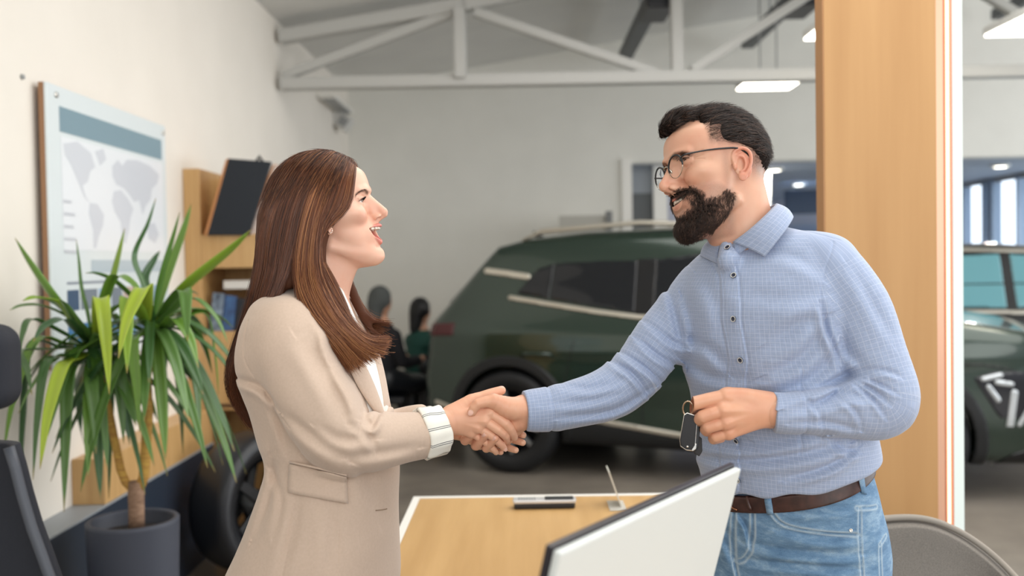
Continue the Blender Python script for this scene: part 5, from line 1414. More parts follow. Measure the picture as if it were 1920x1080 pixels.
def grow(S, V, n, flow, length, k=6, lift=0.15, curl=0.12, bend=0.0, sel=None, inset=0.5):
    pick = RNG.choice(len(V) if sel is None else np.flatnonzero(sel), n)
    P = V[pick]+RNG.normal(0, 0.7, (n, 3)); N = grad_n(S, P); P = P-N*inset
    L = length(P) if callable(length) else np.full(n, length); L = L*(0.7+0.6*RNG.random(n))
    out = [P]; rnd = RNG.normal(0, curl, (n, 3))
    for i in range(1, k):
        Dv = flow(P)+rnd; N = grad_n(S, P); Dv = Dv-N*((Dv*N).sum(1))[:, None]; Dv /= np.maximum(np.linalg.norm(Dv, axis=1, keepdims=True), 1e-9)
        P = P+(Dv+N*(lift-bend*i/k))*(L/(k-1))[:, None]; out.append(P)
    return np.stack(out, 1), L
def top_flow(P):
    F, U, L = P.T
    return np.stack([-1.0+0*F-0.1, 0.45*smooth01((F-60)/30)-0.35*smooth01((-30-F)/40)-0.012*np.abs(L)*0, 0.004*L], 1)
sel = V[:, 1] > 20
paths, L = grow(HT, V, 12000, top_flow, lambda P: 16+16*smooth01((P[:, 1]-80)/40), sel=sel, lift=0.22, curl=0.16)
strands('hair_strands', None, MF.fro(paths.reshape(-1, 3)).reshape(paths.shape), 0.27, HM, hair_o, tint=RNG.random(12000)**2)
# cropped sides and nape
HV, HF_ = polygonise(HS, (-100, -50, -82), (60, 80, 82), 3.0)
al = np.abs(HV[:, 2])
w = np.maximum(smooth01((HV[:, 1]-34)/20)*smooth01((50-HV[:, 0])/6), smooth01((-28-HV[:, 0])/12)*smooth01((HV[:, 1]+36)/50))*(al < 76)
w = np.maximum(w, 0.0*(np.abs(HV[:, 0]-22) < 11)*(HV[:, 1] > -25)*(HV[:, 1] < 50)*(al > 50))
sel = RNG.random(len(HV)) < w
paths, L = grow(HS, HV, 8000, lambda P: np.tile(A(-0.5, -0.8, 0), (len(P), 1)), 4.5, k=3, lift=0.25, sel=sel, curl=0.25)
strands('side_hair', None, MF.fro(paths.reshape(-1, 3)).reshape(paths.shape), 0.15, HM, hair_o)
# beard and moustache
BD = Solid()
for s in (-1, 1):
    BD.add(p_chain([(24, -56, 50*s), (35, -72, 43*s), (56, -87, 34*s), (80, -98, 14*s)], [5, 8, 12, 15], 3), 8)
    BD.add(p_chain([(46, -64, 46*s), (62, -74, 41*s), (76, -84, 28*s)], [5, 9, 12], 3), 10)
BD.add(p_ell((83, -96, 0), (20, 19, 24)), 12)
BD.add(p_ell((64, -96, 0), (22, 13, 24)), 12)
for s in (-1, 1):
    BD.add(p_chain([(100, -34, 3*s), (96, -35, 16*s), (86, -38, 32*s), (76, -50, 42*s), (72, -70, 41*s)], [1.6, 2.4, 2.2, 3.2, 5], 3), 4)
_keep = lambda P: -(HS.ev(P)-(-1.0)); 
fk = lambda P: -(np.hypot((P[:, 1]+58)/14, P[:, 2]/27)-1)*14-100*(P[:, 0] < 70); fk.br = 1e9; fk.bc = np.zeros(3)
BD.disp.append(lambda P, d: 1.1*np.sin(P[:, 0]*0.45+P[:, 2]*0.3)*np.sin(P[:, 1]*0.33+1)+0.8*np.sin(P[:, 2]*0.8+P[:, 1]*0.5))
V, F = polygonise(BD, (-5, -150, -80), (125, -15, 80), 1.8)
# open the beard round the lips
mo = (HS.up[0][1], 0)
ins = (np.hypot((V[:, 1]+57)/15.5, V[:, 2]/25) < 1) & (V[:, 0] > 80)
F = F[~ins[F].any(1)]
beard_o = fig_mesh('beard', MF.fro(V), F, HMB, man); vattr(beard_o, 'strand', 0.05+0.2*RNG.random(len(V)), 'FLOAT')
def beard_flow(P):
    F_, U, L = P.T
    return np.stack([0.25+0*F_, -0.9+0*F_, -0.004*L], 1)
sel = ~ins & (V[:, 1] < -36)
paths, L = grow(BD, V, 13000, beard_flow, lambda P: 8+6*smooth01((-70-P[:, 1])/30), sel=sel, lift=0.3, curl=0.3, k=5)
strands('beard_strands', None, MF.fro(paths.reshape(-1, 3)).reshape(paths.shape), 0.26, HM, beard_o)
# edge hairs growing out of the cheek
CV, _ = polygonise(HS, (0, -110, -75), (105, -20, 75), 2.5)
dB = BD.ev(CV); sel = (dB < 10) & (dB > -9) & ~((np.hypot((CV[:, 1]+57)/14, CV[:, 2]/25) < 1) & (CV[:, 0] > 78)) & (CV[:, 0] < 100)
paths, L = grow(HS, CV, 15000, beard_flow, 8.5, sel=sel, lift=0.3, curl=0.3, k=4)
strands('beard_strands', None, MF.fro(paths.reshape(-1, 3)).reshape(paths.shape), 0.18, HM, beard_o)
# eyebrows
def brow_hairs(fr, HSx, parent, m, arc, n, ln, wdt, name='eyebrows', spread=2.4):
    allp = []
    for s in (-1, 1):
        t = RNG.random(n); Q_ = catmull(np.array(arc), 20); P = Q_[(t*(len(Q_)-1)).astype(int)]+RNG.normal(0, 1, (n, 2))*A(0.5, spread*0.5)
        C = np.stack([np.full(n, 100.0), P[:, 1], s*P[:, 0]], 1)
        for _ in range(40):
            d = HSx.ev(C); C[:, 0] -= np.clip(d, -4, 4)*0.8
        N = grad_n(HSx, C); D = np.stack([-0.25*np.ones(n), 0.5-1.1*t, s*np.ones(n)], 1)+RNG.normal(0, 0.12, (n, 3)); D -= N*(D*N).sum(1)[:, None]; D /= np.linalg.norm(D, axis=1)[:, None]
        allp.append(np.stack([C+(D+N*0.18)*ln*x for x in (0, 0.5, 1.0)], 1))
    P = np.concatenate(allp); return strands(name, None, fr.fro(P.reshape(-1, 3)).reshape(P.shape), wdt, m, parent)
brow_hairs(MF, HS, man, HM, [(14, 27), (26, 31), (38, 30), (45, 25)], 160, 6, 0.2, spread=3)
def lashes(fr, parent, m, ln, g):
    P = []
    for s in (-1, 1):
        for i in range(46):
            t = i/45; L = 20+23*t; h = 20.2+g.get('eyu', 0)+g['eye']*math.sin(math.pi*min(1, 0.08+t*0.9))
            F_ = math.sqrt(max(0, 13.6**2-(L-31.5)**2-(h-20-g.get('eyu', 0))**2))+72.5
            a = A(F_, h, s*L); d = unit(A(1.0, 0.15, s*(t-0.4)*1.0))
            P.append([a, a+d*ln*0.5, a+d*ln+A(0, ln*0.35, 0)])
    P = np.array(P); strands('eyelashes', None, fr.fro(P.reshape(-1, 3)).reshape(P.shape), 0.30, m, parent, tint=np.zeros(len(P)))
lashes(MF, man, HM, 6, GM)

# glasses
gl = bpy.data.objects.new('glasses', None); COL.objects.link(gl); gl.parent = man; gl['label'] = 'round half-rim glasses with black upper rims and thin silver lower rims'
gl.matrix_parent_inverse = world_of(man).inverted()
gblack = mat('glasses_black', srgb(20, 20, 24), 0.2); gmetal = mat('glasses_metal', srgb(190, 180, 165), 0.2, 1.0)
lens_m = mat('lens_glass', (1, 1, 1, 1), 0.0, 0.0, Transmission_Weight=1.0, IOR=1.08)
def fig_tube(name, pts, r, m, parent, n=8, sub=3):
    P = catmull(np.array(pts), sub) if sub > 1 else np.array(pts)
    R_ = catmull(np.column_stack([r, r]) if hasattr(r, '__len__') else np.full((len(pts), 2), r), sub)[:, 0] if sub > 1 else r
    W = fig2world(P); bm = bmesh.new(); bm_tube(bm, [Vector(q) for q in W], [x*0.001 for x in np.broadcast_to(R_, (len(W),))], n)
    bmesh.ops.recalc_face_normals(bm, faces=bm.faces)
    return adopt(obj(name, bm, m, None, True), parent)
GU, GF = 9.5, 106.0
def lens_pt(s, a, r=1.0):
    c, sn = math.cos(a), math.sin(a)
    L = 31.5+22.5*c*r; U = GU+(21*sn*(1 if sn < 0 else 0.93))*r
    return (GF-0.05*(L-10)-0.0008*(L-10)**2+0.03*(U-GU), U, s*L)
for s in (-1, 1):
    fig_tube('upper_rim', [MF.fro(lens_pt(s, a)) for a in np.linspace(-0.25, math.pi+0.25, 16)], [1.2]+[1.9]*14+[1.2], gblack, gl)
    fig_tube('lower_rim', [MF.fro(lens_pt(s, a)) for a in np.linspace(math.pi+0.1, 2*math.pi-0.1, 16)], 0.8, gmetal, gl)
    bm = bmesh.new(); rings = []
    for off in (0.0, 1.6):
        rings.append([bm.verts.new(Vector(fig2world(MF.fro(A(*lens_pt(s, a, 0.985))+A(off, 0, 0))[None])[0])) for a in np.linspace(0, 2*math.pi, 40, endpoint=False)])
    bm.faces.new(rings[0][::-1]); bm.faces.new(rings[1])
    for i in range(40): bm.faces.new((rings[0][i], rings[0][(i+1) % 40], rings[1][(i+1) % 40], rings[1][i]))
    bmesh.ops.recalc_face_normals(bm, faces=bm.faces)
    adopt(obj('lens', bm, lens_m, None), gl)
    fig_tube('temple', [MF.fro(q) for q in ((GF-2.5, 17, s*53), (GF-5, 19.5, s*57), (GF-12, 21, s*62), (60, 24, s*71.5), (26, 25, s*77), (4, 24, s*78.5), (-14, 15, s*78), (-22, 2, s*77))], [1.4, 1.7, 1.6, 1.6, 1.8, 1.8, 1.8, 1.4], gblack, gl)
    fig_tube('nose_pad', [MF.fro(q) for q in ((GF, 12, s*10), (GF-4, 8, s*9.5), (GF-5, 3, s*9))], [0.9, 2.4, 1.2], gmetal, gl)
fig_tube('bridge', [MF.fro(q) for q in ((GF, 15, -10.5), (GF+2, 18, -5), (GF+2.5, 18.5, 0), (GF+2, 18, 5), (GF, 15, 10.5))], 1.1, gmetal, gl)

# ------------------------------------------------------------------ the man's shirt, jeans, hands
c_u = cspline([430, 500, 600, 680, 720, 800, 860, 900, 960, 1100, 1300], [1424, 1432, 1438, 1444, 1452, 1468, 1475, 1478, 1486, 1492, 1500])
c_z = cspline([430, 900, 1300], [5, 0, 0])
TF = TFrame(45, c_u, c_z)
trunk = p_trunk(TF, [(430, 58, 50, 52), (452, 88, 56, 66), (474, 128, 74, 82), (505, 158, 98, 98), (560, 178, 120, 112), (640, 182, 128, 112), (720, 170, 122, 108), (800, 172, 124, 112), (860, 176, 126, 116), (895, 172, 124, 116), (945, 168, 120, 114)], ex=2.25)
k_ = lambda z: 1-z*0.001/DPL
# near (left) arm: shoulder, elbow, wrist with the key hand in front of the belly
LA = [Q(1560, 512, 92), Q(1604, 580, 112), Q(1636, 665, 134), Q(1657, 740, 148), Q(1640, 768, 152), Q(1590, 770, 156), Q(1520, 773, 156), Q(1452, 773, 152)]
LAr = [60, 63, 60, 60, 54, 50, 40, 37]
LAr = [r*k_(110) for r in LAr]
RA = [Q(1318, 548, -74), Q(1272, 598, -66), Q(1228, 650, -52), Q(1192, 700, -40), Q(1140, 738, -26), Q(1080, 757, -12), Q(1030, 767, -2), Q(986, 771, 6)]
RAr = [57, 52, 50, 49, 46, 43, 38.5, 34.5]
sleeveL = p_chain(LA, LAr, 4, k=6); sleeveR = p_chain(RA, RAr, 4, k=6)
def cuff_cut(end, d, off=0):
    end = np.asarray(end, float); d = unit(d)
    f = lambda P: (P-end)@d-off
    f.bc = end; f.br = 1e9; return f
# sleeves end flat at the cuffs
cl = cuff_cut(LA[-1]+A(-2, 0, 0), LA[-1]-LA[-2]); cr = cuff_cut(RA[-1], RA[-1]-RA[-2])
def capped(sl, c):
    f = lambda P, cull=None: np.maximum(sl(P, cull), c(P))
    f.evc = f; f.bc, f.br = sl.bc, sl.br; return f
SH = Solid(); SH.add(trunk); SH.add(capped(sleeveL, cl), 7); SH.add(capped(sleeveR, cr), 20)
SH.add(p_ell(Q(1515, 470, 62), (74, 36, 54)), 26)            # yoke over the near shoulder
SH.add(p_ell(Q(1352, 512, -40), (44, 36, 46)), 24)
# hem: shirt bunches over the belt
ZS = lambda x: float(np.interp(x, [1000, 1250, 1290, 1340, 1400, 1500, 1560, 1640, 1720], [25, -20, 30, 95, 128, 150, 165, 190, 165]))
ZJ = lambda x: float(np.interp(x, [1340, 1400, 1500, 1600, 1640], [60, 110, 142, 122, 80]))
def hem(P): a, b = TF.ab(P); return 886+28*(b/118)-20*(a/165)+3*np.sin(a*0.07)
def hem_cut(P, d): return smax(d, P[:, 1]-hem(P), 9)-d
SH.disp += [ripples(2.2, (0.016, 0.014, 0.016), 4), ripples(0.35, (0.05, 0.04, 0.05), 11),
 folds([
  ([(1593, 704), (1640, 696), (1664, 700), (1676, 706)], 2.2, 6), ([(1516, 738), (1586, 714), (1640, 705)], 4, 7), ([(1610, 712), (1640, 720), (1668, 736)], 2.6, 5), ([(1606, 716), (1632, 732), (1656, 756)], 2.4, 5), ([(1600, 722), (1626, 748), (1650, 782)], 2.2, 5), ([(1560, 745), (1590, 770), (1605, 800)], 1.8, 6), ([(1500, 745), (1520, 770), (1530, 800)], 1.6, 6),
  ([(1530, 760), (1580, 745), (1625, 750)], 3, 9), ([(1470, 790), (1540, 792), (1600, 806)], 2.5, 8), ([(1560, 600), (1590, 660), (1620, 700)], 2.5, 11), ([(1600, 500), (1640, 580), (1668, 640)], 2, 14),
  ([(1536, 575), (1548, 625), (1580, 690)], 6, 8),
  ([(1540, 610), (1500, 660), (1440, 700)], 4.5, 16), ([(1560, 660), (1500, 715), (1400, 745)], 5, 18), ([(1590, 700), (1540, 738), (1460, 760)], 5, 14), ([(1535, 590), (1490, 600), (1440, 640)], 3, 16),
  ([(1300, 690), (1350, 720), (1420, 720)], 3, 14), ([(1320, 850), (1420, 848), (1540, 818)], 4, 12), ([(1330, 880), (1450, 872), (1600, 838)], 4.5, 11), ([(1480, 905), (1560, 880), (1622, 850)], 4, 8), ([(1560, 830), (1590, 850), (1625, 858)], 3.5, 8),
  ([(1285, 560), (1300, 620), (1300, 690)], 3.5, 12), ([(1320, 520), (1345, 580), (1350, 650)], 2.4, 16), ([(1290, 640), (1330, 660), (1370, 700)], 3, 13),
  ([(1150, 684), (1182, 704), (1212, 742)], 4.5, 7), ([(1170, 668), (1205, 692), (1240, 722)], 4.5, 7), ([(1196, 640), (1226, 668), (1268, 690)], 4.5, 8), ([(1215, 610), (1250, 640), (1285, 655)], 3.5, 8),
  ([(1050, 785), (1150, 772), (1225, 728)], 3, 9), ([(1060, 730), (1110, 730), (1170, 712)], 2.4, 8), ([(1255, 535), (1262, 590), (1278, 650)], 3, 9), ([(1020, 760), (1090, 756), (1150, 742)], 1.6, 9),
  ([(1430, 470), (1500, 490), (1540, 520)], 2.2, 14), ([(1400, 560), (1470, 570), (1530, 560)], 1.8, 18)], zf=ZS)]
def cuff_seam(P, d):
    out = np.zeros(len(P))
    for E, Dr, w in ((LA[-1], unit(LA[-1]-LA[-2]), 47), (RA[-1], unit(RA[-1]-RA[-2]), 45)):
        s = (P-E)@Dr; m = (np.linalg.norm(P-E, axis=1) < 90)
        out += m*(1.5*np.exp(-((s+w)/2.2)**2)-1.0*smooth01((s+w)/6)*smooth01(6*(1+0*s))-1.2*np.exp(-((s+w+14)/9)**2))
    return out
def seams(P, d):
    near = (P[:, 2] > -20) & (np.abs(d) < 30); X, Y = P[:, 0], P[:, 1]; out = np.zeros(len(P))
    out += near*1.6*np.exp(-(dist_line2(X, Y, qline([(1569, 452), (1547, 500), (1532, 545), (1533, 590)], lambda x: 135))[0]/1.6)**2)
    out += near*1.0*np.exp(-(dist_line2(X, Y, qline([(1470, 418), (1510, 432), (1568, 452)], lambda x: 90))[0]/1.4)**2)
    # button placket
    pl0 = qline([(1351, 462), (1363, 517), (1362, 600), (1375, 680), (1373, 760), (1367, 830), (1370, 920)], lambda x: 118)
    dd = X-np.interp(Y, [p[1] for p in pl0], [p[0] for p in pl0])
    pk = near*(Y > 455)*(smooth01((dd+1)/1.6)*smooth01((26-dd)/1.6))
    out += -2.0*pk+near*(Y > 455)*1.0*(np.exp(-((dd-3.2)/1)**2)+np.exp(-((dd-22)/1)**2))+near*(Y > 455)*1.4*(np.exp(-((dd+2)/2)**2)+np.exp(-((dd-28)/2)**2))
    return out
SH.disp += [cuff_seam, seams, hem_cut]
# neck opening
SH.sub(p_chain([A(1388, 400, 8), A(1404, 446, 4), A(1410, 466, 2)], [58, 50, 34], 2), 4)
SH.add(p_chain([Q(1364, 466, 47), Q(1368, 488, 66)], [11, 18], 1), 12)
shirt_m = cloth_check('blue_check_cotton', srgb(150, 165, 194), srgb(214, 221, 233))
V, F = polygonise(SH, (970, 400, -220), (1735, 960, 240), 2.1, slack=2.3)
def shirt_uv(V):
    dT, dL, dR = trunk(V), sleeveL(V), sleeveR(V)
    a, b = TF.ab(V); uvT = np.stack([np.arctan2(a, b*1.35)*150, V[:, 1]], 1)
    sl = qline([(1470, 418), (1510, 432), (1568, 452)], lambda x: 90); yk = (V[:, 0] > 1425) & (V[:, 1] < np.interp(V[:, 0], sl[:, 0], sl[:, 1])+1); uvT[yk] = np.stack([a, b+V[:, 1]*0.3], 1)[yk]
    def arm_uv(pts):
        Pn = catmull(np.array(pts), 4); seg = np.diff(Pn, axis=0); ln = np.linalg.norm(seg, axis=1); cum = np.r_[0, np.cumsum(ln)]
        best = np.full(len(V), 1e9); S_ = np.zeros(len(V)); T_ = np.zeros(len(V)); ref = A(0, 0, 1)
        for i in range(len(seg)):
            e = seg[i]/ln[i]; q = V-Pn[i]; t = np.clip(q@e, 0, ln[i]); r = q-t[:, None]*e; d = np.linalg.norm(r, axis=1); m = d < best
            x = np.cross(e, ref); x /= np.linalg.norm(x); y = np.cross(x, e)
            best = np.where(m, d, best); S_ = np.where(m, cum[i]+t, S_); T_ = np.where(m, np.arctan2(r@x, r@y), T_)
        return np.stack([T_*42, S_], 1)
    dk = np.stack([dT-6, dL, dR], 1).argmin(1)
    dk = np.where((V[:, 0] > 1500) & (dL < dT+14) & (V[:, 0] > np.interp(V[:, 1], [452, 500, 545, 590, 700], [1526, 1505, 1491, 1493, 1545])) & (V[:, 2] > -10), 1, dk)
    uv = np.where((dk == 0)[:, None], uvT, np.where((dk == 1)[:, None], arm_uv(LA), arm_uv(RA)))
    return np.concatenate([uv, dk[:, None]*50.0], 1)
shirt = fig_mesh('shirt', V, F, shirt_m, man); vattr(shirt, 'ck', shirt_uv(V), 'FLOAT_VECTOR')
shirt['label'] = 'pale blue shirt with a fine white check'

# collar: a strip round the neck whose leaf folds down to two points
top = catmull(np.array([(1360, 457, 62), (1384, 437, 82), (1412, 412, 82), (1440, 389, 52), (1452, 384, 0), (1440, 392, -48), (1400, 412, -66), (1358, 436, -42), (1337, 448, -4), (1345, 458, 34)]), 6)
bot = catmull(np.array([(1407, 485, 106), (1424, 462, 112), (1445, 437, 104), (1466, 414, 72), (1480, 408, 0), (1462, 422, -66), (1408, 450, -92), (1345, 474, -66), (1318, 478, -20), (1338, 497, 48)]), 6)
def strip_mesh(name, rows, m, parent, th, uv=None):
    """closed-thickness sheet from rows (list of equal-length 3D polylines)"""
    R_ = np.array(rows); nr, nc, _ = R_.shape
    du = np.gradient(R_, axis=1); dv = np.gradient(R_, axis=0); N = np.cross(du, dv); N /= np.maximum(np.linalg.norm(N, axis=2, keepdims=True), 1e-9)
    V = np.concatenate([(R_+N*th/2).reshape(-1, 3), (R_-N*th/2).reshape(-1, 3)]); n = nr*nc
    idx = np.arange(n).reshape(nr, nc); q = np.stack([idx[:-1, :-1], idx[:-1, 1:], idx[1:, 1:], idx[1:, :-1]], -1).reshape(-1, 4)
    Fs = [q, q[:, ::-1]+n]
    bd = np.concatenate([idx[0, :], idx[1:, -1], idx[-1, :-1][::-1], idx[1:-1, 0][::-1]]); b2 = np.roll(bd, -1)
    Fs.append(np.stack([bd, bd+n, b2+n, b2], -1))
    o = fig_mesh(name, V, np.concatenate(Fs), m, parent)
    bm = bmesh.new(); bm.from_mesh(o.data); bmesh.ops.recalc_face_normals(bm, faces=bm.faces); bm.to_mesh(o.data); bm.free()
    if uv is not None: vattr(o, 'ck', np.concatenate([uv, uv]), 'FLOAT_VECTOR')
    return o
rows = []; 
for t in np.linspace(0, 1, 10):
    bulge = math.sin(math.pi*min(1, t*1.0))*5
    mid = top*(1-t)+bot*t; ctr = A(1402, 430, 5); out = mid-ctr; out[:, 1] *= 0.2; out /= np.linalg.norm(out, axis=1)[:, None]
    rows.append(mid+out*bulge+A(0, -2.0*math.sin(math.pi*t), 0))
arc = np.r_[0, np.cumsum(np.linalg.norm(np.diff(bot, axis=0), axis=1))]
uv = np.stack([np.tile(arc, 10), np.repeat(np.linspace(0, 44, 10), len(arc)), np.full(10*len(arc), 300.0)], 1)
col_o = strip_mesh('collar', rows, shirt_m, shirt, 2.4, uv)
# inner collar stand
st_top = top+A(0, 3, 0); ctr = A(1400, 430, 5)
st_bot = top+(top-ctr)*0.02+A(4, 26, 2)
strip_mesh('collar_stand', [st_top*(1-t)+st_bot*t for t in (0, .5, 1)], shirt_m, shirt, 2.0, np.stack([np.tile(arc, 3), np.repeat([0, 13, 26], len(arc)), np.full(3*len(arc), 500.0)], 1))
# buttons
btn = mat('button_navy', srgb(38, 44, 62), 0.3); btn2 = mat('button_rim', srgb(205, 205, 200), 0.35)
def disc_on(S, px, py, r, m, parent, name, off=1.2, th=1.6, mrim=None, z0=260):
    p = surf_z(S, px, py, z0); n = surf_n(S, p); p = p+n*off
    wp = Vector(fig2world(p[None])[0]); wn = (Vector(fig2world((p+n)[None])[0])-wp).normalized()
    mt = Matrix.Translation(wp) @ wn.to_track_quat('Z', 'Y').to_matrix().to_4x4()
    r *= 0.001; th *= 0.001
    o = lathe(name, [(0.0, th*0.5), (r*0.6, th*0.45), (r*0.70, th*0.9), (r*0.86, th*1.1), (r*0.96, th*0.9), (r, 0.0), (0, 0)], m, None, 24, mtx=mt); adopt(o, parent)
    if mrim:
        o.data.materials.append(mrim); c0 = mt.translation
        for p_ in o.data.polygons:
            rr = (p_.center-c0).length
            if r*0.70 < rr < r*0.97: p_.material_index = 1
    return o
for px, py in ((1364.5, 465), (1376, 517), (1376, 598), (1389, 675), (1381, 826), (1383.5, 900)):
    disc_on(SH, px, py, 5.6 if py > 480 else 6, btn, shirt, 'button', mrim=btn2, off=1.5)

# jeans, belt
JU = Solid()
jtrunk = p_trunk(TF, [(815, 152, 106, 100), (860, 156, 108, 102), (900, 160, 110, 106), (950, 166, 112, 116), (1010, 172, 112, 126), (1080, 174, 108, 124), (1160, 168, 104, 112), (1210, 150, 90, 96)], ex=2.3, end=20)
JU.add(jtrunk)
hipL, hipR = A(1552, 1130, 70), A(1440, 1130, -60)
JU.add(p_chain([hipL, A(1560, 1420, 74), A(1572, 1800, 70)], [96, 68, 56], 3), 24)
JU.add(p_chain([hipR, A(1420, 1420, -80), A(1405, 1800, -90)], [96, 68, 56], 3), 24)
jeans_lines = [([(1393, 960), (1391, 1010), (1397, 1080), (1404, 1120)], 1.6), ([(1604, 950), (1602, 1010), (1606, 1090), (1607, 1160)], 1.8), ([(1452, 950), (1458, 972), (1478, 990), (1520, 997), (1598, 996)], 1.6), ([(1600, 948), (1632, 944)], 1.2),
               ([(1634, 1010), (1634, 1090)], 1.4), ([(1634, 1010), (1650, 998)], 1.2), ([(1424, 975), (1424, 1030), (1414, 1066), (1402, 1076)], 1.0)]
def jseam(P, d):
    out = np.zeros(len(P)); near = (P[:, 2] > -30)
    for pts, amp in jeans_lines:
        pts = qline(pts, ZJ); pts = catmull(pts, 4) if len(pts) > 2 else pts
        dd = dist_line2(P[:, 0], P[:, 1], pts)[0]; out += near*amp*(np.exp(-(dd/1.5)**2)-0.7*np.exp(-((dd-4.5)/3)**2))
    return out
def waist(P): a, b = TF.ab(P); return 893+36*(b/115)-26*(a/165)
JU.disp += [ripples(1.6, (0.02, 0.03, 0.02), 8), folds([([(1470, 1005), (1530, 1012), (1598, 1004)], 3, 9), ([(1420, 1040), (1500, 1048), (1600, 1035)], 3.5, 10), ([(1410, 1075), (1500, 1072), (1590, 1062)], 3.5, 9), ([(1345, 980), (1370, 1010), (1392, 1050)], 3, 8),
     ([(1470, 965), (1520, 962), (1590, 950)], 2.2, 8), ([(1350, 1010), (1380, 1050), (1400, 1100)], 3, 9), ([(1400, 985), (1412, 1005), (1420, 1040)], 3, 5)], zf=ZJ), jseam, lambda P, d: smax(d, waist(P)-14-P[:, 1], 3)-d]
V, F = polygonise(JU, (1310, 840, -210), (1690, 1200, 200), 2.4, slack=1.7)
V2, F2 = polygonise(JU, (1310, 1196, -210), (1690, 1870, 200), 7, slack=1.7)
V, F = merge_meshes([(V, F), (V2, F2)])
jm = mat('washed_denim', srgb(112, 148, 182), 0.85); t = NT(jm)
tc = t.n('ShaderNodeTexCoord'); n1 = t.n('ShaderNodeTexNoise'); n1.inputs['Scale'].default_value = 26; n1.inputs['Detail'].default_value = 8; n1.inputs['Roughness'].default_value = 0.7
mp = t.n('ShaderNodeMapping'); mp.inputs['Scale'].default_value = (0.8, 0.8, 2.2); t.l(tc.outputs['Object'], mp.inputs[0]); t.l(mp.outputs[0], n1.inputs['Vector'])
r = t.ramp(n1.outputs[0], [(0.28, srgb(74, 108, 142)), (0.5, srgb(104, 138, 170)), (0.75, srgb(156, 182, 202))])
n2 = t.n('ShaderNodeTexNoise'); n2.inputs['Scale'].default_value = 700; n2.inputs['Detail'].default_value = 2; t.l(tc.outputs['Object'], n2.inputs['Vector'])
m2 = t.n('ShaderNodeMixRGB', blend_type='OVERLAY'); m2.inputs[0].default_value = 0.35; t.l(r.outputs[0], m2.inputs[1]); t.l(n2.outputs[0], m2.inputs[2])
at = t.n('ShaderNodeAttribute', attribute_name='stitch'); m3 = t.n('ShaderNodeMixRGB'); t.l(at.outputs['Fac'], m3.inputs[0]); t.l(m2.outputs[0], m3.inputs[1]); m3.inputs[2].default_value = srgb(190, 205, 212); t.l(m3.outputs[0], t.b.inputs['Base Color'])
t.bump(n2.outputs[0], 0.3, 0.0008)
jeans = fig_mesh('jeans', V, F, jm, man)
st = np.zeros(len(V))
for pts, amp in jeans_lines:
    pts = qline(pts, ZJ); pts = catmull(pts, 4) if len(pts) > 2 else pts
    st = np.maximum(st, np.exp(-((dist_line2(V[:, 0], V[:, 1], pts)[0]-3.6)/1.5)**2)*(V[:, 2] > -30))
vattr(jeans, 'stitch', st*0.6, 'FLOAT')
BE = Solid()
def belt_f(P):
    d = jtrunk(P)-4.5; w = waist(P); return np.maximum(smax(d, np.abs(P[:, 1]-w-1)-14.5, 2.5), -(jtrunk(P)-0.5)*0+(-1e3))
belt_f.bc = np.zeros(3); belt_f.br = 1e9; BE.add(belt_f)
V, F = polygonise(BE, (1300, 835, -200), (1680, 985, 200), 2.0, slack=1.7)
belt = fig_mesh('belt', V, F, noise_mat('brown_leather', srgb(72, 44, 38), srgb(46, 28, 25), 60, 0.38, bump=0.2), man)
belt['label'] = 'dark brown leather belt'
LPS = Solid(); LPS.add(belt_f); LPS.add(jtrunk)
for px, py, w_, tilt in ((1440, 943, 6.5, 0.12), (1612, 905, 6.5, 0.22)):
    P0 = surf_z(LPS, px, py-20); P1 = surf_z(LPS, px+2, py); P2 = surf_z(LPS, px+6, py+21); n = surf_n(LPS, P1)
    pth = [P0+n*1.5, (P0+P1)/2+n*2.6, P1+n*2.6, P2+n*2.6]
    a_ = unit(np.cross(n, pth[2]-pth[0])); rws = [[q-a_*w_ for q in catmull(np.array(pth), 4)], [q for q in catmull(np.array(pth), 4)], [q+a_*w_ for q in catmull(np.array(pth), 4)]]
    lo_ = strip_mesh('belt_loop', rws, jm, jeans, 2.4)
disc_on(JU, 1595, 994.5, 3.2, M['chrome'], jeans, 'rivet', off=0.4, th=1.5)
# belt keeper and buckle edge
tube_pts = [surf_z(LPS, x, y)+surf_n(LPS, surf_z(LPS, x, y))*1.5 for x, y in ((1402, 930), (1404, 943), (1409, 956))]
fig_tube('belt_keeper', tube_pts, 3.4, bpy.data.materials['brown_leather'], belt)
tube_pts = [surf_z(LPS, x, y)+surf_n(LPS, surf_z(LPS, x, y))*1.5 for x, y in ((1368, 938), (1372, 950), (1383, 956))]
fig_tube('buckle', tube_pts, 1.8, mat('copper_buckle', srgb(170, 120, 90), 0.3, 0.9), belt)

# ------------------------------------------------------------------ the man's hands
def J(l): return [Q(*p) for p in l]
NAILS = []
MLH = Solid()          # near hand holding the key
mcpL = J([(1360, 743, 158), (1355, 769, 166), (1360, 792, 163), (1366, 812, 154)])
fL = [J([(1303, 756, 158), (1297, 764, 140), (1310, 768, 128)]), J([(1318, 781, 164), (1313, 789, 144), (1330, 790, 132)]), J([(1328, 801, 160), (1325, 808, 142), (1342, 808, 132)]), J([(1342, 819, 150), (1338, 824, 136), (1352, 822, 128)])]
hand(MLH, Q(1436, 770, 152), mcpL, fL, J([(1425, 752, 138), (1372, 744, 142), (1328, 752, 134), (1302, 758, 138)]), (0.05, 0, 1), rw=(31, 0.74), palm_r=13, fr=(11.6, 11.0, 10.4, 9.4), arm=Q(1500, 772, 148))
MLH.add(p_chain(J([(1440, 752, 150), (1400, 742, 156), (1368, 738, 154)]), [15, 13, 10], 3), 9)
MLH.disp.append(folds([([(1402, 783), (1390, 790), (1412, 795)], -0.7, 4)]))
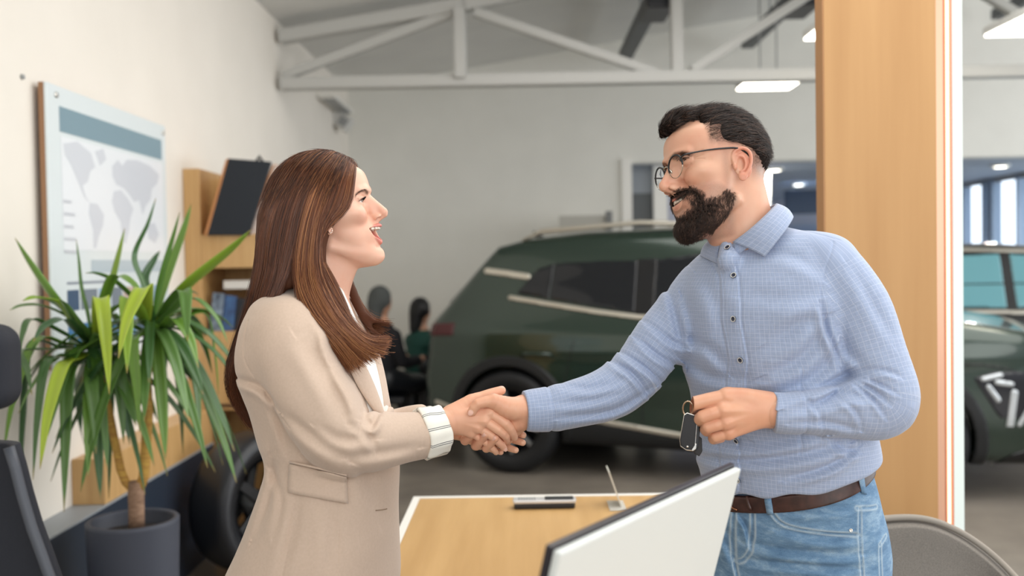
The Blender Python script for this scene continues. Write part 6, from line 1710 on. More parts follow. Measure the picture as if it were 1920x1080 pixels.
def tendons(P, d):
    out = np.zeros(len(P))
    for m, a in zip(mcpL, (0.5, .9, .9, .7)):
        dd, t = dist_line2(P[:, 0], P[:, 1], [tuple(m[:2]), tuple(Q(1425, 770, 152)[:2])]); out -= a*np.exp(-(dd/4)**2)*(P[:, 2] > 140)*np.clip(1-t*1.2, 0, 1)
    return out
MLH.disp.append(tendons)
MRH = Solid()          # far hand in the handshake
mcpR = J([(925, 775, -14), (928, 795, -18), (938, 812, -16), (950, 822, -10)])
fR = [J([(893, 798, -26), (872, 812, -24), (857, 817, -10)]), J([(880, 817, -22), (872, 826, 2), (890, 811, 24)]), J([(898, 830, -18), (893, 836, 6), (911, 815, 29)]), J([(918, 836, -12), (912, 840, 8), (929, 822, 27)])]
hand(MRH, Q(985, 771, 4), mcpR, fR, J([(968, 764, 18), (925, 751, 36), (896, 757, 44), (885, 772, 42)]), (0, 0, 1), rw=(32, 0.78), palm_r=13, fr=(9.8, 9.6, 9.4, 8.8), arm=Q(1040, 765, -6), k=1.0)
MRH.add(p_chain(J([(982, 768, 14), (955, 766, 26), (928, 755, 34)]), [24, 21, 13], 3), 9)
MRH.add(p_chain(J([(984, 785, 10), (968, 793, 12), (955, 800, 4)]), [17, 16, 12], 3), 8)
out_ = A(0, 0, 1)
for tip, prev, r, out_ in ((fR[1][2], fR[1][1], 8.0, A(-0.35, -0.5, 1)), (fR[2][2], fR[2][1], 8.0, A(-0.3, -0.5, 1)), (fR[3][2], fR[3][1], 7.2, A(-0.3, -0.5, 1)), (Q(885, 772, 42), Q(896, 757, 44), 8.6, A(-0.3, 0.1, 1))):
    NAILS.append(nail(MRH, tip, prev, out_, r))
def hand_tint(V, base, nails, red):
    c = np.tile(np.array(base[:3]), (len(V), 1))
    for cN, d, o, s, r in nails:
        q = V-cN; e = (q@d/(r*0.74))**2+(q@s/(r*0.62))**2; w = smooth01((1.05-e)/0.25)*(np.abs(q@o) < r*0.5)*0.8
        c = mixc(c, srgb(236, 196, 182), w)
    return c
# body under the clothes
under = Solid()
ut = p_trunk(TF, [(440, 48, 40, 42), (470, 96, 50, 58), (520, 136, 72, 72), (640, 154, 100, 88), (720, 145, 96, 86), (800, 142, 92, 86), (890, 140, 86, 84), (950, 140, 84, 84), (1010, 150, 92, 100), (1120, 158, 92, 100)], ex=2.2)
under.add(ut); under.add(p_chain(LA[:4], [r-25 for r in LAr[:4]], 3), 10); under.add(p_chain([LA[3], LA[-3], LA[-1]], [24, 24, LAr[-1]-8], 1), 10); under.add(p_chain(RA, [r-15 for r in RAr[:-1]]+[RAr[-1]-6], 3), 10)
under.add(p_chain([hipL, A(1560, 1420, 74), A(1572, 1880, 70)], [86, 58, 44], 3), 20); under.add(p_chain([hipR, A(1420, 1420, -80), A(1405, 1880, -90)], [86, 58, 44], 3), 20)
under.add(p_chain([A(1405, 440, 8), A(1420, 520, 10)], [50, 60], 1), 12)
# shoes
shoe_m = mat('dark_shoe_leather', srgb(40, 34, 32), 0.4)
def shoe(px, z, parent, m, d=-1, y=1948, ln=205):
    S = Solid(); S.add(p_chain([A(px+d*-40, y+5, z), A(px+d*60, y+8, z), A(px+d*(ln-60), y+18, z)], [38, 38, 30], 3)); S.add(p_chain([A(px-d*10, y-60, z), A(px-d*15, y-20, z)], [40, 38], 1), 18)
    cut = lambda P: P[:, 1]-(y+42); cut.bc = np.zeros(3); cut.br = 1e9; S.cut(cut, 3)
    V, F = polygonise(S, (px-300, y-120, z-70), (px+300, y+60, z+70), 5); fig_mesh('shoe', V, F, m, parent)
shoe(1572, 70, man, shoe_m); shoe(1405, -90, man, shoe_m)
MBH = Solid(); MBH.ops = list(MB.ops)
p1 = polygonise(MB, (1190, 180, -130), (1500, 520, 130), 1.1)
p2 = polygonise(MLH, (1270, 700, 90), (1500, 850, 215), 1.05)
p3 = polygonise(MRH, (840, 715, -60), (1040, 860, 75), 1.0)
p4 = polygonise(under, (960, 430, -210), (1700, 1960, 200), 7)
V, F = merge_meshes([p1, p2, p3, p4])
o = fig_mesh('body', V, F, SKM, man)
n1, n2, n3 = len(p1[0]), len(p2[0]), len(p3[0])
hb = srgb(220, 168, 138)
tint = np.concatenate([man_tint(p1[0]), hand_tint(np.concatenate([p2[0], p3[0], p4[0]]), hb, NAILS, None)])
vattr(o, 'tint', tint)

# ------------------------------------------------------------------ car key on its ring
kx, ky, kz = 1300, 803, 150
key = thing('car_key', 'black and chrome car key fob dangling from the fingers of the bearded man', 'key', tuple(fig2world(Q(kx, ky, kz)[None])[0]))
def key_prism(name, pts, z0, z1, m, parent, bev=0.0016):
    bm = bmesh.new()
    a = [bm.verts.new(Vector(fig2world(Q(x, y, z0)[None])[0])) for x, y in pts]; b = [bm.verts.new(Vector(fig2world(Q(x, y, z1)[None])[0])) for x, y in pts]
    bm.faces.new(a); bm.faces.new(b[::-1]); n = len(pts)
    for i in range(n): bm.faces.new((a[i], b[i], b[(i+1) % n], a[(i+1) % n]))
    bmesh.ops.recalc_face_normals(bm, faces=bm.faces)
    bmesh.ops.bevel(bm, geom=list(bm.edges), offset=bev, segments=3, affect='EDGES', profile=0.6)
    return adopt(obj(name, bm, m, None), parent)
face = [(1283, 779), (1289, 775), (1304, 780), (1306.5, 788), (1303, 835), (1297, 844), (1287, 843), (1277, 836), (1275.5, 824)]
cx_ = sum(p[0] for p in face)/len(face); cy_ = sum(p[1] for p in face)/len(face)
big = [(cx_+(x-cx_)*1.09, cy_+(y-cy_)*1.05) for x, y in face]
key_prism('chrome_frame', big, 145, 153, M['chrome'], key, 0.001)
key_prism('fob_face', face, 149, 157, mat('fob_black', srgb(12, 14, 20), 0.5), key)
key_prism('side_cap', [(1300, 832), (1306, 832), (1305, 842), (1299, 846), (1296, 845)], 146, 156, M['chrome'], key, 0.0008)
key_prism('fob_back', [(x+7, y+3) for x, y in face], 128, 146, M['black'], key)
key_prism('leather_strap', [(1305, 812), (1316, 822), (1317, 846), (1311, 856), (1302, 850), (1300, 838)], 118, 127, mat('strap_black', srgb(20, 20, 24), 0.5), key)
key_prism('loop_bar', [(1289, 774), (1303, 778), (1306, 785), (1301, 785), (1293, 779.5), (1288, 779)], 143, 154, M['chrome'], key, 0.0008)
c0 = Q(1290, 766, 150)
ring = [c0+A(8*math.sin(t), -13*math.cos(t), 6*math.sin(t+0.6)) for t in np.linspace(0, 2*math.pi, 25)]
P = fig2world(np.array(ring)); bm = bmesh.new(); bm_tube(bm, [Vector(q) for q in P], 0.0013, 8); adopt(obj('key_ring', bm, mat('ring_gold', srgb(222, 196, 170), 0.2, 1.0), None, True), key)
p = fig2world(Q(1289, 837.5, 157.3)[None])[0]; wn = Vector(C_BACK)
mt = Matrix.Translation(Vector(p)) @ wn.to_track_quat('Z', 'Y').to_matrix().to_4x4()
adopt(lathe('emblem', [(0, 0.0004), (0.0018, 0.0004), (0.002, 0.0), (0, 0)], M['chrome'], None, 20, mtx=mt), key)

# ================================================================== THE WOMAN
wf, wu, wl = hbasis(1, -13, 3, -1)
WF = Frame((612, 410, 0), wf, wu, wl, 0.94)
GW = dict(male=False, open=28, mw=30, uc=-39, cu=-42, cf=75, lf=93, ll=2, lc=3, mz=31, cq=3.0, eye=3.2, eyu=-6, nose=4, nd=3, crow=0.6, smile=0.45, ef=21, eu=-13, es=0.9)
HW = head_solid(GW)
woman = thing('person', 'laughing woman with long brown hair and beige blazer, shaking hands with the man', 'person', tuple(fig2world(A(570, 2000, 0)[None])[0]*np.array([1, 1, 0])))
skin_w = srgb(229, 184, 160)
SKW = skin_material('woman_skin', skin_w, srgb(220, 150, 125))
WB = Solid(); WB.add(in_frame(WF, HW))
WB.add(p_chain([WF.fro((-14, -24, 0)), (604, 500, 0), (598, 560, 0), (590, 620, 0)], [50, 48, 52, 80], 3), 14)
WB.add(p_rc(WF.fro((38, -72, 0)), (622, 540, 0), 20, 32), 18)
HWup = p_chain(HW.up, [2.6, 3.6, 4.4, 4.2, 4.4, 3.6, 2.6], 3); HWlw = p_chain(HW.lw, [2.6, 4.2, 5.2, 4.2, 2.6], 4)
def woman_tint(V):
    C = WF.to(V); F, U, L = C.T; al = np.abs(L)
    c = np.tile(np.array(skin_w[:3]), (len(V), 1))
    c = mixc(c, srgb(226, 156, 136), 0.32*np.exp(-(((F-78)/24)**2+((U+16)/17)**2+((al-40)/20)**2)))
    c = mixc(c, srgb(222, 146, 124), 0.35*np.exp(-(((F-112)/14)**2+((U+12)/12)**2+(al/14)**2)))
    lip = np.minimum(HWup(C), HWlw(C)); c = mixc(c, srgb(205, 112, 108), 0.9*smooth01((1.8-lip)/2.2)*(F > 70))
    brow = np.exp(-(gdist(al, U, [(13, 28), (25, 33.5), (38, 33), (46, 27)])/2.4)**2)*smooth01((F-55)/10)
    c = mixc(c, srgb(110, 78, 60), 0.6*brow)
    lid = np.exp(-((gdist(al, U, [(19, 14), (26, 18), (34, 18.2), (44, 14)]))/1.3)**2)*smooth01((F-70)/8)
    return mixc(c, srgb(70, 48, 42), 0.6*lid)
eyes(WF, woman, srgb(84, 60, 40), (1, 0.12, 0.1), -6); teeth(WF, woman, GW, nt=4, f0=97.5, cv=0.026)

# long brown hair
HMW = hair_material('chestnut_hair', srgb(56, 30, 19), srgb(130, 77, 47), srgb(220, 158, 102), 0.36)
HMWB = mat('chestnut_mass', srgb(78, 46, 30), 0.7, 0.0, 0.2)
guides = [
 [(606, 291, 0), (548, 314, 12), (510, 363, 22), (490, 428, 22), (480, 500, 16), (464, 565, 10), (445, 630, 6), (427, 690, 2), (434, 745, 0), (463, 785, 0), (489, 812, 0)],
 [(612, 290, 22), (562, 316, 52), (527, 378, 72), (509, 450, 77), (501, 520, 72), (480, 590, 62), (455, 652, 52), (439, 708, 46), (449, 756, 32), (478, 798, 20)],
 [(622, 290, 26), (587, 320, 66), (556, 390, 88), (541, 460, 93), (525, 530, 102), (500, 588, 110), (468, 640, 86), (450, 690, 60), (455, 745, 40), (484, 797, 28)],
 [(632, 292, 26), (607, 325, 69), (581, 390, 90), (566, 460, 99), (562, 530, 116), (584, 588, 140), (622, 632, 144), (655, 672, 128), (670, 692, 118)],
 [(642, 296, 26), (624, 330, 67), (603, 390, 88), (590, 455, 97), (592, 520, 108), (616, 576, 130), (652, 624, 136), (690, 655, 120), (718, 666, 108)],
 [(653, 302, 30), (642, 330, 64), (623, 385, 80), (600, 440, 88), (598, 500, 94), (616, 552, 106), (644, 602, 114), (684, 636, 108), (727, 632, 98)],
 [(665, 311, 22), (664, 324, 50), (661, 346, 60), (657, 374, 67), (646, 396, 71), (625, 416, 75), (600, 446, 76), (602, 484, 72), (626, 530, 82), (642, 566, 92), (658, 606, 100), (690, 640, 100), (722, 654, 92)],
]
far = [[(606, 291, -2), (548, 314, -14), (510, 363, -24), (492, 428, -26), (484, 500, -24), (470, 565, -20), (452, 630, -16), (440, 690, -10), (445, 740, -8), (470, 780, -6), (488, 806, -4)],
 [(612, 290, -22), (562, 316, -52), (527, 378, -72), (509, 450, -77), (505, 520, -76), (500, 580, -80), (500, 640, -85), (505, 690, -80)],
 [(632, 292, -26), (607, 325, -69), (581, 390, -90), (570, 460, -96), (575, 520, -104), (590, 575, -120), (610, 620, -120)],
 [(652, 302, -21), (641, 335, -59), (625, 385, -80), (618, 440, -86), (640, 500, -74), (662, 548, -66), (682, 585, -58), (706, 603, -44), (730, 606, -30)],
 [(664, 315, -6), (661, 345, -46), (649, 380, -69), (634, 420, -80), (628, 460, -80), (650, 510, -64), (668, 560, -58), (684, 610, -44), (704, 645, -30), (716, 662, -20)]]
def resample(g, n=26):
    P = catmull(np.array([Q(*p) for p in g]), 6); s = np.r_[0, np.cumsum(np.linalg.norm(np.diff(P, axis=0), axis=1))]; u = np.linspace(0, s[-1], n)
    return np.stack([np.interp(u, s, P[:, i]) for i in range(3)], 1)
GN = [resample(g) for g in guides]; GFAR = [resample(g) for g in far]
HB = Solid()
capp = poly2([(112, 110), (94, 100), (84, 88), (76, 72), (70, 57), (57, 27), (40, 9), (14, 4), (-8, -4), (-22, -26), (-36, -60), (-130, -60), (-130, 160), (112, 160)])
cap = Solid(); cap.add(p_ell((-3, 48, 0), (101, 88, 80))); cap.add(p_ell((-50, 34, 0), (56, 60, 66)), 20)
_cc = lambda P: capp(P[:, 0]-0.0009*P[:, 2]**2, P[:, 1]); _cc.bc = np.zeros(3); _cc.br = 1e9; cap.cut(_cc, 6)
HB.add(in_frame(WF, cap))
def chain_of(g, r0, r1, inz, k0=0, inx=0):
    n = len(g); t = np.linspace(0, 1, n); sg = np.sign(inz) if inz else 1
    P = g.copy(); P[:, 2] -= inz; P[:, 0] += inx; ctr = A(600, 0, 0); 
    r = r0+(r1-r0)*t**1.4; idx = list(range(k0, n, 2)); 
    if idx[-1] != n-1: idx.append(n-1)
    return p_chain(P[idx], r[idx], 1)
for i, g in enumerate(GN[:-1]):
    for t in (0.0, 0.5):
        if i == 2 and t == 0.5: continue
        HB.add(chain_of(g*(1-t)+GN[i+1]*t, 15 if i < 5 else 6, 2.0, 19 if i else 8+11*t*2, 3, 0 if i else 15*(1-t)), 12)
HB.add(chain_of(GN[-1], 4, 1.4, 10, 12, -4), 8)
mid = GN[2]*0.5+GN[3]*0.5; HB.add(chain_of(mid[:14], 15, 11, 19, 3), 12)
for i, g in enumerate(GFAR[:-1]):
    for t in (0.0, 0.5):
        if i in (1,) and t == 0.5: continue
        HB.add(chain_of(g*(1-t)+GFAR[i+1]*t, 14, 2.2, -16 if i else -6-10*t*2, 3, 0 if i else 15*(1-t)), 12)
HB.add(p_chain([Q(545, 420, 0), Q(530, 500, 0), Q(510, 570, 0), Q(480, 640, 0)], [62, 50, 40, 22], 3), 24)
V, F = polygonise(HB, (405, 270, -150), (750, 830, 170), 2.6, slack=1.7)
hair_w = fig_mesh('hair', V, F, HMWB, woman)
def sheet(GS, pairs, n, jitter=3.0, depth=9, split=None, clump=0.6):
    out = []
    for c, (i, w) in enumerate(pairs):
        m = int(n*w); a, b = GS[i], GS[i+1]; nn = len(a); t = RNG.random(m)
        ncl = 26; cl = RNG.random(ncl); j = np.abs(t[:, None]-cl[None]).argmin(1)
        S_ = np.linspace(0, 1, nn)
        pull = clump*smooth01((S_-0.25)/0.75)[None, :]
        tt = t[:, None]*(1-pull)+cl[j][:, None]*pull
        if split is not None and i in split:
            tgt = (t > 0.5).astype(float)[:, None]*0.82+0.09; q = smooth01((S_-0.38)/0.2)[None, :]; tt = tt*(1-q)+(tgt+(tt-0.5)*0.25)*q
        P = a[None]*(1-tt[..., None])+b[None]*tt[..., None]
        start = (RNG.random(m)**2.5)*0.045; end = 1-RNG.random(m)**1.6*0.30
        u = start[:, None]+(end-start)[:, None]*S_[None]; x = u*(nn-1); i0 = np.clip(x.astype(int), 0, nn-2); f = (x-i0)[..., None]
        ar = np.arange(m)[:, None]; P = P[ar, i0]*(1-f)+P[ar, i0+1]*f
        off = RNG.normal(0, jitter, (m, 1, 3))*(0.35+0.7*u[..., None]+2.0*np.clip(u-0.75, 0, 1)[..., None]*2)*A(1, 0.5, 0.6); dz = (RNG.random(m)*depth)[:, None]
        wav = RNG.normal(0, 1.6, (m, 1, 3))*np.sin(u*RNG.uniform(5, 11, (m, 1))+RNG.random((m, 1))*6)[..., None]*u[..., None]
        P = P+off+wav; P[..., 2] -= (dz-2.5)*np.sign(a[nn//3, 2]); fr_ = (RNG.random(m) < 0.04)[:, None]
        P[..., 0] += fr_*RNG.normal(0, 7, (m, 1))*u**2; P[..., 1] += fr_*RNG.normal(0, 7, (m, 1))*u**2
        out.append(P)
    return np.concatenate(out)
near_s = sheet(GN, [(0, .17), (1, .20), (2, .20), (3, .16), (4, .15), (5, .14)], 15000, split=(2,))
far_s = sheet(GFAR, [(0, .2), (1, .2), (2, .25), (3, .35)], 2600, split=(1, 2))
def ev_chunks(S, P):
    out = np.zeros(len(P)); so = np.argsort((P[:, 0]//24)*1e8+(P[:, 1]//24)*1e4+P[:, 2]//24, kind='stable')
    for c in range(0, len(P), 4000):
        ii = so[c:c+4000]; X = P[ii]; pc = (X.min(0)+X.max(0))/2
        out[ii] = S.ev(X, (pc, np.linalg.norm(X.max(0)-X.min(0))/2, 16))
    return out
def lift_out(P, sg):
    for _ in range(2):
        k = 17; X = P[:, :k].reshape(-1, 3); d = ev_chunks(HB, X).reshape(-1, k)
        P[:, :k, 2] += sg*np.clip(1.2-d, 0, 9)
    return P
near_s = lift_out(near_s, 1)
def strand_tone(P, n):
    base = RNG.random(n)**1.5; streak = 0.5+0.5*np.sin(P[:, 8, 0]*0.31+2*np.sin(P[:, 6, 0]*0.11)); low = smooth01((P[:, -1, 1]-560)/120)*smooth01((P[:, -1, 0]-600)/60)
    return np.clip(base*0.50+0.28*streak*RNG.random(n)+0.30*low, 0, 1)
allS = np.concatenate([near_s, far_s])
strands('hair_strands', None, allS, 0.48, HMW, hair_w, tint=strand_tone(allS, len(allS)), tip=0.35)
# short hairs over the crown and at the hairline
CPV, _ = polygonise(HB, (480, 280, -95), (680, 430, 100), 4)
def crown_flow(P):
    x, y, z = P.T; return np.stack([-0.22-0.006*(640-x), 0.7+0*y, 0.75*np.sign(z)*smooth01(np.abs(z)/10)], 1)
pt, L = grow(HB, CPV, 3600, crown_flow, 60, k=8, lift=0.05, curl=0.05, sel=(CPV[:, 1] < 335) & (CPV[:, 0] < 655), inset=-0.8)
strands('hair_strands', None, pt, 0.42, HMW, hair_w, tint=np.clip(RNG.random(3600)**1.6*0.8, 0, 1))
HBR = hair_material('brown_brow', srgb(60, 40, 30), srgb(86, 60, 46), srgb(110, 80, 60), 0.5)
brow_hairs(WF, HW, woman, HBR, [(13, 28), (25, 33.5), (38, 33), (46, 27)], 150, 5.5, 0.15, spread=2.2)
lashes(WF, woman, mat('lash_black', srgb(22, 16, 14), 0.6), 7.5, GW)
# small ring in the earlobe
ep = WF.fro((19, -33, 79)); fig_tube('earring', [ep+A(3.2*math.cos(t), 4.2*math.sin(t), 3*math.sin(t)) for t in np.linspace(0, 2*math.pi, 13)], 0.8, mat('earring_silver', srgb(225, 215, 205), 0.15, 1.0), woman, sub=1)

# ------------------------------------------------------------------ blazer, blouse, cuffs, trousers
w_u = cspline([540, 600, 660, 714, 767, 830, 868, 907, 974, 1022, 1078, 1160], [582, 580, 584, 590, 602, 614, 622, 620, 610, 598, 586, 578])
w_z = cspline([540, 900, 1200], [0, 0, 0])
TW = TFrame(75, w_u, w_z, dirn=1)
wtab = [(545, 70, 42, 52), (562, 120, 54, 74), (590, 152, 74, 94), (640, 166, 102, 116), (714, 160, 124, 128), (767, 150, 124, 120), (830, 142, 122, 116), (868, 140, 120, 112), (907, 148, 122, 118), (974, 164, 130, 128), (1022, 172, 142, 138), (1078, 178, 155, 152), (1150, 180, 158, 160)]
wtrunk = p_trunk(TW, wtab, ex=2.2, end=10)
WA = [Q(540, 622, 112), Q(556, 672, 126), Q(586, 738, 138), Q(622, 800, 142), Q(650, 824, 134), Q(704, 828, 108), Q(762, 820, 72), Q(812, 812, 44)]
WAr = [62, 68, 66, 64, 60, 50.5, 43, 39.5]
WL = [Q(600, 640, -130), Q(640, 730, -135), Q(682, 808, -122), Q(720, 820, -105), Q(770, 806, -84), Q(800, 802, -74)]
WLr = [64, 58, 52, 50, 44, 42]
slW = p_chain(WA, WAr, 4, k=6); slW2 = p_chain(WL, WLr, 4, k=6)
ZW = lambda x: float(np.interp(x, [440, 500, 560, 660, 740, 820], [40, 120, 178, 180, 110, 70]))
JK = Solid(); JK.add(wtrunk)
JK.add(p_ell(Q(535, 590, 78), (56, 34, 56)), 24); JK.add(p_ell(Q(585, 600, -90), (56, 34, 56)), 24)
JK.add(capped(slW, cuff_cut(WA[-1], WA[-1]-WA[-2], -12)), 14); JK.add(capped(slW2, cuff_cut(WL[-1], WL[-1]-WL[-2], -6)), 14)
JK.sub(p_chain([A(598, 520, 0), A(604, 570, 0), A(620, 610, 0)], [54, 50, 36], 2), 5)
JK.disp += [ripples(1.4, (0.016, 0.02, 0.016), 21), folds([
   ([(640, 700), (668, 745), (676, 790)], 5, 9), ([(622, 690), (650, 730), (672, 770)], 3.5, 9), ([(680, 790), (700, 800), (712, 780)], 4, 7), ([(660, 800), (690, 815), (705, 840)], 3, 8),
   ([(560, 640), (600, 700), (640, 770)], 3, 16), ([(540, 780), (600, 830), (650, 862)], 4, 14), ([(600, 800), (640, 826), (700, 822)], 3, 12), ([(660, 860), (720, 850), (780, 840)], 2.5, 12),
   ([(580, 590), (604, 625), (612, 660)], 3, 9), ([(610, 610), (614, 660), (650, 720)], 3.5, 8), ([(455, 712), (490, 725), (520, 760)], 4, 9), ([(505, 745), (520, 800), (530, 850)], 3, 10),
   ([(502, 860), (500, 920), (480, 1000)], 3.5, 12), ([(545, 930), (540, 1000), (520, 1080)], 3, 14), ([(600, 960), (610, 1020), (600, 1090)], 2, 14), ([(660, 880), (680, 940), (700, 1000)], 2, 14), ([(500, 890), (520, 940), (515, 1000)], 2.5, 10)], zmin=-40, zf=ZW)]
def jk_seams(P, d):
    near = (P[:, 2] > -10) & (np.abs(d) < 30); X, Y = P[:, 0], P[:, 1]; out = np.zeros(len(P))
    for pts, a in (([(476, 600), (472, 660), (486, 700), (515, 752), (548, 800)], 1.5), ([(552, 815), (557, 868)], 1.2), ([(548, 926), (544, 990), (532, 1085)], 1.3), ([(628, 944), (628, 1085)], 1.3),
                   ([(640, 640), (650, 700), (660, 760)], 1.2), ([(500, 740), (512, 800), (516, 860)], 1.0)):
        out += near*a*np.exp(-(dist_line2(X, Y, catmull(qline(pts, ZW), 4))[0]/1.5)**2)
    return out
JK.disp.append(jk_seams)
def v_open(v): return np.clip((792-v)*0.30, -5, 60)
def front_cut(P, d):
    a, b = TW.ab(P); return smax(d, -np.maximum(np.abs(a)-v_open(P[:, 1]), 40-b), 2.5)-d
JK.disp.append(front_cut)
V, F = polygonise(JK, (415, 530, -225), (850, 1158, 235), 2.4, slack=2.4)
linen = noise_mat('beige_linen', srgb(203, 181, 163), srgb(197, 175, 156), 220, 0.85, stretch=(1, 1, 1), bump=0.15, bdist=0.0006)
t = NT(linen); t.b.inputs['Sheen Weight'].default_value = 0.25
blazer = fig_mesh('blazer', V, F, linen, woman); blazer['label'] = 'beige blazer'
# lapel lying on the chest
def on_jk(px, py, off=2.5, z0=230):
    p = surf_z(JK, px, py, z0); return p+surf_n(JK, p)*off
def tw_pt(a, v, lift):
    ra, rb = wtrunk.fa(v), wtrunk.fb(v); b = rb*(1-min(1, abs(a)/ra)**2.2)**(1/2.2)+lift
    return A(float(w_u(v))+a*TW.a[0]+b*TW.b[0], v, float(w_z(v))+a*TW.a[1]+b*TW.b[1])
vs = np.linspace(606, 786, 24); rws = []
for t_ in np.linspace(0, 1, 8):
    rws.append(np.array([tw_pt(float(v_open(v))-3+t_*(6+44*math.sin(math.pi*min(1, (792-v)/210)**0.8)), v, 3.5+3.5*math.sin(math.pi*t_)**0.7) for v in vs]))
strip_mesh('lapel', rws, linen, blazer, 2.6)
# flap pocket and buttonhole
flap = [(544, 869), (598, 880), (650, 893)]; flb = [(542, 924), (597, 934), (651, 944)]
rws = [np.array([on_jk(a[0]*(1-t_)+b[0]*t_, a[1]*(1-t_)+b[1]*t_, 2.5+2.2*t_) for a, b in zip(catmull(np.array(flap, float), 6), catmull(np.array(flb, float), 6))]) for t_ in np.linspace(0, 1, 7)]
strip_mesh('pocket_flap', rws, linen, blazer, 3.0)
pw = [on_jk(x, y-3, 1.2) for x, y in flap]; fig_tube('pocket_welt', pw, 2.0, linen, blazer)
fig_tube('buttonhole', [on_jk(704, 957, 0.4), on_jk(715, 956, 0.6), on_jk(725, 954, 0.4)], 1.0, mat('thread_brown', srgb(150, 128, 106), 0.8), blazer)
# blouse
BL = Solid(); btab = [(r[0], max(20, r[1]-14), r[2]+(6 if 640 < r[0] < 780 else -6), max(20, r[3]-14)) for r in wtab if r[0] < 900]
btab = [(545, 52, 34, 40), (562, 100, 44, 60), (590, 130, 66, 80), (640, 140, 99, 96), (714, 142, 123, 106), (767, 132, 123, 102), (800, 126, 116, 98), (868, 120, 100, 92), (960, 116, 96, 92)]
BL.add(p_trunk(TW, btab, ex=2.1, end=8)); BL.sub(p_chain([A(600, 520, 0), A(610, 580, 0), A(640, 640, 0)], [51, 48, 26], 2), 4)
V, F = polygonise(BL, (440, 535, -190), (770, 970, 190), 3.2)
white_c = noise_mat('white_cotton', srgb(240, 238, 234), srgb(232, 230, 226), 60, 0.8)
blouse = fig_mesh('blouse', V, F, white_c, woman); blouse['label'] = 'white blouse'
ct = catmull(np.array([(656, 558, 44), (648, 540, 58), (618, 520, 60), (590, 512, 52), (556, 514, 20), (548, 516, -20), (580, 514, -56), (625, 530, -58), (650, 556, -40)], float), 5)
cb = catmull(np.array([(680, 606, 58), (668, 588, 84), (640, 562, 88), (588, 548, 66), (548, 548, 28), (540, 548, -28), (574, 550, -70), (630, 572, -66), (668, 600, -40)], float), 5)
strip_mesh('blouse_collar', [ct*(1-t_)+cb*t_ for t_ in np.linspace(0, 1, 5)], white_c, blouse, 2.2)
# turned-back striped cuffs
sm_ = mat('striped_cuff', srgb(238, 236, 226), 0.8); t = NT(sm_)
at = t.n('ShaderNodeAttribute', attribute_name='ck'); sep = t.n('ShaderNodeSeparateXYZ'); t.l(at.outputs['Vector'], sep.inputs[0])
acc = None
for off in (0.0, 0.11):
    mu = t.n('ShaderNodeMath', operation='MULTIPLY_ADD'); mu.inputs[1].default_value = 1/27.0; mu.inputs[2].default_value = off+0.35; t.l(sep.outputs[0], mu.inputs[0])
    fr = t.n('ShaderNodeMath', operation='FRACT'); t.l(mu.outputs[0], fr.inputs[0]); sb2 = t.n('ShaderNodeMath', operation='SUBTRACT'); sb2.inputs[1].default_value = 0.5; t.l(fr.outputs[0], sb2.inputs[0])
    ab = t.n('ShaderNodeMath', operation='ABSOLUTE'); t.l(sb2.outputs[0], ab.inputs[0]); lt = t.n('ShaderNodeMath', operation='LESS_THAN'); lt.inputs[1].default_value = 0.022; t.l(ab.outputs[0], lt.inputs[0])
    if acc is None: acc = lt
    else: mxx = t.n('ShaderNodeMath', operation='MAXIMUM'); t.l(acc.outputs[0], mxx.inputs[0]); t.l(lt.outputs[0], mxx.inputs[1]); acc = mxx
mix = t.n('ShaderNodeMixRGB'); t.l(acc.outputs[0], mix.inputs[0]); mix.inputs[1].default_value = srgb(238, 236, 226); mix.inputs[2].default_value = srgb(96, 98, 100); t.l(mix.outputs[0], t.b.inputs['Base Color'])
def cuff(name, c0, c1, r0, r1, parent, seed):
    c0, c1 = np.asarray(c0, float), np.asarray(c1, float); ax = unit(c1-c0); x = unit(np.cross(ax, (0, 0, 1))); y = np.cross(x, ax); r_ = np.random.default_rng(int(seed*10))
    prof = [(-0.02, 0.86), (-0.06, 0.99), (0.0, 1.04), (0.3, 1.05), (0.7, 1.03), (0.96, 1.04), (1.04, 1.0), (1.0, 0.92), (0.7, 0.88), (0.2, 0.86)]
    n = 96; V = []; ck = []
    for j, (s, q) in enumerate(prof):
        for i in range(n):
            th = 2*math.pi*i/n; r = (r0+(r1-r0)*np.clip(s, 0, 1))*q*(1+0.02*math.sin(3*th+seed)+0.022*math.sin(7*th+2*s*3+seed)+0.012*math.sin(13*th))
            V.append(c0+(c1-c0)*s+(x*math.cos(th)+y*math.sin(th))*r+ax*1.5*math.sin(4*th+seed)); ck.append((th*42, s*50, 0))
    V = np.array(V); m = len(prof); idx = np.arange(m*n).reshape(m, n); j2 = np.roll(idx, -1, 1); i2 = np.roll(idx, -1, 0)
    Fq = np.stack([idx, j2, np.roll(j2, -1, 0), i2], -1).reshape(-1, 4)
    o = fig_mesh(name, V, Fq, sm_, parent)
    bm = bmesh.new(); bm.from_mesh(o.data); bmesh.ops.recalc_face_normals(bm, faces=bm.faces); bm.to_mesh(o.data); bm.free()
    vattr(o, 'ck', np.array(ck), 'FLOAT_VECTOR'); return o
cu1 = cuff('cuff', Q(789, 815, 56), Q(828, 806, 36), 46, 43, blouse, 1.0); cu1['label'] = 'white striped turned-back cuff'
cu2 = cuff('cuff', Q(776, 806, -84), Q(812, 800, -72), 42, 38, blouse, 2.3); cu2['label'] = 'white striped turned-back cuff'
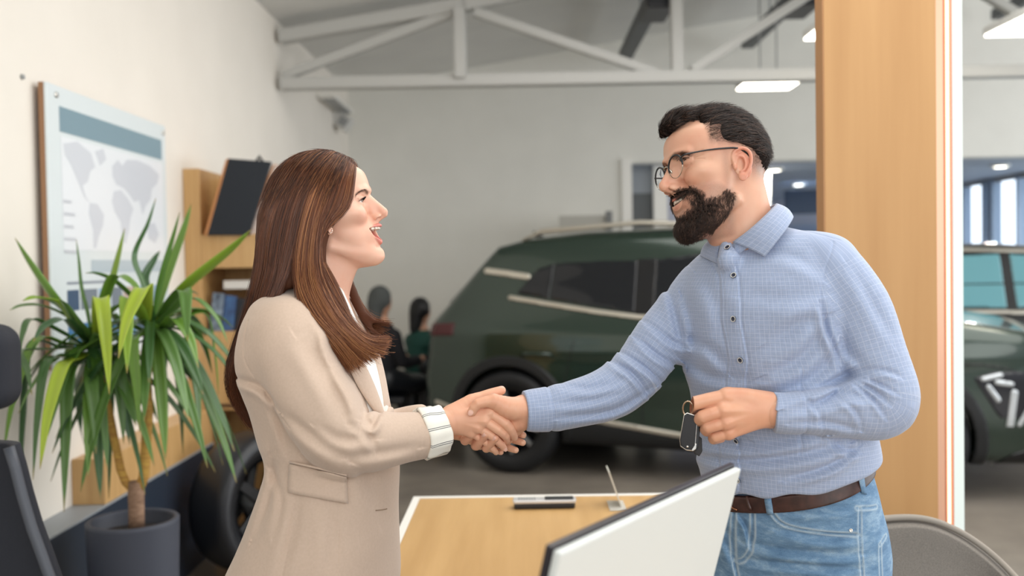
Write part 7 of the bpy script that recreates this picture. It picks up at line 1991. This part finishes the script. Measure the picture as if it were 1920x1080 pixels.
# trousers and shoes
TR = Solid(); TR.add(p_chain([Q(545, 1130, 60), A(548, 1420, 64), A(548, 1880, 62)], [92, 70, 60], 3)); TR.add(p_chain([Q(560, 1130, -60), A(575, 1420, -66), A(590, 1880, -66)], [92, 70, 60], 3), 10)
TR.add(p_ell(A(565, 1100, 0), (118, 90, 150)), 20)
V, F = polygonise(TR, (400, 1000, -200), (740, 1960, 200), 7); fig_mesh('trousers', V, F, mat('beige_trousers', srgb(205, 186, 165), 0.8), woman)
shoe(548, 62, woman, shoe_m, 1, ln=180); shoe(590, -66, woman, shoe_m, 1, ln=180)

# ------------------------------------------------------------------ her hands
NW = []
WRH = Solid()
mcpW = J([(918, 774, 30), (908, 789, 34), (897, 802, 31), (885, 812, 24)])
fW = [J([(948, 794, 30), (960, 810, 20), (964, 820, 8)]), J([(934, 806, 30), (948, 818, 20), (950, 826, 8)]), J([(922, 818, 26), (938, 832, 16), (945, 840, 8)]), J([(912, 830, 16), (925, 842, 8), (930, 848, 0)])]
hand(WRH, Q(846, 789, 24), mcpW, fW, J([(850, 772, 16), (884, 752, 8), (918, 739, 2), (940, 732, -2)]), (0, 0, 1), rw=(26, 0.78), palm_r=10.5, fr=(9.0, 8.2, 7.6, 6.8), arm=Q(790, 806, 52), k=1.0)
WRH.add(p_chain(J([(846, 776, 18), (872, 760, 12), (892, 750, 8)]), [17, 14, 10], 3), 8)
NW.append(nail(WRH, Q(945, 840, 8), Q(938, 832, 16), A(0.2, 0.1, 1), 6.4)); NW.append(nail(WRH, Q(940, 732, -2), Q(918, 739, 2), A(-0.2, -1, 0.35), 6.8))
def wtend(P, d):
    out = np.zeros(len(P))
    for m in mcpW[:3]:
        dd, t_ = dist_line2(P[:, 0], P[:, 1], [tuple(m[:2]), tuple(Q(855, 788, 24)[:2])]); out -= 0.8*np.exp(-(dd/3.2)**2)*(P[:, 2] > 22)*np.clip(1-t_*1.3, 0, 1)
    return out
WRH.disp.append(wtend)
WLH = Solid()
mcpL2 = J([(925, 805, -48), (918, 816, -50), (910, 826, -48), (900, 834, -42)])
fL2 = [J([(955, 808, -38), (972, 812, -24), (981, 816, -14)]), J([(950, 820, -38), (968, 826, -24), (980, 830, -14)]), J([(938, 832, -36), (955, 840, -22), (967, 844, -12)]), J([(918, 840, -32), (930, 845, -20), (939, 848, -12)])]
hand(WLH, Q(860, 800, -60), mcpL2, fL2, J([(870, 784, -56), (895, 772, -50), (918, 764, -46), (936, 762, -42)]), (0, 0, 1), rw=(25, 0.78), palm_r=9.5, fr=(7.6, 7.6, 7.2, 6.6), arm=Q(790, 803, -78), k=1.0)
wunder = Solid(); wunder.add(p_trunk(TW, [(555, 50, 34, 40), (575, 90, 48, 60), (640, 135, 90, 90), (714, 136, 112, 100), (830, 118, 94, 88), (900, 120, 96, 92), (1080, 130, 100, 100)], ex=2.1))
wunder.add(p_chain(WA, [r-20 for r in WAr], 3), 10); wunder.add(p_chain(WL, [r-20 for r in WLr], 3), 10); wunder.add(p_chain([A(600, 520, 0), A(595, 600, 0)], [44, 50], 1), 12)
wunder.add(p_chain([Q(545, 1130, 60), A(548, 1420, 64), A(548, 1880, 62)], [80, 58, 44], 3), 20); wunder.add(p_chain([Q(560, 1130, -60), A(575, 1420, -66), A(590, 1880, -66)], [80, 58, 44], 3), 20)
p1 = polygonise(WB, (515, 290, -100), (745, 610, 100), 1.1)
p2 = polygonise(WRH, (796, 715, -30), (990, 870, 80), 1.0)
p3 = polygonise(WLH, (796, 740, -110), (1000, 870, 10), 1.1)
p4 = polygonise(wunder, (430, 540, -200), (860, 1960, 210), 7)
V, F = merge_meshes([p1, p2, p3, p4])
ob = fig_mesh('body', V, F, SKW, woman)
vattr(ob, 'tint', np.concatenate([woman_tint(p1[0]), hand_tint(np.concatenate([p2[0], p3[0], p4[0]]), srgb(228, 178, 148), NW, None)]))
